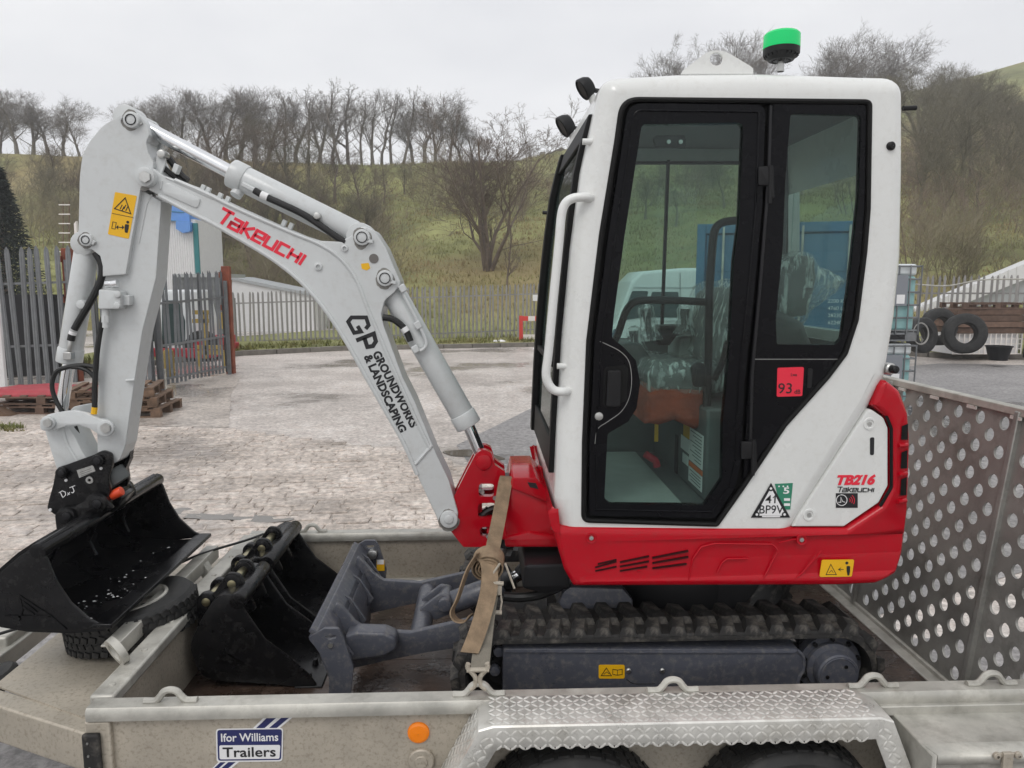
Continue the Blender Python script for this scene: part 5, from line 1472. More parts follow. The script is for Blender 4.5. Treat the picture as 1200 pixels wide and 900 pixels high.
stroke(mb, xz([(27, 704), (44, 718)], GN), .006, GN - .004, GN); stroke(mb, xz([(27, 711), (40, 720)], GN), .006, GN - .004, GN); mb.build('cast_mark', 'black_paint', bucket)
V = []; Fc2 = []
for k in range(42):
    x_ = random.uniform(at(50, 735, GN).x, at(112, 735, GN).x); y_ = random.uniform(GN + .03, GF - .04)
    if random.random() < .55: y_ = random.gauss(GN + .30, .10); x_ = random.gauss(at(84, 735, GN).x, .06)
    if not GN + .02 < y_ < GF - .02: continue
    c_ = Vector((x_, y_, at(100, 737.5, GN).z + .004)); s_ = random.uniform(.0015, .005); b0_ = len(V)
    V += [c_ + Vector((s_ * random.uniform(.8, 2.2), 0, 0)), c_ + Vector((0, s_ * random.uniform(.6, 1.2), 0)), c_ + Vector((-s_ * 1.3, 0, 0)), c_ + Vector((0, -s_, 0)), c_ + Vector((0, 0, s_ * .6))]
    Fc2 += [(b0_, b0_ + 1, b0_ + 4), (b0_ + 1, b0_ + 2, b0_ + 4), (b0_ + 2, b0_ + 3, b0_ + 4), (b0_ + 3, b0_, b0_ + 4)]
hs_ = np_mesh('flecks', [tuple(v) for v in V], Fc2, 'decal_white'); set_props(hs_, 'white hailstones scattered over the floor of the grading bucket', 'fleck', kind='stuff')  # small white lumps strewn over the bucket floor
ear_px = fil([(64, 604, 6), (70, 595, 8), (86, 594, 6), (98, 588), (104, 580, 8), (118, 578, 8), (126, 586, 8), (132, 596, 3), (110, 612), (82, 628), (60, 640), (66, 622)], 0, 4)
for ya in (YC - .105, YC + .085):
    mb = MB(); mb.prism(xz(ear_px, YC - .105), ya, ya + .02, r=.003); ea = mb.build('ear_plate', 'black_paint', bucket)
for x, y in ((77, 606), (113, 591)):
    mb = MB(); pin(mb, x, y, YC - .118, YC + .118, 11, 22); mb.build('ear_boss', 'black_paint', bucket)
    mb = MB(); pin(mb, x, y, YC - .128, YC + .128, 5.5, 18); mb.build('bucket_pin', 'gland', bucket)

# ---- tracks, frame, final drive --------------------------------------------------------------
TN, TF = 2.405, 2.625
hub = at(980, 788, TN); idl = at(583, 792, TN)
HZ = hub.z; RO = HZ - .473
x0, x1 = idl.x + .015, hub.x
def track_path(s_, rad):
    """point and outward normal at distance s_ round the loop of outer radius rad"""
    Ls = x1 - x0; P_ = 2 * Ls + 2 * math.pi * rad
    s_ = s_ % P_
    if s_ < Ls: return Vector((x0 + s_, 0, HZ + rad)), Vector((0, 0, 1))
    s_ -= Ls
    if s_ < math.pi * rad:
        a = math.pi / 2 - s_ / rad; return Vector((x1 + rad * math.cos(a), 0, HZ + rad * math.sin(a))), Vector((math.cos(a), 0, math.sin(a)))
    s_ -= math.pi * rad
    if s_ < Ls: return Vector((x1 - s_, 0, HZ - rad)), Vector((0, 0, -1))
    s_ -= Ls
    a = -math.pi / 2 - s_ / rad; return Vector((x0 + rad * math.cos(a), 0, HZ + rad * math.sin(a))), Vector((math.cos(a), 0, math.sin(a)))
RB = RO - .022                                    # belt surface under the lugs
def make_track(ya, yb, name):
    mb = MB()
    P_ = 2 * (x1 - x0) + 2 * math.pi * RB; n = 120
    vs_ = []; fs = []
    for k in range(n):
        p, nn = track_path(P_ * k / n, RB)
        for (yy, off) in ((ya + .004, 0), (yb - .004, 0), (yb, -.006), (yb, -.026), (ya, -.026), (ya, -.006)):
            q = p + nn * off; vs_.append((q.x, yy, q.z))
    for k in range(n):
        k2 = (k + 1) % n
        for j in range(6):
            j2 = (j + 1) % 6; fs.append((k * 6 + j, k2 * 6 + j, k2 * 6 + j2, k * 6 + j2))
    mb.add(vs_, fs)
    tr = mb.build(name, 'rubber', EXC, angle=40)
    # one lug: a bevelled wedge across half the belt, copied round the loop
    N_ = 38
    w = (yb - ya)
    def lug_mesh(y_a, y_b, sk):
        lb = MB(); h = .024
        for (ua, ub, va, vb) in ((-.030, .030, y_a, y_b),):
            bot = [(-.033, y_a, -.006), (.033, y_a, -.006), (.033 + sk, y_b, -.006), (-.033 + sk, y_b, -.006)]
            top = [(-.020, y_a + .008, h), (.020, y_a + .008, h), (.018 + sk, y_b - .008, h), (-.018 + sk, y_b - .008, h)]
            lb.add(bot + top, [(3, 2, 1, 0), (4, 5, 6, 7), (0, 1, 5, 4), (1, 2, 6, 5), (2, 3, 7, 6), (3, 0, 4, 7)])
        m_ = lb.mesh('lug', 'rubber')
        return m_
    mA = lug_mesh(-w / 2 - .003, -.02, .018); mB_ = lug_mesh(.0, w / 2 + .003, -.018); mC = lug_mesh(-.034, .014, 0)
    for k in range(N_):
        for j, me in enumerate((mA, mB_, mC)):
            p, nn = track_path(P_ * (k + (.0, .5, .5)[j]) / N_, RB)
            o = bpy.data.objects.new('lug', me); COL.objects.link(o)
            t = Vector((nn.z, 0, -nn.x))
            o.matrix_basis = Matrix.Translation((p.x, (ya + yb) / 2, p.z)) @ Matrix((t, Vector((0, 1, 0)), nn)).transposed().to_4x4()
            if nn.z < .5 and j > 1 or (nn.z < -.5): 
                bpy.data.objects.remove(o, do_unlink=True); continue       # the underside bears on the bed, unseen
            attach(o, tr)
    return tr
trk = make_track(TN, TF, 'rubber_track')
trk2 = make_track(2 * YC - TF + .02, 2 * YC - TN + .02, 'rubber_track')
fy = TN + .012
mb = MB(); mb.prism(xz(fil([(589, 764, 2), (590, 760, 2), (935, 761, 5), (942, 768, 5), (943, 784, 4), (936, 798, 4), (936, 815), (589, 815)], 0, 3), fy), fy, TF - .02, r=.006)
tf = mb.build('track_frame', 'grey_paint', EXC)
mb = MB(); mb.tube([at(x, y, fy - .001) for x, y in ((591, 763.5), (760, 764.5), (932, 764.5))], .004, 6); mb.build('frame_lip', 'grey_paint', tf)
mb = MB(); mb.tube(catmull([at(x, y, fy + .002) for x, y in ((934, 762), (941, 770), (941, 785), (936, 795), (932, 815))], 4), .007, 8); mb.build('frame_lip', 'grey_paint', tf)
td = decal('warning_decal', fil([(701.5, 779), (732, 779), (732, 795), (701.5, 795)], 2), fy, 'decal_yellow', tf)
mb = MB(); yy = fy - .0022
stroke(mb, xz([(704.5, 791.5), (710.5, 782.5), (716.5, 791.5)], fy), .0022, yy, yy + .0008, True); stroke(mb, xz([(707.5, 790), (711, 787), (714, 789.5)], fy), .0016, yy, yy + .0008)
stroke(mb, xz([(718, 784), (723.5, 785), (729, 784), (729, 790), (723.5, 791), (718, 790)], fy), .0018, yy, yy + .0008, True); stroke(mb, xz([(723.5, 785), (723.5, 791)], fy), .0016, yy, yy + .0008); mb.build('pictogram', 'decal_black', td)
for x, y in ((736.5, 785.5), (776, 785.5)):
    mb = MB(); q = at(x, y, fy); mb.lathe((q.x, fy, q.z), (0, -1, 0), [(.009, 0), (.009, .004), (.006, .008), (.001, .008)], 12); mb.build('bolt', 'zinc', tf)
mb = MB(); mb.tube(catmull([at(x, y, fy - .0002) for x, y in ((734, 796), (742, 801), (756, 801.5), (768, 801))], 3), .0012, 5); mb.build('cover_edge', 'gland', tf)
s = pr(1, 980, 788, TN)
mb = MB(); mb.lathe((hub.x, TN + .07, hub.z), (0, -1, 0), [(.001, -.02), (37 * s, -.02), (37 * s, .02), (30 * s, .022), (30 * s, .04), (24 * s, .045), (24 * s, .085), (22.5 * s, .092), (.001, .092)], 36); fd = mb.build('final_drive', 'grey_paint', EXC)
mb = MB(); mb.lathe((hub.x, TN + .07 - .092, hub.z), (0, -1, 0), [(21.2 * s, 0), (20.8 * s, .002), (20 * s, .002), (19.6 * s, 0)], 36); mb.build('cover_ring', 'grey_paint', fd)
for x, y in ((970, 794), (992, 782)):
    mb = MB(); pin(mb, x, y, TN - .025, TN - .02, 2.2, 10, 0); mb.build('drain_plug', 'gland', fd)
for k in range(10):
    a = 2 * math.pi * (k + .5) / 10; mb = MB(); mb.lathe((hub.x + 33.5 * s * math.cos(a), TN + .048, hub.z + 33.5 * s * math.sin(a)), (0, -1, 0), [(.008, 0), (.008, .012), (.001, .012)], 6); mb.build('drive_bolt', 'gland', fd)
mb = MB(); n = 18
for k in range(n):
    a = 2 * math.pi * k / n; mb.box((hub.x + (RO - .062) * math.cos(a), TN + .11, hub.z + (RO - .062) * math.sin(a)), (.024, .05, .03), Matrix.Rotation(-a, 3, 'Y'))
mb.lathe((hub.x, TN + .13, hub.z), (0, -1, 0), [(.001, 0), (RO - .07, 0), (RO - .07, .04), (.001, .04)], 36); mb.build('sprocket', 'gland', EXC)
mb = MB(); mb.lathe((x0, TN + .15, HZ), (0, -1, 0), [(.001, 0), (RO - .052, 0), (RO - .052, .06), (RO - .09, .066), (.05, .07), (.05, .09), (.001, .09)], 30); idw = mb.build('idler_wheel', 'gland', EXC)
for x, y in ((584, 765), (580, 787.5)):
    mb = MB(); pin(mb, x, y, TN + .03, TN + .06, 6, 14); mb.build('idler_bolt', 'grey_paint', idw)
for k in range(3):
    xx = x0 + (x1 - x0) * (k + .8) / 4; mb = MB(); mb.ycyl(xx, HZ - RO + .09, TN + .06, TF - .01, .05, 18, .004); mb.build('roller', 'gland', EXC)
# undercarriage: cross frame, slew ring, underside boxes
zb_ = at(800, 686, CN).z
mb = MB(); mb.bx(x0 + .22, x1 - .25, TF - .01, 2 * YC - TF + .03, HZ - .10, HZ + .13); mb.build('cross_frame', 'gland', EXC, bevel=.02)
mb = MB(); mb.cyl((at(790, 700, YC).x, YC, HZ + .1), (at(790, 700, YC).x, YC, zb_ + .03), .30, 32, None, .01); mb.build('slew_ring', 'gland', EXC)
mb = MB(); mb.prism(xz(fil([(615, 662), (668, 660), (668, 690), (640, 697), (612, 690)], 5), 2.60), 2.60, 3.0, r=.01); mb.build('blade_bracket', 'gland', EXC)
mb = MB(); mb.prism(xz(fil([(652, 716, 3), (660, 694, 4), (668, 688), (730, 690, 3), (742, 704), (742, 716)], 2), 2.62), 2.62, 2.68, r=.01); mb.build('foot_guard', 'grey_paint', EXC)
mb = MB(); mb.prism(xz([(820, 684), (892, 684), (884, 696), (868, 714), (842, 716)], 2.6), 2.6, 2.9); mb.build('belly_guard', 'gland', EXC, bevel=.006)
mb = MB(); mb.tube(catmull([at(x, y, 2.66) for x, y in ((590, 699), (610, 700), (632, 697), (650, 690), (668, 682))], 4), .018, 10); mb.build('hose', 'hose', EXC)

# ---- dozer blade --------------------------------------------------------------------------------
ZN, ZF = 2.45, 3.32
end_px = fil([(361, 748, 3), (380, 737, 4), (396, 737, 5), (402, 747, 3), (414, 782), (410, 822), (385, 822), (386, 790), (375, 765)], 0, 4)
blade_px = fil([(361, 747), (372, 738), (386, 752), (396, 780), (400, 822), (390, 822), (385, 795), (374, 766)], 2, 3)
mb = MB(); mb.prism(xz(blade_px, ZN), ZN, ZF, r=.004)
bl = mb.build('dozer_blade', 'grey_paint', EXC)
for ya in (ZN - .016, ZF):
    mb = MB(); mb.plate(xz(end_px, ZN - .016), [xz(fil([(378, 745), (394, 744), (394, 748), (386, 750)], 1.5, 2), ZN - .016)], ya, ya + .016); ep = mb.build('end_plate', 'grey_paint', bl, bevel=.003)
a = at(366, 744, ZN)
mb = MB(); mb.bar((a.x + .012, ZN, a.z + .004), (a.x + .012, ZF, a.z + .004), .05, .02, up=(.6, 0, .8)); mb.build('top_rail', 'grey_paint', bl, bevel=.004)
mb = MB(); pin(mb, 387, 757, ZN - .024, ZN - .01, 3, 10, 0); mb.build('bolt', 'zinc', bl)
q = at(437, 648, ZF)
mb = MB(); mb.cyl((q.x, ZF - .03, q.z), (q.x, ZF + .02, q.z), .022, 14, None, .003); mb.build('tie_boss', 'zinc', bl)
dc = MB(); q = at(446, 664, ZF - .001); dc.bx(q.x - .018, q.x + .018, ZF - .0035, ZF - .001, q.z - .02, q.z + .03); dc.build('warning_decal', 'decal_yellow', bl)
dc = MB(); dc.bx(q.x - .016, q.x + .016, ZF - .0042, ZF - .002, q.z + .012, q.z + .034); dc.build('decal', 'decal_white', bl)
arm_b = fil([(386, 748), (393, 706, 3), (404, 716), (416, 730), (430, 739, 4), (480, 742, 6), (552, 726), (590, 730), (590, 760), (546, 758), (500, 765), (455, 774), (412, 784), (392, 790)], 0, 3)
for Ya in (2.63, 3.10):
    mb = MB(); P = xz(arm_b, 2.63)
    mb.prism(P, Ya, Ya + .03, r=.004); mb.build('push_arm', 'grey_paint', bl)
mb = MB(); mb.prism(xz(fil([(404, 746, 4), (418, 741, 5), (450, 742, 6), (464, 748, 8), (465, 762, 8), (450, 770), (406, 778)], 3), 2.56), 2.56, 2.64, r=.012, seg=3); mb.build('arm_box', 'grey_paint', bl)
for Yg in (2.52, 2.80, 3.0, 3.24):
    mb = MB(); mb.prism(xz([(372, 742), (390, 752), (410, 780), (402, 790), (392, 770)], ZN), Yg, Yg + .014); mb.build('rib', 'grey_paint', bl)
mb = MB(); mb.prism(xz([(376, 770), (392, 756), (402, 776), (402, 822), (392, 822)], ZN), 2.66, 3.10); mb.build('back_box', 'grey_paint', bl)
q = at(497, 716, YC)
mb = MB(); mb.cyl((q.x, 2.65, q.z - .01), (q.x, 3.11, q.z - .01), .040, 18); mb.build('cross_tube', 'grey_paint', bl)
mb = MB(); mb.prism(xz(fil([(490, 716), (515, 697, 6), (526, 700, 6), (528, 720, 6), (510, 727)], 3), YC - .06), YC - .06, YC - .035, r=.004); mb.build('ram_lug', 'grey_paint', bl); mb = MB(); mb.prism(xz(fil([(490, 716), (515, 697, 6), (526, 700, 6), (528, 720, 6), (510, 727)], 3), YC - .06), YC + .035, YC + .06, r=.004); mb.build('ram_lug', 'grey_paint', bl)
mb = MB(); pin(mb, 521, 710, YC - .085, YC + .07, 8, 20); mb.build('ram_lug_pin', 'grey_paint', bl)
A = at(524, 708, YC); B = at(596, 682, YC); C_ = at(628, 662, YC); d = (B - A).normalized()
mb = MB(); mb.cyl(A, B, .046, 22, None, .005); dr = mb.build('blade_ram', 'grey_paint', EXC)
mb = MB(); mb.cyl(at(588, 680, YC - .03), at(600, 674, YC - .03), .052, 22, None, .004); mb.build('gland', 'gland', dr)
mb = MB(); mb.cyl(B - d * .02, C_, .024, 18); mb.build('rod', 'chrome', dr)
mb = MB(); mb.cyl((C_.x, YC - .09, C_.z), (C_.x, YC + .05, C_.z), .036, 18, None, .004); mb.build('eye', 'gland', dr)
mb = MB(); mb.cyl(at(609, 673, YC - .05), at(628, 652, YC - .05), .030, 14, None, .004); mb.cyl(at(629, 662, YC - .12), at(629, 662, YC - .06), .030, 16, None, .003); mb.build('ram_port', 'gland', dr)
# ---- inside the cab ---------------------------------------------------------------------------
FZ = at(720, 600, CN).z                       # cab floor level
XFc, XBc = at(664, 560, CN).x, at(1040, 450, CN).x
mb = MB(); mb.bx(XFc, XBc - .15, CN + .05, CF - .07, FZ - .02, FZ); mb.build('cab_floor', 'plastic_grey', EXC)
mb = MB(); mb.bx(XFc + .03, at(800, 590, CN + .05).x, CN + .06, CF - .12, FZ + .002, FZ + .012); mb.build('floor_mat', 'plastic_light', EXC, bevel=.004)
mb = MB(); mb.bx(XFc + .02, XFc + .035, CN + .07, CF - .08, FZ, at(700, 520, CF).z); mb.build('front_kick_panel', 'plastic_grey', EXC)
mb = MB(); mb.bx(XFc + .04, XBc - .1, CF - .085, CF - .065, FZ, at(800, 400, CF - .08).z); mb.build('side_liner', 'plastic_grey', EXC)
mb = MB(); mb.bx(at(708, 150, CN + .06).x, at(1050, 150, CN).x, CN + .06, CF - .08, at(800, 118, CN + .05).z, at(800, 112, CN + .05).z); mb.build('roof_liner', 'plastic_grey', EXC)
mb = MB(); mb.bx(at(1000, 300, CN).x, at(1006, 300, CN).x, CN + .05, CF - .07, FZ, at(1000, 402, CN + .05).z); mb.build('rear_bulkhead', 'plastic_grey', EXC)
# far side window: pane and dividers
fw = MB(); fw.prism(xz(far_px, CF - .05), CF - .050, CF - .045); fp = fw.build('far_window', 'clear_glass', EXC)
mb = MB()
for a, b, r_ in (((783, 188), (775, 400), .010), ((704, 191), (896, 191), .010), ((690, 398), (886, 398), .012)):
    mb.bar(at(*a, CF - .055), at(*b, CF - .055), .012, r_ * 2, up=(0, 1, 0))
mb.build('window_divider', 'gasket', fp)
mb = MB(); mb.bx(at(1036, 300, CN).x, at(1040, 300, CN).x, CN + .05, CF - .065, at(1045, 132, CN).z + .02, at(1045, 112, CN).z); mb.build('rear_liner', 'plastic_grey', EXC)
mb = MB(); mb.bx(at(1034, 300, CN).x, at(1040, 300, CN).x, CF - .145, CF - .065, at(1045, 400, CN).z, at(1045, 132, CN).z + .018); mb.build('pillar_liner', 'plastic_grey', EXC)
# rear window pane
mb = MB(); mb.bx(at(1052, 300, CN).x - .012, at(1052, 300, CN).x - .007, CN + .14, CF - .14, at(1050, 395, CN).z, at(1050, 128, CN).z); mb.build('rear_window', 'clear_glass', EXC)
# seat riser with its notices
XS = at(825, 590, 2.50).x; zr = at(825, 478, 2.52).z
mb = MB(); mb.bx(XS, XBc - .2, 2.50, CF - .09, FZ, zr); rs = mb.build('seat_riser', 'plastic_grey', EXC, bevel=.01)
def notice(yA, yB, pA, pB, matn):
    zA, zB = at(820, pA, 2.52).z, at(820, pB, 2.52).z
    mb = MB(); mb.bx(XS - .002, XS + .001, yA, yB, zB, zA); return mb.build('notice', matn, rs)
n1 = notice(2.53, 2.70, 512, 552, 'decal_white'); notice(2.705, 2.79, 512, 528, 'decal_yellow'); notice(2.705, 2.82, 529, 546, 'decal_white'); notice(2.53, 2.70, 553.5, 559, 'decal_orange'); notice(2.53, 2.70, 560, 578, 'decal_white'); notice(2.71, 2.79, 550, 562, 'decal_white')
mb = MB()
for k in range(9):
    z = at(820, 515 + k * 4.0, 2.52).z; mb.bx(XS - .0032, XS - .001, 2.545, 2.685 - .03 * (k % 3), z - .0012, z + .0012)
for k in range(4):
    z = at(820, 563 + k * 3.6, 2.52).z; mb.bx(XS - .0032, XS - .001, 2.545, 2.685 - .02 * (k % 2), z - .0012, z + .0012)
mb.build('notice_print', 'plastic_grey', rs)
mb = MB(); mb.bx(XS - .004, XS, 2.86, 2.90, at(790, 560, 2.8).z, at(790, 515, 2.8).z); mb.build('vent_slot', 'gasket', rs)
def lumpy(name, poly, Y0, Y1, r, matn, parent, amp=.01, sc=14.0, seg=4, sub=2):
    mb = MB(); mb.prism(resample(ccw(poly), .03), Y0, Y1, r=r, seg=seg)
    me = mb.mesh(name, matn)
    o = bpy.data.objects.new(name, me); COL.objects.link(o); attach(o, parent)
    from mathutils import noise as nz
    bm = bmesh.new(); bm.from_mesh(me)
    bmesh.ops.subdivide_edges(bm, edges=[e for e in bm.edges if e.calc_length() > .05], cuts=2, use_grid_fill=True)
    bm.normal_update()
    for v in bm.verts:
        v.co += v.normal * amp * nz.noise(v.co * sc)
    bm.to_mesh(me); bm.free(); me.shade_smooth()
    return o
lumpy('seat_bellows', xz([(758, 462), (766, 456), (828, 456), (830, 500), (812, 503), (790, 490), (772, 500), (755, 497)], 2.62), 2.60, 3.06, .03, 'orange_cloth', EXC, .012)
seat = lumpy('seat', xz(fil([(764, 440, 8), (775, 428, 8), (850, 430, 6), (858, 452), (848, 468), (775, 466, 6)], 0, 4), 2.62), 2.62, 3.10, .04, 'seat_vinyl', EXC, .003)
lumpy('seat_back', xz(fil([(838, 462), (843, 405), (858, 345, 8), (876, 335, 10), (915, 362, 8), (946, 378, 12), (956, 404), (950, 450), (870, 470)], 0, 4), 2.62), 2.62, 3.10, .05, 'seat_vinyl', seat, .003)
lumpy('head_rest', xz(fil([(917, 312, 8), (932, 300, 8), (958, 300, 8), (960, 326), (950, 370, 6), (916, 374, 6)], 0, 4), 2.74), 2.74, 2.98, .04, 'seat_vinyl', seat, .003)
lumpy('cushion_cover', xz(fil([(759, 442, 8), (770, 425, 8), (850, 426, 6), (862, 452), (850, 462), (805, 474), (790, 462), (765, 462, 6)], 0, 4), 2.60), 2.60, 3.12, .045, 'polythene', seat, .014, 26)
lumpy('head_rest_cover', xz(fil([(911, 318, 6), (920, 302, 8), (944, 293, 8), (958, 296, 4), (966, 312), (999, 328), (975, 352), (956, 362), (944, 385), (911, 392)], 0, 3), 2.70), 2.70, 3.0, .05, 'polythene', seat, .016, 22)
lumpy('seat_back_cover', xz(fil([(838, 420), (846, 380), (857, 336, 5), (872, 325, 8), (874, 360), (858, 400), (850, 440)], 0, 3), 2.60), 2.60, 3.10, .03, 'polythene', seat, .012, 26)
mb = MB(); mb.tube(catmull([at(x, y, 2.60) for x, y in ((848, 420), (852, 400), (846, 425), (836, 445))], 3), .012, 6); mb.build('recline_slot', 'gasket', seat)
# consoles, levers with bags over them, armrest
mb = MB(); mb.prism(xz(fil([(765, 388, 4), (772, 381, 4), (806, 380, 5), (812, 386, 4), (808, 391), (790, 393), (782, 404), (770, 404), (763, 396)], 2), 2.95), 2.90, 3.02, r=.015, seg=3); cons = mb.build('arm_console', 'plastic_black', EXC)
mb = MB(); mb.prism(xz(fil([(722, 400), (745, 400), (760, 420), (765, 440), (726, 440)], 4), 2.95), 2.85, 3.1, r=.02); mb.build('front_console', 'plastic_grey', EXC)
mb = MB(); mb.prism(xz(fil([(792, 395), (812, 392), (822, 402), (822, 432), (790, 432)], 5), 3.0), 2.95, 3.14, r=.02); sc_ = mb.build('side_console', 'plastic_light', EXC)
mb = MB(); mb.prism(xz(fil([(816, 392), (823, 391), (822, 407), (816, 408)], 2), 2.93), 2.93, 2.95); mb.build('tag', 'decal_pink', sc_)
for x, y, x2, y2 in ((757, 362, 762, 398), (803, 362, 801, 392), (743, 388, 744, 410)):
    mb = MB(); mb.tube([at(x, y, 2.92), at((x + x2) / 2, (y + y2) / 2, 2.92), at(x2, y2, 2.92)], [.022, .013, .012], 10); lv = mb.build('lever', 'plastic_black', EXC)
    mb = MB(); mb.tube(catmull([at(x - 1, y - 6, 2.92), at(x, y + 2, 2.92), at((x + x2) / 2 + 1, (y + y2) / 2, 2.92), at(x2, y2, 2.92)], 4), [.012, .022, .030, .034, .034, .033, .032, .032, .036, .040, .045, .05, .055], 12); mb.build('lever_bag', 'polythene', lv)
# safety bar of bent black tube
mb = MB(); mb.tube(catmull([at(x, y, 2.56) for x, y in ((716, 408), (724, 392), (733, 366), (742, 355), (755, 352), (790, 352), (826, 354))], 4), .013, 10)
mb.tube(catmull([at(x, y, 2.56) for x, y in ((828, 480), (830, 420), (831, 350), (834, 300), (837, 272), (844, 262), (856, 259), (872, 258))], 4), .014, 10); gbar = mb.build('safety_bar', 'plastic_black', EXC)
mb = MB(); mb.prism(xz(fil([(809, 430, 6), (816, 424, 4), (824, 425, 4), (826, 452, 5), (812, 454, 5)], 0, 4), 2.52), 2.50, 2.53, r=.005); mb.prism(xz(fil([(817, 432), (822, 432), (821, 448), (815, 446)], 2), 2.495), 2.495, 2.51); mb.build('inner_handle', 'plastic_black', EXC)
mb = MB(); mb.prism(xz(fil([(764, 162, 4), (770, 159, 3), (803, 159, 4), (803, 170, 3), (800, 174), (768, 173, 4)], 0, 3), CN + .04), CN + .028, CN + .05, r=.004); lt = mb.build('door_top_latch', 'plastic_black', EXC)
for x in (784, 798):
    mb = MB(); pin(mb, x, 166, CN + .022, CN + .03, 2.4, 10, 0); mb.build('bolt', 'zinc', lt)
mb = MB(); mb.bx(*[at(767, 500, 2.75).x, at(771, 500, 2.75).x], 2.74, 2.75, at(768, 517, 2.75).z, at(768, 496, 2.75).z); mb.build('yellow_tag', 'decal_yellow', EXC)
mb = MB(); mb.tube(catmull([at(x, y, 2.7) for x, y in ((756, 532), (762, 536), (768, 540), (770, 547))], 3), .014, 8); mb.build('pedal', 'vehicle_red', EXC)
# ================================================================ the plant trailer
RN, RF = 2.12, 3.66            # near and far rail
XF, XB = -1.16, 1.745          # front wall, rear edge of the bed
BZ, RZ = .47, .742             # bed level, rail level
TRL = empty('plant_trailer', (0.3, YC, 0.0), 'galvanised plant trailer carrying the excavator, with a tall rear ramp', 'trailer')
# planks of the wet bed
npl = 8
for k in range(npl):
    ya = RN + .03 + (RF - RN - .06) * k / npl; yb = RN + .03 + (RF - RN - .06) * (k + 1) / npl
    mb = MB(); mb.bx(XF + .01, XB, ya + .001, yb - .001, BZ - .03, BZ - .001 * (k % 2)); mb.build('bed_plank', 'bed_floor', TRL)
mb = MB(); mb.bx(XF, XB, RN + .03, RF - .03, BZ - .10, BZ - .032); mb.build('bed_frame', 'galv_wall', TRL)
# near side
mb = MB(); mb.bx(XF, XB + .05, RN - .012, RN + .012, .30, RZ - .012); nw = mb.build('side_wall', 'galv_wall', TRL)
def top_rail(Y, name):
    mb = MB(); P = xz_rail = [(-.034, -.024), (.030, -.024), (.034, -.016), (.034, .006), (.026, .016), (-.028, .016), (-.036, .006), (-.036, -.014)]
    vs_ = [(XF - .02, Y + a, RZ + b) for a, b in P] + [(XB + .05, Y + a, RZ + b) for a, b in P]; n = len(P)
    mb.add(vs_, [(k, (k + 1) % n, n + (k + 1) % n, n + k) for k in range(n)] + [tuple(range(n))[::-1], tuple(n + k for k in range(n))])
    return mb.build(name, 'galv', TRL, angle=50)
top_rail(RN, 'side_rail')
mb = MB(); mb.bx(XF, XB + .05, RF - .012, RF + .012, .36, RZ - .012); mb.build('side_wall', 'galv_wall', TRL)
top_rail(RF, 'side_rail')
mb = MB(); mb.bx(XF + .02, XB, RF - .05, RF - .013, BZ, BZ + .045); mb.build('floor_angle', 'galv', TRL, bevel=.004)
# headboard
mb = MB(); mb.bx(XF - .006, XF + .012, RN + .013, RF - .013, .36, RZ - .004); hb = mb.build('headboard', 'galv_wall', TRL)
mb = MB(); mb.bx(XF - .045, XF + .03, RN + .035, RF - .036, RZ - .022, RZ + .018); mb.build('headboard_rail', 'galv', TRL, bevel=.008)
for k in range(7):
    y = RN + .10 + k * .22; mb = MB(); mb.lathe((XF - .005, y, RZ + .018), (0, 0, 1), [(.011, 0), (.009, .004), (.001, .006)], 10); mb.build('rivet', 'galv', hb)
# corner post
mb = MB(); mb.bx(XF - .03, XF + .045, RN - .03, RN + .03, .2, RZ - .028); mb.build('corner_post', 'galv_wall', TRL, bevel=.006)
mb = MB(); mb.bx(XF - .03, XF + .02, RN - .05, RN - .031, .46, .685); mb.build('corner_buffer', 'rubber', TRL, bevel=.006)
for k in range(5):
    mb = MB(); mb.lathe((XF - .012, RN - .05, .50 + k * .04), (0, -1, 0), [(.004, 0), (.003, .003), (.001, .003)], 8); mb.build('rivet', 'zinc', TRL)
# lashing loops of bent rod
def loop(px, py, Y, w=.075, h=.036, tilt=0):
    q = at(px, py, Y); q.z = RZ + .016
    P = [(-w * 1.05, .004), (-w * .62, .004), (-w * .42, h * .45), (-w * .25, h * .9), (0, h * 1.05), (w * .25, h * .9), (w * .42, h * .45), (w * .62, .004), (w * 1.05, .004)]
    mb = MB(); mb.tube(catmull([Vector((q.x + a, Y, q.z + b)) for a, b in P], 4), .0105, 8); return mb.build('lashing_loop', 'galv', TRL)
for px in (200, 561, 788, 1022, 1160): loop(px, 815, RN)
loop(366, 622, RF, .07, .034); loop(1010, 622, RF, .07, .034)
# stickers and reflectors on the near side
SY = RN - .0125
band = decal('sticker_band', [(246, 903), (268, 903), (346, 838), (312, 838)], SY, 'decal_white', nw, .0006)
decal('band_stripe', [(256, 903), (264, 903), (340, 840), (331, 840)], SY - .0008, 'decal_navy', band, .0006); decal('band_stripe', [(248, 903), (253, 903), (325, 840), (314, 840)], SY - .0008, 'decal_navy', band, .0006)
lab = decal('sticker', fil([(253, 854), (332, 853), (331, 892), (254, 893)], 4), SY - .0016, 'decal_white', nw, .0008)
decal('sticker_border', fil([(254.5, 855.5), (330.5, 854.5), (329.5, 890.5), (255.5, 891.5)], 3.5), SY - .0026, 'decal_navy', lab, .0004)
decal('sticker_field', fil([(257, 873.5), (328.5, 873), (327.5, 889), (257.5, 889.8)], 2), SY - .0032, 'decal_white', lab, .0004)
text_fit('lettering', 'Ifor Williams', (259, 864.5), (326, 863.5), 10.5, SY - .0034, 'decal_white', lab, bold=.012)
text_fit('lettering', 'Trailers', (261, 881.8), (323, 881), 12.5, SY - .0042, 'decal_black', lab, bold=.012)
q = at(490.5, 858, SY); s = pr(1, 490, 858, SY)
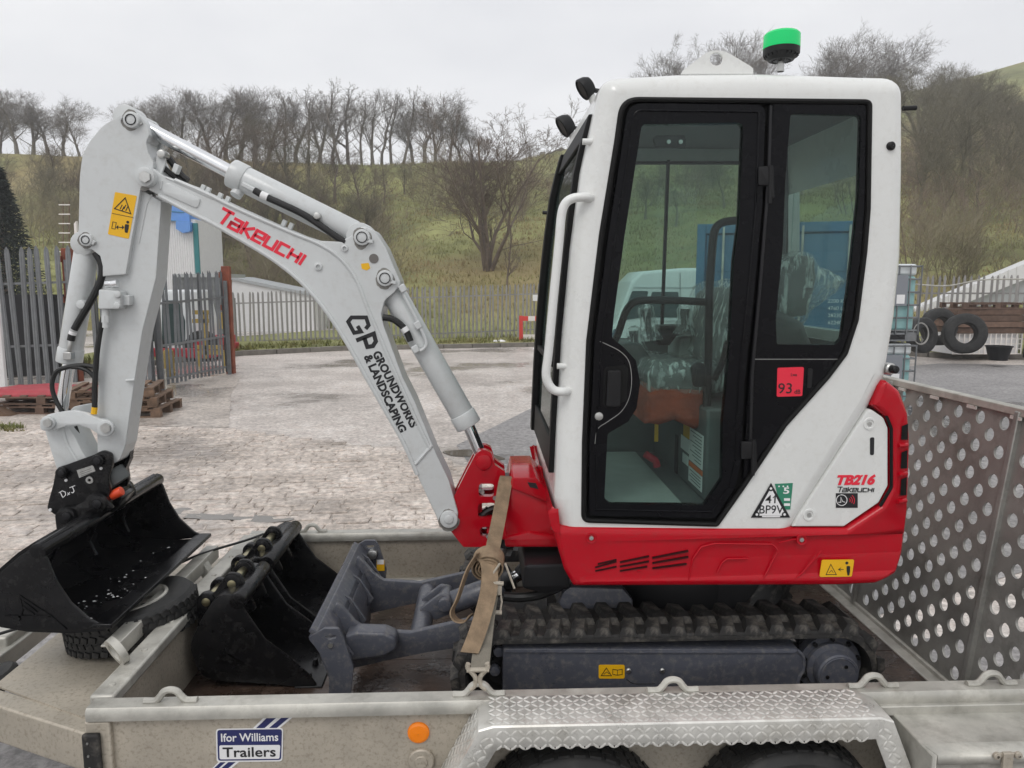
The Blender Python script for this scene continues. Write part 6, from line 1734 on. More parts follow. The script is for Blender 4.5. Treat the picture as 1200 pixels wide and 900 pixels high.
mb = MB(); mb.lathe((q.x, SY, q.z), (0, -1, 0), [(13 * s, 0), (12.6 * s, .006), (11.5 * s, .007), (10 * s, .010), (.001, .012)], 28); mb.build('side_reflector', 'reflector_orange', nw, label='round orange side reflector')
q = at(494, 890, SY)
mb = MB(); mb.lathe((q.x, SY, q.z), (0, -1, 0), [(15.5 * s, 0), (15.5 * s, .01), (14 * s, .014), (8 * s, .014), (7 * s, .018), (.001, .018)], 28); mb.build('bolt_cover', 'galv_wall', nw)
# mudguard of chequer plate
FN, FZt = 1.955, .757
fx = [at(x, y, Y).x for x, y, Y in ((531, 900, FN), (566, 850, FN), (1035, 850, FN), (1058, 900, FN))]
bx_ = [at(536, 875, RN - .014).x, at(580, 814, RN - .014).x, at(1008, 811, RN - .014).x, at(1050, 875, RN - .014).x]
x_a, x_b = (fx[1] + bx_[1]) / 2, (fx[2] + bx_[2]) / 2
prof = [(x_a - .16, .46), (x_a - .145, .53), (x_a - .03, FZt - .012), (x_a + .012, FZt), (x_b - .012, FZt), (x_b + .025, FZt - .012), (x_b + .115, .53), (x_b + .125, .46)]
mb = MB(); n = len(prof); vs_ = []; fs = []
th = .006; lip = .062
def inn(i):
    # inner offset towards wheel centre line
    x, z = prof[i]; cx = (x_a + x_b) / 2
    return (x + (th if x < cx else -th) * (1 if i in (0, 1, 2, n - 1, n - 2, n - 3) else 0), z - (th if 1 < i < n - 2 else 0))
for i, (x, z) in enumerate(prof):
    xi, zi = inn(i); 
    cxw, czw = (x_a + x_b) / 2, .40
    # lip edge: straight down for the top, inward for the slopes
    if 2 <= i <= n - 3: lx, lz = x, z - lip
    else: lx, lz = x + (.068 if i < n / 2 else -.068), z - (.01 if i in (1, n - 2) else 0)
    if i == 2: lx = x + .045
    if i == 3: lx = x + .012
    if i == n - 3: lx = x - .045
    if i == n - 4: lx = x - .012
    vs_ += [(x, RN - .013, z), (x, FN + .003, z), (x, FN, z - .003 if 1 < i < n - 2 else z), (lx, FN - .002, lz)]
for i in range(n - 1):
    for k in range(3): fs.append((i * 4 + k, (i + 1) * 4 + k, (i + 1) * 4 + k + 1, i * 4 + k + 1))
mb.add(vs_, fs); mud = mb.build('mudguard', 'galv_bright', TRL, angle=30)
sm = mud.modifiers.new('thick', 'SOLIDIFY'); sm.thickness = .005; sm.offset = 0
# raised lozenges of the chequer plate (too many to pick apart singly)
V = []; Fc = []
def loz(c, u, v, nrm, L=.0145, W=.0048, H=.0026):
    b = len(V)
    pts = [(-1, 0), (-.55, -.8), (0, -1), (.55, -.8), (1, 0), (.55, .8), (0, 1), (-.55, .8)]
    for a, w in pts: V.append(tuple(c + u * (a * L) + v * (w * W)))
    V.append(tuple(c + nrm * H + u * L * .45)); V.append(tuple(c + nrm * H - u * L * .45))
    t0, t1 = b + 8, b + 9
    for tri in ((b + 4, b + 5, t0), (b + 5, b + 6, t0), (b + 6, t1, t0), (b + 6, b + 7, t1), (b + 7, b + 0, t1), (b + 0, b + 1, t1), (b + 1, b + 2, t1), (b + 2, t0, t1), (b + 2, b + 3, t0), (b + 3, b + 4, t0)): Fc.append(tri)
def tread(o, du, dv, nu, nv, nrm):
    """o corner, du/dv unit vectors, nu x nv lozenges alternating direction"""
    for i in range(nu):
        for j in range(nv):
            sgn = 1 if (i + j) % 2 else -1
            a = R(42) * sgn
            u = du * math.cos(a) + dv * math.sin(a); v = nrm.cross(u)
            loz(o + du * (.008 + i * .0212) + dv * (.008 + j * .0212), u, v, nrm)
X_, Y_, Z_ = Vector((1, 0, 0)), Vector((0, 1, 0)), Vector((0, 0, 1))
Lt = x_b - x_a
tread(Vector((x_a, FN + .008, FZt + .0026)), X_, Y_, int(Lt / .0212), 7, Z_)
tread(Vector((x_a + .02, FN - .0032, FZt - .011)), X_, -Z_, int(Lt / .0212) - 2, 3, -Y_)
for sgn, A_, B_ in ((-1, prof[2], prof[1]), (1, prof[5], prof[6])):
    a = Vector((A_[0], FN + .008, A_[1])); b = Vector((B_[0], FN + .008, B_[1])); du = (b - a).normalized(); nn = Vector((-du.z, 0, du.x)); nn = nn if nn.z > 0 else -nn
    tread(a + nn * .0026 + du * .01, du, Y_, int((b - a).length / .0212), 7, nn)
    tread(a + Vector((-.012 * sgn, -.0115, -.02)), du, Vector((-sgn, 0, 0)), int((b - a).length / .0212), 2, -Y_)
lz = np_mesh('chequer_tread', V, Fc, 'galv_bright', mud); lz['kind'] = 'stuff'
# road wheels under the guard
WR = .295
for wx in (at(672, 880, 2.03).x, at(928, 880, 2.03).x):
    c = Vector((wx, 2.04, .345))
    mb = MB(); mb.lathe(c, (0, -1, 0), [(.165, -.08), (.22, -.085), (.27, -.08), (WR - .008, -.065), (WR, -.05), (WR, .05), (WR - .008, .065), (.27, .08), (.22, .085), (.165, .08)], 48); w = mb.build('wheel', 'tyre_rubber', TRL)
    for k in range(40):
        a = 2 * math.pi * k / 40
        if math.sin(a) < .3: continue
        for yy in (-.045, -.015, .015, .045):
            mb = MB(); mb.box(c + Vector(((WR + .001) * math.cos(a + yy), yy, (WR + .001) * math.sin(a + yy))), (.008, .024, .032), Matrix.Rotation(-a - yy, 3, 'Y')); mb.build('tread_block', 'tyre_rubber', w)
    mb = MB(); mb.lathe(c, (0, -1, 0), [(.168, .07), (.16, .075), (.15, .05), (.10, .035), (.06, .05), (.001, .05)], 30); mb.build('rim', 'galv', w)
# tool box behind the mudguard
tx0, tx1 = at(1062, 860, 1.95).x, 1.83
lid_b, lid_f = at(1068, 841, RN - .02), at(1093, 884, 1.86)
mb = MB(); mb.bx(tx0 + .03, tx1, 1.87, RN - .013, .38, lid_f.z - .012); tb = mb.build('tool_box', 'galv', TRL, bevel=.004)
mb = MB()
vs_ = [(tx0 + .035, RN - .014, lid_b.z), (tx1 + .01, RN - .014, lid_b.z), (tx1 + .01, 1.855, lid_f.z), (tx0 + .035, 1.855, lid_f.z), (tx1 + .01, 1.852, lid_f.z - .028), (tx0 + .035, 1.852, lid_f.z - .028)]
mb.add(vs_, [(0, 1, 2, 3), (3, 2, 4, 5)]); lid = mb.build('lid', 'galv', tb); sm = lid.modifiers.new('thick', 'SOLIDIFY'); sm.thickness = .003
mb = MB(); mb.add([(tx0 + .035, RN - .014, lid_b.z - .002), (tx0 + .035, 1.857, lid_f.z - .002), (tx0 + .035, 1.857, .40), (tx0 + .035, RN - .014, .40)], [(0, 1, 2, 3)]); e_ = mb.build('box_end', 'galv', tb); sm = e_.modifiers.new('thick', 'SOLIDIFY'); sm.thickness = .003
q = at(1179, 884, 1.85)
mb = MB(); mb.bar((q.x - .035, 1.848, q.z), (q.x + .035, 1.848, q.z), .008, .012)
for s_ in (-.03, .03): mb.lathe((q.x + s_, 1.848, q.z), (0, -1, 0), [(.011, 0), (.011, .008), (.004, .01)], 12)
mb.bx(q.x - .014, q.x + .014, 1.838, 1.85, q.z - .06, q.z + .01); mb.build('latch', 'galv_wall', tb, bevel=.002)
mb = MB(); mb.bx(tx0 - .01, tx1, RN - .05, RN - .013, at(1100, 838, RN - .05).z, at(1100, 827, RN - .05).z); mb.build('drip_rail', 'galv', TRL, bevel=.003)
# rear ramp: punched plate between stiffeners
RX0, RL = 1.775, .112          # foot of the ramp, lean per metre
RY0, RY1, RT = 2.15, 3.62, 1.075
def rampmap(mb):
    mb.v = [(RX0 + (z) * RL + y, x, BZ + .01 + z) for x, y, z in mb.v]
ramp = empty('ramp', (RX0, YC, BZ))
attach(ramp, TRL)
seams = [RY0, 2.515, 3.335, RY1]
ramp_mesh = None
for i in range(3):
    a, b = seams[i] + .004, seams[i + 1] - .004
    holes = []
    nr = 0
    z = .055; row = 0
    while z < RT - .05:
        y = 2.19 - .0 + (.066 if row % 2 else 0)
        while y < RY1:
            if a + .036 < y < b - .036: holes.append(circ(y, z, .0255, 12))
            y += .132
        z += .0535; row += 1
    mb = MB(); mb.plate([(a, 0), (b, 0), (b, RT), (a, RT)], holes, 0, .009); rampmap(mb)
    o = mb.build('ramp_panel', 'ramp_steel', ramp)
for y in seams:
    mb = MB(); mb.bx(y - .012, y + .012, -.018, .03, 0, RT); rampmap(mb); mb.build('ramp_stiffener', 'ramp_steel', ramp, bevel=.004)
for z in (0, RT):
    mb = MB(); mb.bx(RY0 - .02, RY1 + .02, -.012, .03, z - .018, z + .012); rampmap(mb); mb.build('ramp_edge', 'galv', ramp, bevel=.004)
for k in range(6):
    y = 2.25 + k * .24; mb = MB(); mb.bx(y, y + .055, -.016, -.011, RT - .03, RT - .018); rampmap(mb); mb.build('ramp_slot', 'galv_bright', ramp)
mb = MB(); mb.bx(XB - .03, XB + .03, RN + .02, RF - .02, BZ - .03, BZ + .006); mb.build('rear_sill', 'galv', TRL, bevel=.004)
mb = MB(); mb.bar((XB + .02, RN + .0, RZ - .02), (XB + .20, RN - .02, RZ + .10), .03, .05); mb.build('ramp_stay', 'galv', TRL, bevel=.005)
# drawbar: two channel beams meeting ahead of the frame, deck plate, bucket rest, jockey wheel
A0 = Vector((XF + .02, RN + .02, .585)); A1 = Vector((-2.6, 2.80, .585))
for p0, p1 in ((A0, A1), (Vector((XF + .02, RF - .02, .585)), Vector((-2.6, 2.97, .585)))):
    mb = MB(); mb.bar(p0, p1, .07, .13); mb.build('drawbar_beam', 'galv_wall', TRL, bevel=.006)
mb = MB(); mb.prism([(0, 0), (1, 0), (1, 1), (0, 1)], 0, 1); mb.v = []; mb.f = []; mb.m = []
pts = [(XF - .01, RN + .05), (XF - .01, RF - .05), (-1.66, 3.34), (-1.66, 2.42)]
mb.add([(x, y, .655) for x, y in pts] + [(x, y, .648) for x, y in pts], [(0, 1, 2, 3), (7, 6, 5, 4), (0, 4, 5, 1), (1, 5, 6, 2), (2, 6, 7, 3), (3, 7, 4, 0)]); mb.build('deck_plate', 'galv_wall', TRL)
mb = MB(); mb.bx(-2.6, -1.86, 2.80, 2.97, .545, .64); mb.build('coupling_tube', 'galv', TRL, bevel=.01)
mb = MB(); mb.bx(-1.90, -1.84, 2.56, 3.21, .53, .60); mb.build('cross_member', 'galv', TRL, bevel=.006)
BRX = -1.262
mb = MB(); mb.bx(BRX - .028, BRX + .028, 2.40, 3.36, .792, .800); mb.bx(BRX + .020, BRX + .028, 2.40, 3.36, .742, .795); brr = mb.build('bucket_rest', 'galv', TRL, bevel=.003)
for y in (2.62, 3.20):
    mb = MB(); mb.bar((BRX, y, .79), (XF - .03, y, .66), .05, .04); mb.build('rest_bracket', 'galv', brr, bevel=.004)
mb = MB(); mb.lathe((XF - .055, 2.36, .80), (.5, .6, .3), [(.032, -.012), (.05, -.012), (.05, .012), (.032, .012), (.032, -.012)], 22); mb.build('tow_ring', 'galv', TRL)
# spare wheel lying flat on the drawbar
SC = Vector((-1.36, 2.78, .735)); KW = .80
mb = MB(); mb.lathe(SC, (0, 0, 1), [(.165, -.075), (.22, -.085), (.27, -.08), (.288, -.06), (.292, 0), (.288, .06), (.27, .08), (.25, .085), (.22, .087), (.20, .084), (.165, .075)], 48); spw = mb.build('spare_wheel', 'tyre_rubber', TRL)
TW = Matrix.Translation(SC) @ Matrix.Rotation(R(-7), 4, 'Y') @ Matrix.Diagonal((KW, KW, KW, 1)) @ Matrix.Translation(-SC)
bmk = MB(); bmk.box((0, 0, 0), (.014, .05, .020)); bme = bmk.mesh('tread_block', 'tyre_rubber')
for k in range(44):
    for j in range(4):
        a = 2 * math.pi * (k + .5 * (j % 2)) / 44
        if math.sin(a) > .45: continue
        o = bpy.data.objects.new('tread_block', bme); COL.objects.link(o)
        o.matrix_basis = Matrix.Translation(SC + Vector((.291 * math.cos(a), .291 * math.sin(a), -.054 + j * .036))) @ Matrix.Rotation(a, 4, 'Z') @ Matrix.Rotation(R(18 * (1 if j % 2 else -1)), 4, 'X') @ Matrix.Diagonal((1, .62, 1.25, 1))
        attach(o, spw)
mb = MB(); mb.lathe(SC, (0, 0, 1), [(.170, .074), (.168, .082), (.155, .084), (.148, .06), (.142, .03), (.12, .022), (.10, .03), (.07, .045), (.05, .040), (.033, .040), (.033, .0)], 36); rm_ = mb.build('rim', 'galv', spw)
for k in range(5):
    a = 2 * math.pi * k / 5; mb = MB(); mb.lathe(SC + Vector((.055 * math.cos(a), .055 * math.sin(a), .042)), (0, 0, 1), [(.010, 0), (.010, .003), (.006, .002), (.001, -.004)], 10); mb.build('stud_hole', 'gland', rm_)
spw.matrix_basis = TW
# jockey wheel and cable at the left edge
jc = at(0, 795, 2.62)
mb = MB(); mb.lathe(jc, (-.3, -.2, 1), [(.025, -.03), (.055, -.03), (.066, -.018), (.066, .018), (.055, .03), (.025, .03)], 28); jw = mb.build('jockey_wheel', 'tyre_rubber', TRL)
mb = MB(); mb.lathe(jc, (-.3, -.2, 1), [(.001, .026), (.025, .030), (.035, .026), (.045, .030)], 24); mb.build('hub', 'plastic_black', jw)
mb = MB(); mb.tube(catmull([Vector((-1.9, 2.55, .72)), Vector((-1.6, 2.75, .755)), Vector((-1.45, 2.9, .77)), Vector((-1.30, 3.2, .80)), Vector((-1.14, 3.45, .79)), Vector((-1.10, 3.6, .77))], 5), .006, 6); mb.build('brake_cable', 'hose', TRL)

# ================================================================ loose buckets in the bed
def spare_bucket(Y0, Y1, e1, e2, label, pins, shift=0.0, zs=1.0, lip_teeth=0):
    T_ = 2.69
    root = empty('digging_bucket', (at(300, 800, T_).x, (Y0 + Y1) / 2, BZ), label, 'bucket', 'spare buckets in the trailer bed')
    def L(pts): return [(x + shift, BZ + (z - BZ) * zs) for x, z in xz(pts, T_)]
    outer = [(278, 698), (286, 716), (310, 750), (340, 772), (362, 792), (374, 808)]
    inner_ = [(330, 803), (250, 798), (232, 786), (223, 762), (225, 748), (238, 722), (250, 704), (262, 697)]
    for ya in (Y0, Y1 - .016):
        mb = MB(); mb.prism(L(outer + inner_), ya, ya + .016, r=.003); sp_ = mb.build('side_plate', 'black_paint', root)
        if ya == Y0:
            mb = MB(); stroke(mb, L([(262, 762), (265, 786)]), .008, ya - .005, ya); stroke(mb, L([(262, 760), (275, 770), (300, 783), (310, 795)]), .007, ya - .005, ya); stroke(mb, L([(248, 786), (302, 785)]), .007, ya - .005, ya)
            stroke(mb, L([(268, 766), (290, 780)]), .006, ya - .005, ya); stroke(mb, L([(268, 772), (284, 783)]), .006, ya - .005, ya); mb.build('cast_mark', 'black_paint', sp_)
        for pb_, rb_ in (((284, 738), .009), ((353, 784), .008)):
            mb = MB(); q = L([pb_])[0]; mb.cyl((q[0], ya - .005, q[1]), (q[0], ya + .002, q[1]), rb_, 8); mb.build('bolt', 'gland', sp_)
    back = catmull([Vector((*p, 0)) for p in L([(274, 697), (262, 698), (250, 704), (238, 722), (225, 748), (223, 762), (232, 786), (250, 798), (330, 804), (372, 808)])], 4)
    n = len(back); vs_ = []; fs = []
    for i in range(n):
        t = (back[min(i + 1, n - 1)] - back[max(i - 1, 0)]).normalized(); nn = Vector((-t.y, t.x, 0))
        a = back[i]; b = back[i] + nn * .011
        vs_ += [(a.x, Y0 + .01, a.y), (a.x, Y1 - .01, a.y), (b.x, Y1 - .01, b.y), (b.x, Y0 + .01, b.y)]
    for i in range(n - 1):
        for k in range(4): fs.append((i * 4 + k, i * 4 + (k + 1) % 4, (i + 1) * 4 + (k + 1) % 4, (i + 1) * 4 + k))
    fs += [(0, 1, 2, 3), tuple((n - 1) * 4 + k for k in (3, 2, 1, 0))]
    mb = MB(); mb.add(vs_, fs); mb.build('shell', 'black_paint', root)
    q = L([(278, 702)])[0]; mb = MB(); mb.cyl((q[0], Y0 - .001, q[1] - .01), (q[0], Y1 + .001, q[1] - .01), .032, 18, None, .003); mb.build('top_tube', 'black_paint', root)
    a, b = L([(345, 800)])[0], L([(378, 808)])[0]
    mb = MB(); mb.bx(a[0], b[0], Y0 - .006, Y1 + .006, b[1] - .004, b[1] + .016); ce = mb.build('cutting_edge', 'black_paint', root, bevel=.003)
    for k in range(3):
        yy = Y0 + (Y1 - Y0) * (k + .5) / 3; mb = MB(); mb.lathe(((a[0] + b[0]) / 2 - .01, yy, b[1] + .016), (0, 0, 1), [(.013, 0), (.013, .014), (.008, .022), (.001, .022)], 6); mb.build('edge_bolt', 'gland', ce)
        if lip_teeth:
            mb = MB(); mb.bx(b[0] - .06, b[0] + .06, yy - .025, yy + .025, b[1] + .017, b[1] + .042); mb.build('tooth', 'black_paint', ce, bevel=.008)
    P1, P2 = pins
    for ye in (e1, e2):
        ep = fil([(P1[0] - 12, P1[1] + 2, 8), (P1[0] - 4, P1[1] - 11, 8), (P1[0] + 8, P1[1] - 9, 5), (P2[0] - 12, P2[1] - 3, 4), (P2[0] - 5, P2[1] - 13, 8), (P2[0] + 9, P2[1] - 11, 8), (P2[0] + 14, P2[1], 6), (P2[0] + 28, P2[1] + 30, 3), (P2[0] + 8, P2[1] + 40), (P1[0] + 4, P1[1] + 50), (P1[0] - 10, P1[1] + 40)], 0, 4)
        E = [(x + shift, BZ + (z - BZ) * zs) for x, z in xz(ep, 2.78)]
        mb = MB(); mb.prism(E, ye, ye + .018, r=.003); er = mb.build('ear_plate', 'black_paint', root)
        for p in pins:
            q = at(*p, 2.78); qz = BZ + (q.z - BZ) * zs
            mb = MB(); mb.cyl((q.x + shift, ye - .006, qz), (q.x + shift, ye + .024, qz), .036, 22, None, .003); mb.build('boss', 'black_paint', er)
    for k, p in enumerate(pins):
        q = at(*p, 2.78); qz = BZ + (q.z - BZ) * zs
        mb = MB(); mb.cyl((q.x + shift, e1 - .009, qz), (q.x + shift, e2 + .028, qz), .017, 18, None, .002); mb.build('hitch_pin', 'brass', root)
    return root
spare_bucket(2.69, 3.02, 2.78, 2.92, 'narrow black digging bucket in the trailer bed beside the dozer blade, the nearer one', ((242, 705), (272, 684)))
spare_bucket(3.07, 3.56, 3.17, 3.33, 'wider black digging bucket with teeth, behind the narrow bucket in the trailer', ((242, 705), (272, 684)), lip_teeth=1)

# ================================================================ ratchet strap
ST = empty('ratchet_strap', at(556, 808, RN + .01), 'worn brown ratchet strap tied over the red swing bracket down to the rail', 'strap')
sw_y = 2.74
mb = MB(); mb.ribbon(catmull([at(594, 562, 3.06), at(594, 559, 2.90), at(594, 559, 2.76), at(592, 566, sw_y - .01), at(586, 600, 2.66), at(578, 640, 2.56), at(574, 662, 2.50)], 5), (.052, 0, -.004), .004); mb.build('webbing', 'strap_web', ST)
mb = MB(); mb.ribbon(catmull([at(579, 655, 2.50), at(575, 690, 2.42), at(570, 720, 2.34), at(565, 760, 2.24), at(562, 786, RN + .04)], 5), (.058, 0, -.006), .004); mb.build('webbing', 'strap_grey', ST)
mb = MB(); mb.ribbon(catmull([at(566, 655, 2.44), at(573, 664, 2.42), at(573, 690, 2.38), at(566, 720, 2.31), at(558, 745, 2.25), at(550, 765, 2.21)], 5), (.056, .01, -.012), .005); mb.build('webbing_tail', 'strap_web', ST)
mb = MB(); mb.ribbon(catmull([at(560, 648, 2.43), at(548, 668, 2.40), at(537, 700, 2.37), at(530, 716, 2.35), at(534, 726, 2.34), at(545, 728, 2.33), at(552, 720, 2.32)], 5), (.012, .045, -.012), .004); mb.build('webbing_loop', 'strap_web', ST)
mb = MB()
c = at(572, 660, 2.46)
for k, (r_, w_) in enumerate(((.050, .06), (.038, .055), (.028, .05))):
    P = [c + Vector((r_ * math.cos(R(a)) * 1.05, -.006 * k, r_ * math.sin(R(a)) * .85)) for a in range(-40, 330, 24)]
    mb.ribbon(catmull(P, 2), (.006, w_ * .9, .02), .005)
mb.build('webbing_roll', 'strap_web', ST)
mb = MB()
for dx in (-.006, .012):
    mb.tube([at(578, 690, 2.40) + Vector((dx * 6, 0, 0)), at(588, 660, 2.42) + Vector((dx, 0, 0))], .004, 6)
mb.tube([at(586, 690, 2.40), at(588, 705, 2.39), at(586, 718, 2.38)], .0035, 6); mb.cyl(at(570, 717, 2.38), at(588, 718, 2.38), .008, 8); mb.cyl(at(577, 683, 2.40), at(590, 684, 2.40), .008, 8)
mb.bx(at(576, 690, 2.4).x, at(588, 690, 2.4).x, 2.39, 2.42, at(580, 696, 2.4).z, at(580, 686, 2.4).z); mb.build('ratchet', 'galv_wall', ST)
mb = MB()
for sx in (-1, 1):
    P = [at(560, 808, RN - .005) + Vector((sx * a, 0, b)) for a, b in ((.028, .085), (.030, .070), (.010, .045), (.006, .03), (.010, .012), (.024, .0))]
    mb.tube(catmull(P, 3), .0075, 8)
q = at(560, 785, RN - .005); mb.cyl(q + Vector((-.034, 0, .0)), q + Vector((.034, 0, 0)), .0075, 8); mb.build('wire_hook', 'galv_wall', ST)
# ================================================================ fences, gates and what stands in the yard
pm = MB()      # one pale: a folded strip with a pointed head, 1 m tall below a 6 cm tip
w = .033
prof_ = [(-w, .0), (-w * .45, -.014), (0, -.006), (w * .45, -.014), (w, .0)]
vs_ = []
for z in (0, 1.0): vs_ += [(x, y, z) for x, y in prof_]
vs_ += [(-w * .8, 0, 1.03), (-w * .45, -.012, 1.045), (0, -.006, 1.06), (w * .45, -.012, 1.045), (w * .8, 0, 1.03)]
fs = []
for r_ in range(2):
    for k in range(4): fs.append((r_ * 5 + k, r_ * 5 + k + 1, r_ * 5 + 6 + k, r_ * 5 + 5 + k))
pm.add(vs_, fs)
PALE = {}
def pale_mesh(matn):
    if matn not in PALE: PALE[matn] = pm.mesh('pale', matn, angle=20)
    return PALE[matn]
def palisade(name, p0, p1, zb0, zb1, h0, h1, pitch, matn, label, cat='fence', post=None, rails=(.16, .84), rail_front=True, group=None, post_step=2.75, post_mat=None):
    p0 = Vector((p0[0], p0[1], 0)); p1 = Vector((p1[0], p1[1], 0)); d = p1 - p0; L = d.length; dn = d.normalized(); ang_ = math.atan2(d.y, d.x)
    root = empty(name, (p0 + p1) / 2, label, cat, group)
    n = int(L / pitch); me = pale_mesh(matn)
    for k in range(n + 1):
        t = k / max(1, n); p = p0 + d * t; zb = zb0 + (zb1 - zb0) * t; h = (h0 + (h1 - h0) * t)
        o = bpy.data.objects.new('pale', me); COL.objects.link(o)
        o.location = (p.x, p.y, zb + rr_.uniform(-.012, .012)); o.rotation_euler = (rr_.gauss(0, .006), rr_.gauss(0, .012), ang_ + math.pi * 0); o.scale = (1.45 if matn == 'pale_steel' else 1.0, 1, h); attach(o, root)
    side = Vector((-dn.y, dn.x, 0)) * .03
    for f_ in rails:
        a = p0 + Vector((0, 0, zb0 + h0 * f_)) + side; b = p1 + Vector((0, 0, zb1 + h1 * f_)) + side
        m = MB(); m.bar(a, b, .012, .045); m.build('rail', matn, root)
    m_ = max(1, round(L / post_step))
    for k in range(m_ + 1):
        t = k / m_; p = p0 + d * t + side * 2.2; zb = zb0 + (zb1 - zb0) * t; h = h0 + (h1 - h0) * t
        m = MB(); m.bx(p.x - .035, p.x + .035, p.y - .03, p.y + .03, zb - .2, zb + h * .95); m.build('post', post_mat or matn, root)
    return root
# far boundary, from the gate post to behind the cab
a = at(277, 410, 24.6); b = at(645, 399, 26.6)
palisade('palisade_fence', a, b, a.z, .16, 1.78, 1.78, .148, 'pale_steel_far', 'long grey palisade fence at the foot of the grassy slope', rails=(.14, .85))
c_ = at(830, 401, 25.4)
palisade('palisade_fence', b + Vector((.15, 0, 0)), c_, .16, .16, 1.78, 1.78, .148, 'pale_steel_far', 'grey palisade fence seen through the cab door glass behind the white van', rails=(.14, .85))
m = MB(); q = at(627, 349, 26.4); m.bx(q.x - .09, q.x + .09, 26.30, 26.33, q.z - .11, q.z + .11); sg = m.build('fence_sign', 'decal_white'); set_props(sg, 'small white notice fixed to the long grey fence near the barrier', 'sign')
a = at(1058, 402, 21.0); b = at(1330, 404, 18.8)
palisade('palisade_fence', a, b, .18, .20, 1.95, 1.95, .158, 'pale_steel_far', 'grey palisade fence behind the stacked tyres and timber', rails=(.16, .80))
m = MB(); m.tube(catmull([at(1070, 333, 20.7), at(1110, 335, 20.3), at(1150, 328, 19.9), at(1200, 327, 19.5)], 5), .02, 6); wr = m.build('cable', 'galv'); set_props(wr, 'pale sagging cable hung along the fence behind the tyres', 'cable')
a = at(-30, 452, 14.8); b = at(88, 450, 15.4)
palisade('palisade_fence', a, b, 0, 0, at(0, 296, 14.9).z - .06, at(80, 293, 15.4).z - .06, .150, 'pale_steel', 'tall dark grey palisade fence at the left edge beside the rusty post', rails=(.30, .78))
m = MB(); m.bx(at(0, 300, 16.6).x - 2.5, at(100, 300, 16.6).x, 16.2, 16.22, 0.05, at(20, 345, 16.2).z); pb = m.build('backing_board', 'gland'); set_props(pb, 'dark board wall behind the left palisade fence', 'wall')
# rusty gate posts
for px, yb, yt, Y, w_, lab in ((271, 438, 312, 16.9, .17, 'rust brown square gate post between gate and long fence'), (91.5, 452, 291, 15.6, .18, 'rust brown gate post behind the bucket ram')):
    q = at(px, yb, Y); zt_ = at(px, yt, Y).z
    m = MB(); m.bx(q.x - w_ / 2, q.x + w_ / 2, Y - w_ / 2, Y + w_ / 2, -.05, zt_); gp_ = m.build('gate_post', 'rust_paint', bevel=.012); set_props(gp_, lab, 'post')
    for f_ in (.25, .62, .92):
        m = MB(); m.bx(q.x - w_ * .75, q.x - w_ * .4, Y - .12, Y - .08, zt_ * f_ - .06, zt_ * f_ + .06); m.build('gate_hinge', 'rust_paint', gp_)
# the open gate leaf, coming toward us from its post
a = at(266, 440, 16.75); b = at(187, 457, 14.2)
palisade('gate_leaf', a, b, .04, .08, at(262, 320, 16.7).z - .1, at(190, 326, 14.3).z - .12, .145, 'pale_steel', 'open palisade gate leaf hanging from the rusty post', 'gate', rails=(.06, .38, .78), post_step=9)
a = at(182, 462, 13.9); b = at(120, 452, 15.3)
palisade('gate_leaf', a, b, .06, .06, 2.25, 2.3, .150, 'pale_steel', 'second palisade gate leaf, partly hidden by the dipper arm', 'gate', rails=(.06, .38, .78), post_step=9)
m = MB(); q = at(195, 463, 14.1); m.cyl(q, q + Vector((0, 0, .5)), .018, 8); db = m.build('drop_bolt', 'galv'); set_props(db, 'steel drop bolt standing at the free end of the gate', 'bolt')

# pallets --------------------------------------------------------------------------------
def pallet(name, loc, rz, label, group, matn='wood', L=1.2, W=1.0):
    root = empty(name, (0, 0, 0), label, 'pallet', group)
    for k in range(7):
        m = MB(); x = -L / 2 + .05 + k * (L - .1) / 6; m.bx(x - .05, x + .05, -W / 2, W / 2, .122, .144); m.build('deck_board', matn, root)
    for y in (-W / 2 + .05, 0, W / 2 - .05):
        m = MB(); m.bx(-L / 2, L / 2, y - .05, y + .05, .100, .121); m.build('stringer', matn, root)
        for x in (-L / 2 + .07, 0, L / 2 - .07):
            m = MB(); m.bx(x - .07, x + .07, y - .05, y + .05, .022, .099); m.build('block', matn, root)
        m = MB(); m.bx(-L / 2, L / 2, y - .05, y + .05, 0, .021); m.build('base_board', matn, root)
    root.location = loc; root.rotation_euler = (0, 0, rz)
    return root
pq = on_z(150, 490)
lv = ['bottom', 'second', 'third', 'top']
for k in range(3):
    pallet('pallet', (pq.x - .15 - k * .10, pq.y + .45, .005 + k * .15), R(4 + k * 5), f'wooden pallet beside the dipper arm, {("lowest", "middle", "topmost")[k]} of its stack', 'pallets by the dipper arm')
pq2 = on_z(58, 486)
for k in range(2):
    pallet('pallet', (pq2.x - .1, pq2.y + .5, .005 + k * .15), R(-6 + k * 4), f'dark wooden pallet under the red sheet, {("lower", "upper")[k]} of two', 'pallets under the red sheet', 'wood_dark', 1.7)
tq = at(56, 458, pq2.y + .4)
V = []; nx_, ny_ = 18, 10
for j in range(ny_):
    for i in range(nx_):
        x = pq2.x - 1.0 + 1.9 * i / (nx_ - 1); y = pq2.y + .05 + .9 * j / (ny_ - 1); z = .36 + .05 * mnoise.noise(Vector((x * 2.3, y * 2.3, 1))) + (.05 if i > 11 else 0)
        if j == 0: z -= .07
        V.append((x, y, z))
tp_ = np_mesh('tarpaulin', V, [(j * nx_ + i, j * nx_ + i + 1, (j + 1) * nx_ + i + 1, (j + 1) * nx_ + i) for j in range(ny_ - 1) for i in range(nx_ - 1)], 'red_tarp', smooth=True)
sm = tp_.modifiers.new('thick', 'SOLIDIFY'); sm.thickness = .02
set_props(tp_, 'crumpled red sheet lying over the dark pallets at left', 'tarpaulin')
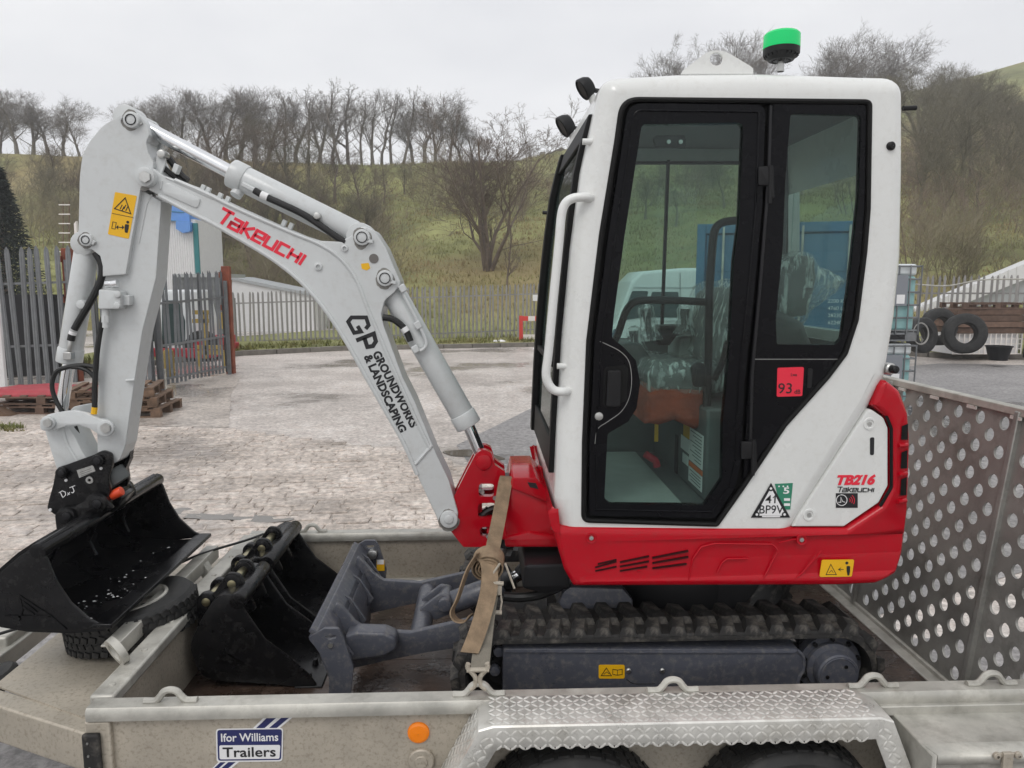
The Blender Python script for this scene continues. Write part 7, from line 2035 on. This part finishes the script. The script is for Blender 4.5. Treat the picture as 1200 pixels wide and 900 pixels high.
q0, q1 = at(-8, 486, 12.9), at(3, 330, 12.9)
m = MB(); m.bx(q0.x - .35, at(4, 400, 12.9).x, 12.85, 12.92, .05, q1.z); bd = m.build('white_hoarding', 'clad_white', bevel=.01); set_props(bd, 'white upright hoarding cut off by the left edge', 'hoarding')
m = MB(); q = on_z(6, 487); m.add([(q.x - .08, q.y - .1, 0), (q.x + .16, q.y - .1, 0), (q.x + .16, q.y + .1, 0), (q.x - .08, q.y + .1, 0), (q.x - .08, q.y - .1, .13), (q.x - .08, q.y + .1, .13)], [(3, 2, 1, 0), (0, 1, 4), (2, 3, 5), (1, 2, 5, 4), (0, 4, 5, 3)]); wg = m.build('wedge', 'wood'); set_props(wg, 'wooden wedge at the foot of the white hoarding', 'wedge')
m = MB(); gp2 = []
for _ in range(60): gp2.append((on_z(rng.uniform(0, 26), rng.uniform(500, 507)).to_tuple()))
tufts('yard_grass', gp2, .04, .12, 'verge_grass', 5, .03)

# behind the gate: lorry, yellow stand, bollard --------------------------------------------------------
Yt = 19.5
lt_ = empty('parked_lorry', (at(190, 440, Yt).x, Yt + 1, 0), 'white and red lorry parked behind the open gate', 'lorry')
def qbox(name, xa, xb, ya_px, yb_px, Y0, Y1, matn, parent, bev=.03):
    m = MB(); m.bx(at(xa, 390, Y0).x, at(xb, 390, Y0).x, Y0, Y1, at(200, yb_px, Y0).z, at(200, ya_px, Y0).z); return m.build(name, matn, parent, bevel=bev)
cabp = fil([(164, 420), (164, 348, 6), (172, 340, 6), (212, 340, 6), (220, 372), (224, 395), (224, 420)], 0, 4)
m = MB(); m.prism(xz(cabp, Yt), Yt, Yt + 2.1, r=.06); lb = m.build('cab', 'van_white', lt_)
for pts in ([(170, 352), (186, 352), (186, 400), (170, 400)], [(190, 352), (209, 352), (217, 376), (217, 404), (190, 404)]):
    m = MB(); m.prism(xz(fil(pts, 2), Yt - .01), Yt - .015, Yt + .02); m.build('cab_window', 'van_glass', lt_)
qbox('red_skirt', 150, 248, 408, 420, Yt - .05, Yt + 2.1, 'vehicle_red', lt_); qbox('bonnet', 222, 246, 398, 408, Yt, Yt + 2.0, 'vehicle_red', lt_)
for wx in (178, 236):
    m = MB(); q = at(wx, 428, Yt); m.lathe((q.x, Yt + .12, .40), (0, -1, 0), [(.2, -.14), (.38, -.14), (.41, -.1), (.41, .1), (.38, .14), (.2, .14), (.18, .08), (.001, .06)], 28); m.build('wheel', 'tyre_rubber', lt_)
ys_ = empty('yellow_stand', (at(243, 430, 18.4).x, 18.4, 0), 'yellow steel stand behind the open gate', 'stand')
for pa, pb_ in (((226, 366), (244, 366)), ((226, 376), (244, 376)), ((241, 366), (241, 420)), ((259, 366), (259, 385)), ((230, 407), (264, 407)), ((230, 413), (264, 413))):
    m = MB(); m.bar(at(*pa, 18.4), at(*pb_, 18.4), .10, .10, up=(0, 1, 0)); m.build('bar', 'yellow_paint', ys_)
m = MB(); 
for px in (233, 262): m.bar(at(px, 413, 18.4), Vector((at(px, 413, 18.4).x, 18.4, 0)), .07, .07, up=(0, 1, 0))
m.build('leg', 'yellow_paint', ys_)
q = on_z(199, 441); m = MB(); m.lathe((q.x, q.y, 0), (0, 0, 1), [(.11, 0), (.11, .50), (.10, .56), (.05, .60), (.001, .60)], 18); m.lathe((q.x, q.y, .06), (0, 0, 1), [(.13, 0), (.13, .03), (.11, .04)], 18); bo = m.build('bollard', 'yellow_paint'); set_props(bo, 'short yellow bollard standing before the open gate', 'bollard')
# white tower with blue top
Yw = 31.0
tw = empty('silo_tower', (at(205, 400, Yw).x, Yw + 1, .2), 'white ribbed tower with teal corners and blue cap beyond the gate', 'tower')
def corr(name, A_, B_, z0, z1, matn, parent, pitch=.085, dep=.02):
    A_ = Vector(A_); B_ = Vector(B_); d = B_ - A_; n = int(d.length / pitch); nrm = Vector((d.y, -d.x, 0)).normalized(); m = MB(); V_ = []
    for k in range(n * 4 + 1):
        p = A_ + d * (k / (n * 4)) + nrm * dep * (1 if k % 4 in (1, 2) else 0); V_ += [(p.x, p.y, z0), (p.x, p.y, z1)]
    m.add(V_, [(2 * k, 2 * k + 2, 2 * k + 3, 2 * k + 1) for k in range(n * 4)]); return m.build(name, matn, parent, angle=15, fix=False)
p_l, p_c, p_r = at(164, 333, Yw + 2.2), at(191, 333, Yw), at(233, 333, Yw); p_l.y = Yw + 2.2
zt_ = at(200, 257, Yw).z
corr('cladding', (p_c.x, Yw, 0), (p_r.x, Yw, 0), 0, zt_, 'clad_white', tw); corr('cladding', (p_l.x - .3, Yw + 2.2, 0), (p_c.x, Yw, 0), 0, zt_, 'clad_white', tw)
m = MB(); m.add([(p_c.x, Yw, 0), (p_r.x, Yw, 0), (p_r.x + .2, Yw + 2.4, 0), (p_l.x, Yw + 2.4, 0), (p_c.x, Yw, zt_), (p_r.x, Yw, zt_), (p_r.x + .2, Yw + 2.4, zt_), (p_l.x, Yw + 2.4, zt_)], [(1, 2, 6, 5), (2, 3, 7, 6), (4, 5, 6, 7)]); m.build('back_wall', 'clad_white', tw)
for p in (p_c, p_r):
    m = MB(); m.bx(p.x - .09, p.x + .09, Yw - .06, Yw + .04, 0, zt_ - (0 if p is p_c else .15)); m.build('corner_trim', 'teal_trim', tw)
def px_prism(name, pts, Y0, Y1, matn, parent, r=0): 
    m = MB(); m.prism(xz(pts, Y0), Y0, Y1, r=r); return m.build(name, matn, parent)
px_prism('blue_cap', [(189, 258), (222, 260), (222, 248), (210, 243), (189, 236)], Yw - .12, Yw + 2.0, 'clad_blue', tw); px_prism('blue_cap_top', [(190, 246), (212, 245), (205, 235), (191, 232)], Yw - .05, Yw + 1.6, 'clad_blue', tw)
px_prism('blue_chute', fil([(206, 259), (222.5, 260), (222.5, 271), (214, 273), (206, 268)], 1), Yw - .3, Yw + .1, 'clad_blue', tw)
m = MB(); m.bar(at(189, 257.8, Yw - .13), at(222.6, 260.3, Yw - .13), .02, .05, up=(0, 1, 0)); m.bar(at(190, 247, Yw - .13), at(216, 249, Yw - .13), .02, .04, up=(0, 1, 0)); m.build('cap_seam', 'teal_trim', tw)
# low white shed beyond the fence
sh = empty('low_shed', (at(320, 400, 33).x, 34, .2), 'long low white shed behind the fence between the gate post and boom', 'building')
px_prism('wall', [(270, 405), (272, 326), (366, 346), (372, 405)], 32.0, 35.0, 'clad_white', sh); px_prism('roof_edge', [(269, 327.5), (269, 324), (367, 344), (367, 347.5)], 31.9, 35.1, 'clad_grey', sh)
gw = empty('grey_shed', (at(240, 400, 26).x, 26.5, .1), 'blue grey clad shed behind the open gate', 'building')
corr('cladding', (at(204, 333, 26).x, 26, 0), (at(269, 333, 26).x, 26, 0), 0, at(240, 322, 26).z, 'pale_steel', gw, .2, .03)
px_prism('roof_edge', [(203, 325), (203, 321), (270, 321), (270, 325)], 25.9, 27.5, 'clad_grey', gw)
# lattice mast
ms = empty('lattice_mast', (at(78, 300, 24).x, 24, .2), 'thin pale lattice mast rising behind the left fence', 'mast')
m = MB()
for px in (74, 81): m.bar(at(px, 305, 24), at(px, 236, 24), .02, .02)
m.build('mast_leg', 'wood', ms)
for k in range(6):
    m = MB(); m.bar(at(69, 240 + k * 11, 24), at(82, 240 + k * 11, 24), .03, .03); m.build('rung', 'barrier_white', ms)
px_prism('mast_rail', [(86.5, 262), (89, 259), (91, 292), (88, 292)], 23.9, 24, 'barrier_white', ms)
# barrier by the far fence
br_ = empty('road_barrier', (at(625, 400, 24.9).x, 24.9, .15), 'red and white plastic barrier in front of the long fence beside the cab', 'barrier')
px_prism('frame_post', [(608.5, 400), (608.5, 370), (612.5, 370), (613, 400)], 24.88, 24.93, 'barrier_red', br_)
for k, (xa, xb) in enumerate(((612.5, 619), (619, 627), (627, 634), (634, 643), (643, 652))):
    px_prism('board', [(xa, 370.5), (xb, 370.5), (xb, 376), (xa, 376)], 24.885, 24.915, ('barrier_white', 'barrier_red')[k % 2 == 0], br_) if k != 1 else px_prism('board', [(xa, 370.5), (xb, 370.5), (xb, 376), (xa, 376)], 24.885, 24.915, 'barrier_white', br_)
px_prism('lower_board', [(613, 392), (652, 392), (652, 397.5), (613, 397.5)], 24.885, 24.915, 'barrier_white', br_); px_prism('frame_post', [(650, 400), (650, 370), (654, 370), (654, 400)], 24.88, 24.93, 'barrier_red', br_)
for k, (px, py) in enumerate(((588, 401.5), (581, 402), (630, 410))):
    m = MB(); q = at(px, py, 24.4 if k < 2 else 22.8); m.lathe((q.x, q.y, q.z - .04), (.2, .1, 1), [(.16, 0), (.18, .05), (.10, .12), (.001, .14)], 9); lt2 = m.build('litter', 'decal_white'); set_props(lt2, ('scrap of white litter on the verge near the barrier', 'smaller scrap of white litter left of the other on the verge', 'white scrap on the kerb below the barrier')[k], 'litter')
# stone house on the hilltop
hq = at(655, 192, 90); hz = HZ_(hq.x, 90); hz = at(655, 194, 90).z
ho = empty('hilltop_house', (hq.x, 90, hz), 'small stone house with pitched roof on the hilltop beside the cab', 'house')
hw = MB(); hw.bx(at(634, 190, 90).x, at(676, 190, 90).x, 90, 95, hz - 1.5, at(650, 184, 90).z); hw.build('wall', 'house_stone', ho)
m = MB(); xa, xb = at(633, 190, 90).x, at(677, 190, 90).x; z0 = at(650, 184.5, 90).z; z1 = at(660, 173, 90).z; xm = at(658, 180, 90).x
m.add([(xa, 89.7, z0), (xb, 89.7, z0), (xb, 95.3, z0), (xa, 95.3, z0), (xm, 89.7, z1), (xm, 95.3, z1)], [(0, 1, 4), (2, 3, 5), (1, 2, 5, 4), (3, 0, 4, 5), (0, 3, 2, 1)]); hr = m.build('roof', 'house_roof', ho)
m = MB(); q = at(637, 180, 90); m.bx(q.x - .3, q.x + .3, 91, 92, z0 - .3, at(637, 176, 90).z); m.build('chimney', 'house_stone', hr)
m = MB(); m.bx(at(657, 190, 90).x, at(661, 190, 90).x, 89.95, 90.02, at(650, 190, 90).z, at(650, 186, 90).z); m.build('window', 'van_glass', ho)

# seen through the cab: white van and blue container ---------------------------------------------------
Yv = 20.0
va = empty('panel_van', (at(770, 420, Yv).x, Yv + 1, 0), 'white high-roofed panel van seen through the cab door glass', 'van')
body_px = fil([(716, 424), (715, 388, 3), (722, 378, 3), (740, 330, 5), (752, 318, 8), (800, 314, 6), (905, 314, 6), (908, 424)], 0, 4)
m = MB(); m.prism(xz(body_px, Yv), Yv, Yv + 1.95, r=.10, seg=4); vb_ = m.build('body', 'van_white', va)
px_prism('windscreen', fil([(727, 376), (741, 341), (760, 341), (752, 372)], 2), Yv - .02, Yv + .03, 'van_glass', va); px_prism('side_window', fil([(758, 372), (764, 342), (795, 342), (796, 372)], 2), Yv - .02, Yv + .03, 'van_glass', va)
m = MB(); m.bar(at(742, 337, Yv - .01), at(905, 337, Yv - .01), .01, .025, up=(0, 1, 0)); m.bar(at(756, 376, Yv - .01), at(905, 376, Yv - .01), .01, .05, up=(0, 1, 0)); m.build('body_line', 'clad_grey', va)
m = MB(); m.bar(at(797, 320, Yv - .01), at(797, 415, Yv - .01), .008, .02, up=(0, 1, 0)); m.build('door_gap', 'gland', va)
px_prism('bumper', fil([(713, 414), (713, 404), (732, 404), (732, 420)], 2), Yv - .03, Yv + 1.98, 'plastic_black', va)
px_prism('headlight', fil([(716, 396), (719, 386), (728, 384), (726, 396)], 1), Yv - .01, Yv + .2, 'chrome', va)
for wx in (745, 872):
    q = at(wx, 412, Yv); m = MB(); m.lathe((q.x, Yv + .08, .34), (0, -1, 0), [(.2, -.1), (.32, -.1), (.34, -.07), (.34, .07), (.32, .1), (.2, .1)], 26); wv = m.build('wheel', 'tyre_rubber', va); m = MB(); m.lathe((q.x, Yv + .08, .34), (0, -1, 0), [(.2, .09), (.15, .06), (.05, .09), (.001, .09)], 20); m.build('rim', 'galv', wv)
co = empty('shipping_container', (at(910, 460, 11).x, 12, .25), 'blue shipping container seen through the cab windows', 'container')
cl_, cr_ = at(813, 400, 11.0), at(1012, 400, 11.0)
zb2, zt2 = .27, at(900, 263, 11).z
wC = cr_.x - cl_.x
rzC = R(-17.5); wC = 2.44
def cm(name, bx_args, matn, bev=0.0, parent=None):
    """box in container axes: x along the doors, y into the container"""
    m = MB(); m.bx(*bx_args); rot = Matrix.Translation((cl_.x, 11.0, 0)) @ Matrix.Rotation(rzC, 4, 'Z'); m.v = [tuple(rot @ Vector(v)) for v in m.v]; return m.build(name, matn, parent or co, bevel=bev)
cm('body', (0.03, wC - .03, .06, 6.0, zb2, zt2 - .02), 'container_blue')
for x in (0, wC - .12): cm('corner_post', (x, x + .12, -.03, .08, zb2, zt2), 'container_blue', .01)
for z in (zb2, zt2 - .14): cm('header', (.12, wC - .12, -.02, .07, z, z + .14), 'container_blue', .01)
for k in range(2):
    xa = .14 + k * (wC - .28) / 2; xb = xa + (wC - .28) / 2 - .02
    dr_ = cm('door_leaf', (xa, xb, .01, .06, zb2 + .16, zt2 - .16), 'container_blue', .01)
    for j in range(2): cm('lock_rod', (xa + .22 + j * .62, xa + .25 + j * .62, -.035, -.005, zb2 + .05, zt2 - .05), 'galv', 0, dr_)
    for j in range(4): cm('door_rib', (xa + .04, xb - .04, .0, .012, zb2 + .35 + j * .52, zb2 + .62 + j * .52), 'container_blue', .005, dr_)
rotC = Matrix.Rotation(rzC, 4, 'Z')
def ctext(body, px, py, hp, wpx):
    q = at(px, py, 10.93); t_ = text('lettering', body, pr(hp, px, py, 10.93) / .7, (q.x, 11.0 - .045 - (q.x - cl_.x) * math.tan(-rzC), q.z), 0, 'decal_white', co, align='LEFT', rot=rotC @ Matrix.Rotation(R(90), 4, 'X')); return t_
ctext('0.4', 974, 308, 6, 12)
for k, s_ in enumerate(('2200 KG', '4760 LBS', '28230 KG', '62240 LBS')): ctext(s_, 951, 352 + k * 8, 4, 20)
for k, x in enumerate((.1, wC - .6)):
    cm('support_block', (x, x + .5, .0, .6, .0, zb2 - .002), 'wood_dark', .01)

# right side: totes, tyres, timber ----------------------------------------------------------------------
def tote(z0, label, Yb=10.6):
    xr = at(1079, 333, Yb).x; xl = xr - 1.0
    root = empty('liquid_tote', ((xl + xr) / 2, Yb + .6, z0), label, 'tote', 'stacked liquid totes by the cab')
    m = MB(); m.bx(xl + .04, xr - .04, Yb + .03, Yb + 1.1, z0 + .15, z0 + .95); m.build('tank', 'tote_liquid', root, bevel=.05, seg=3)
    m = MB(); m.bx(xl + .04, xr - .04, Yb + .03, Yb + 1.1, z0 + .952, z0 + 1.12); m.build('tank_top', 'tote_white', root, bevel=.04, seg=3)
    m = MB(); m.bx(xl, xr, Yb, Yb + 1.15, z0, z0 + .13); pb2 = m.build('pallet_base', 'pale_steel', root, bevel=.01)
    for k in range(2): m = MB(); m.bx(xl + .15 + k * .42, xl + .40 + k * .42, Yb - .004, Yb + .02, z0 + .03, z0 + .10); m.build('fork_slot', 'gland', pb2)
    for k in range(6):
        z = z0 + .16 + k * .185; m = MB(); m.tube([(xl, Yb + 1.15, z), (xl, Yb, z), (xr, Yb, z), (xr, Yb + 1.15, z)], .013, 6); m.build('cage_bar', 'pale_steel', root)
    for k in range(7):
        x = xl + 1.0 * k / 6; m = MB(); m.tube([(x, Yb - .012, z0 + .1), (x, Yb - .012, z0 + 1.1)], .011, 6); m.build('cage_bar', 'pale_steel', root)
    m = MB(); m.bx(xr - .62, xr - .20, Yb - .028, Yb - .020, z0 + .52, z0 + .96); lb_ = m.build('label_plate', 'tote_label', root); m = MB(); m.bx(xr - .36, xr - .24, Yb - .034, Yb - .029, z0 + .55, z0 + .68); m.build('label', 'decal_white', lb_)
tote(0.02, 'lower pale green liquid tote in a wire cage beside the cab'); tote(1.17, 'upper pale green liquid tote stacked beside the cab')
def old_tyre(px, py, Y, R_, wid, axis, label):
    q = at(px, py, Y); m = MB(); ri = R_ * .49
    m.lathe(q, axis, [(ri, -wid * .32), (ri * 1.12, -wid * .46), (R_ * .78, -wid * .5), (R_ * .93, -wid * .44), (R_, -wid * .32), (R_, wid * .32), (R_ * .93, wid * .44), (R_ * .78, wid * .5), (ri * 1.12, wid * .46), (ri, wid * .32), (ri * 1.05, 0), (ri, -wid * .32)], 40)
    o = m.build('old_tyre', 'tyre_rubber'); set_props(o, label, 'tyre', 'scrap tyres by the fence'); return o
Yr_ = 18.0
old_tyre(1130, 391, Yr_, .50, .30, (-.25, -1, .12), 'worn lorry tyre leaning upright in front of the timber stack')
old_tyre(1080, 393, Yr_ - .1, .44, .28, (.35, -1, .10), 'worn tyre with a pale rim edge, half hidden by the tote')
old_tyre(1100, 383, Yr_ + .75, .48, .28, (.1, -1, .1), 'dark tyre behind the other two tyres')
q = at(1079, 391, Yr_ - .28); m = MB(); m.lathe(q, (.35, -1, .10), [(.235, .0), (.25, .012), (.275, .01)], 32); wl = m.build('tyre_bead', 'concrete'); attach(wl, bpy.data.objects['old_tyre.001'])
q = at(1170, 416, 17.6); m = MB(); m.lathe((q.x, 17.6, .16), (0, 0, 1), [(.20, 0), (.28, .32), (.30, .33), (.30, .35), (.27, .35), (.19, .03), (.001, .03)], 24); tu = m.build('black_tub', 'plastic_black'); set_props(tu, 'black plastic tub on the kerb beside the leaning tyre', 'tub')
tsX0, tsX1 = at(1118, 390, 18.9).x, at(1198, 390, 18.9).x
zc0, zc1 = .18, at(1160, 391, 18.9).z
cr = empty('wire_crate', ((tsX0 + tsX1) / 2, 19.3, .18), 'white wire crate at the base of the timber stack', 'crate')
for k in range(14):
    x = tsX0 + (tsX1 - tsX0) * k / 13; m = MB(); m.bx(x - .012, x + .012, 18.88, 18.90, zc0, zc1); m.build('wire', 'barrier_white', cr)
for k in range(5):
    z = zc0 + (zc1 - zc0 - .02) * k / 4; m = MB(); m.bx(tsX0, tsX1, 18.905, 18.92, z, z + .02); m.build('wire', 'barrier_white', cr)
m = MB(); m.bx(tsX0 + .05, tsX1, 19.0, 19.9, zc0, zc1 - .01); m.build('liner', 'clad_white', cr)
tb_ = empty('timber_stack', ((tsX0 + tsX1) / 2, 19.3, zc1), 'stack of brown timber boards beneath a pallet behind the tyres', 'timber')
zc2 = at(1160, 362, 18.9).z
for k in range(4):
    z = zc1 + (zc2 - zc1) * k / 4; m = MB(); m.bx(tsX0 + rr_.uniform(.0, .1), tsX1 - rr_.uniform(-.3, .05), 18.86 + rr_.uniform(-.02, .03), 19.9, z + .006, z + (zc2 - zc1) / 4 - .006); m.build('board', 'wood_dark', tb_, bevel=.006)
pallet('pallet', ((tsX0 + tsX1) / 2 + .15, 19.35, zc2 + .01), R(2), 'weathered pallet lying on top of the timber stack', None, 'wood_dark', 1.85, 1.0)
p2 = empty('pole', (tsX1 + .05, 18.8, 0), 'dark upright steel post at the end of the timber stack', 'post')
m = MB(); m.bx(tsX1 + .02, tsX1 + .14, 18.74, 18.84, 0.1, at(1198, 352, 18.8).z); m.build('stake', 'gland', p2)
shd = empty('white_shed', (at(1180, 380, 27).x, 27, .2), 'shed with sloping white roof edge behind the fence at right', 'building')
px_prism('wall', [(1060, 400), (1060, 378), (1330, 268), (1330, 400)], 26.6, 26.9, 'clad_grey', shd)
px_prism('roof_edge', [(1060, 384), (1060, 368), (1330, 255), (1330, 276)], 26.4, 26.95, 'clad_white', shd)
for k in range(26):
    x = 1062 + k * 10; y = 378 - (x - 1060) * .407; m = MB(); m.bar(at(x, y, 26.38), at(x, y - 12, 26.38), .03, .04, up=(0, 1, 0)); m.build('roof_rib', 'clad_white', shd)
# ================================================================ damp air over the valley
hm = bpy.data.materials.new('damp_air'); hm.use_nodes = True
nt = hm.node_tree; nt.nodes.clear()
ho_ = nt.nodes.new('ShaderNodeOutputMaterial'); pv = nt.nodes.new('ShaderNodeVolumePrincipled')
pv.inputs['Color'].default_value = (.97, .975, .985, 1); pv.inputs['Density'].default_value = .0020; pv.inputs['Anisotropy'].default_value = .2
nt.links.new(pv.outputs[0], ho_.inputs['Volume'])
M['damp_air'] = hm
m = MB(); m.bx(-172, 187, -92, 152, -1.6, 62); hz_o = m.build('haze', 'damp_air'); set_props(hz_o, kind='stuff')
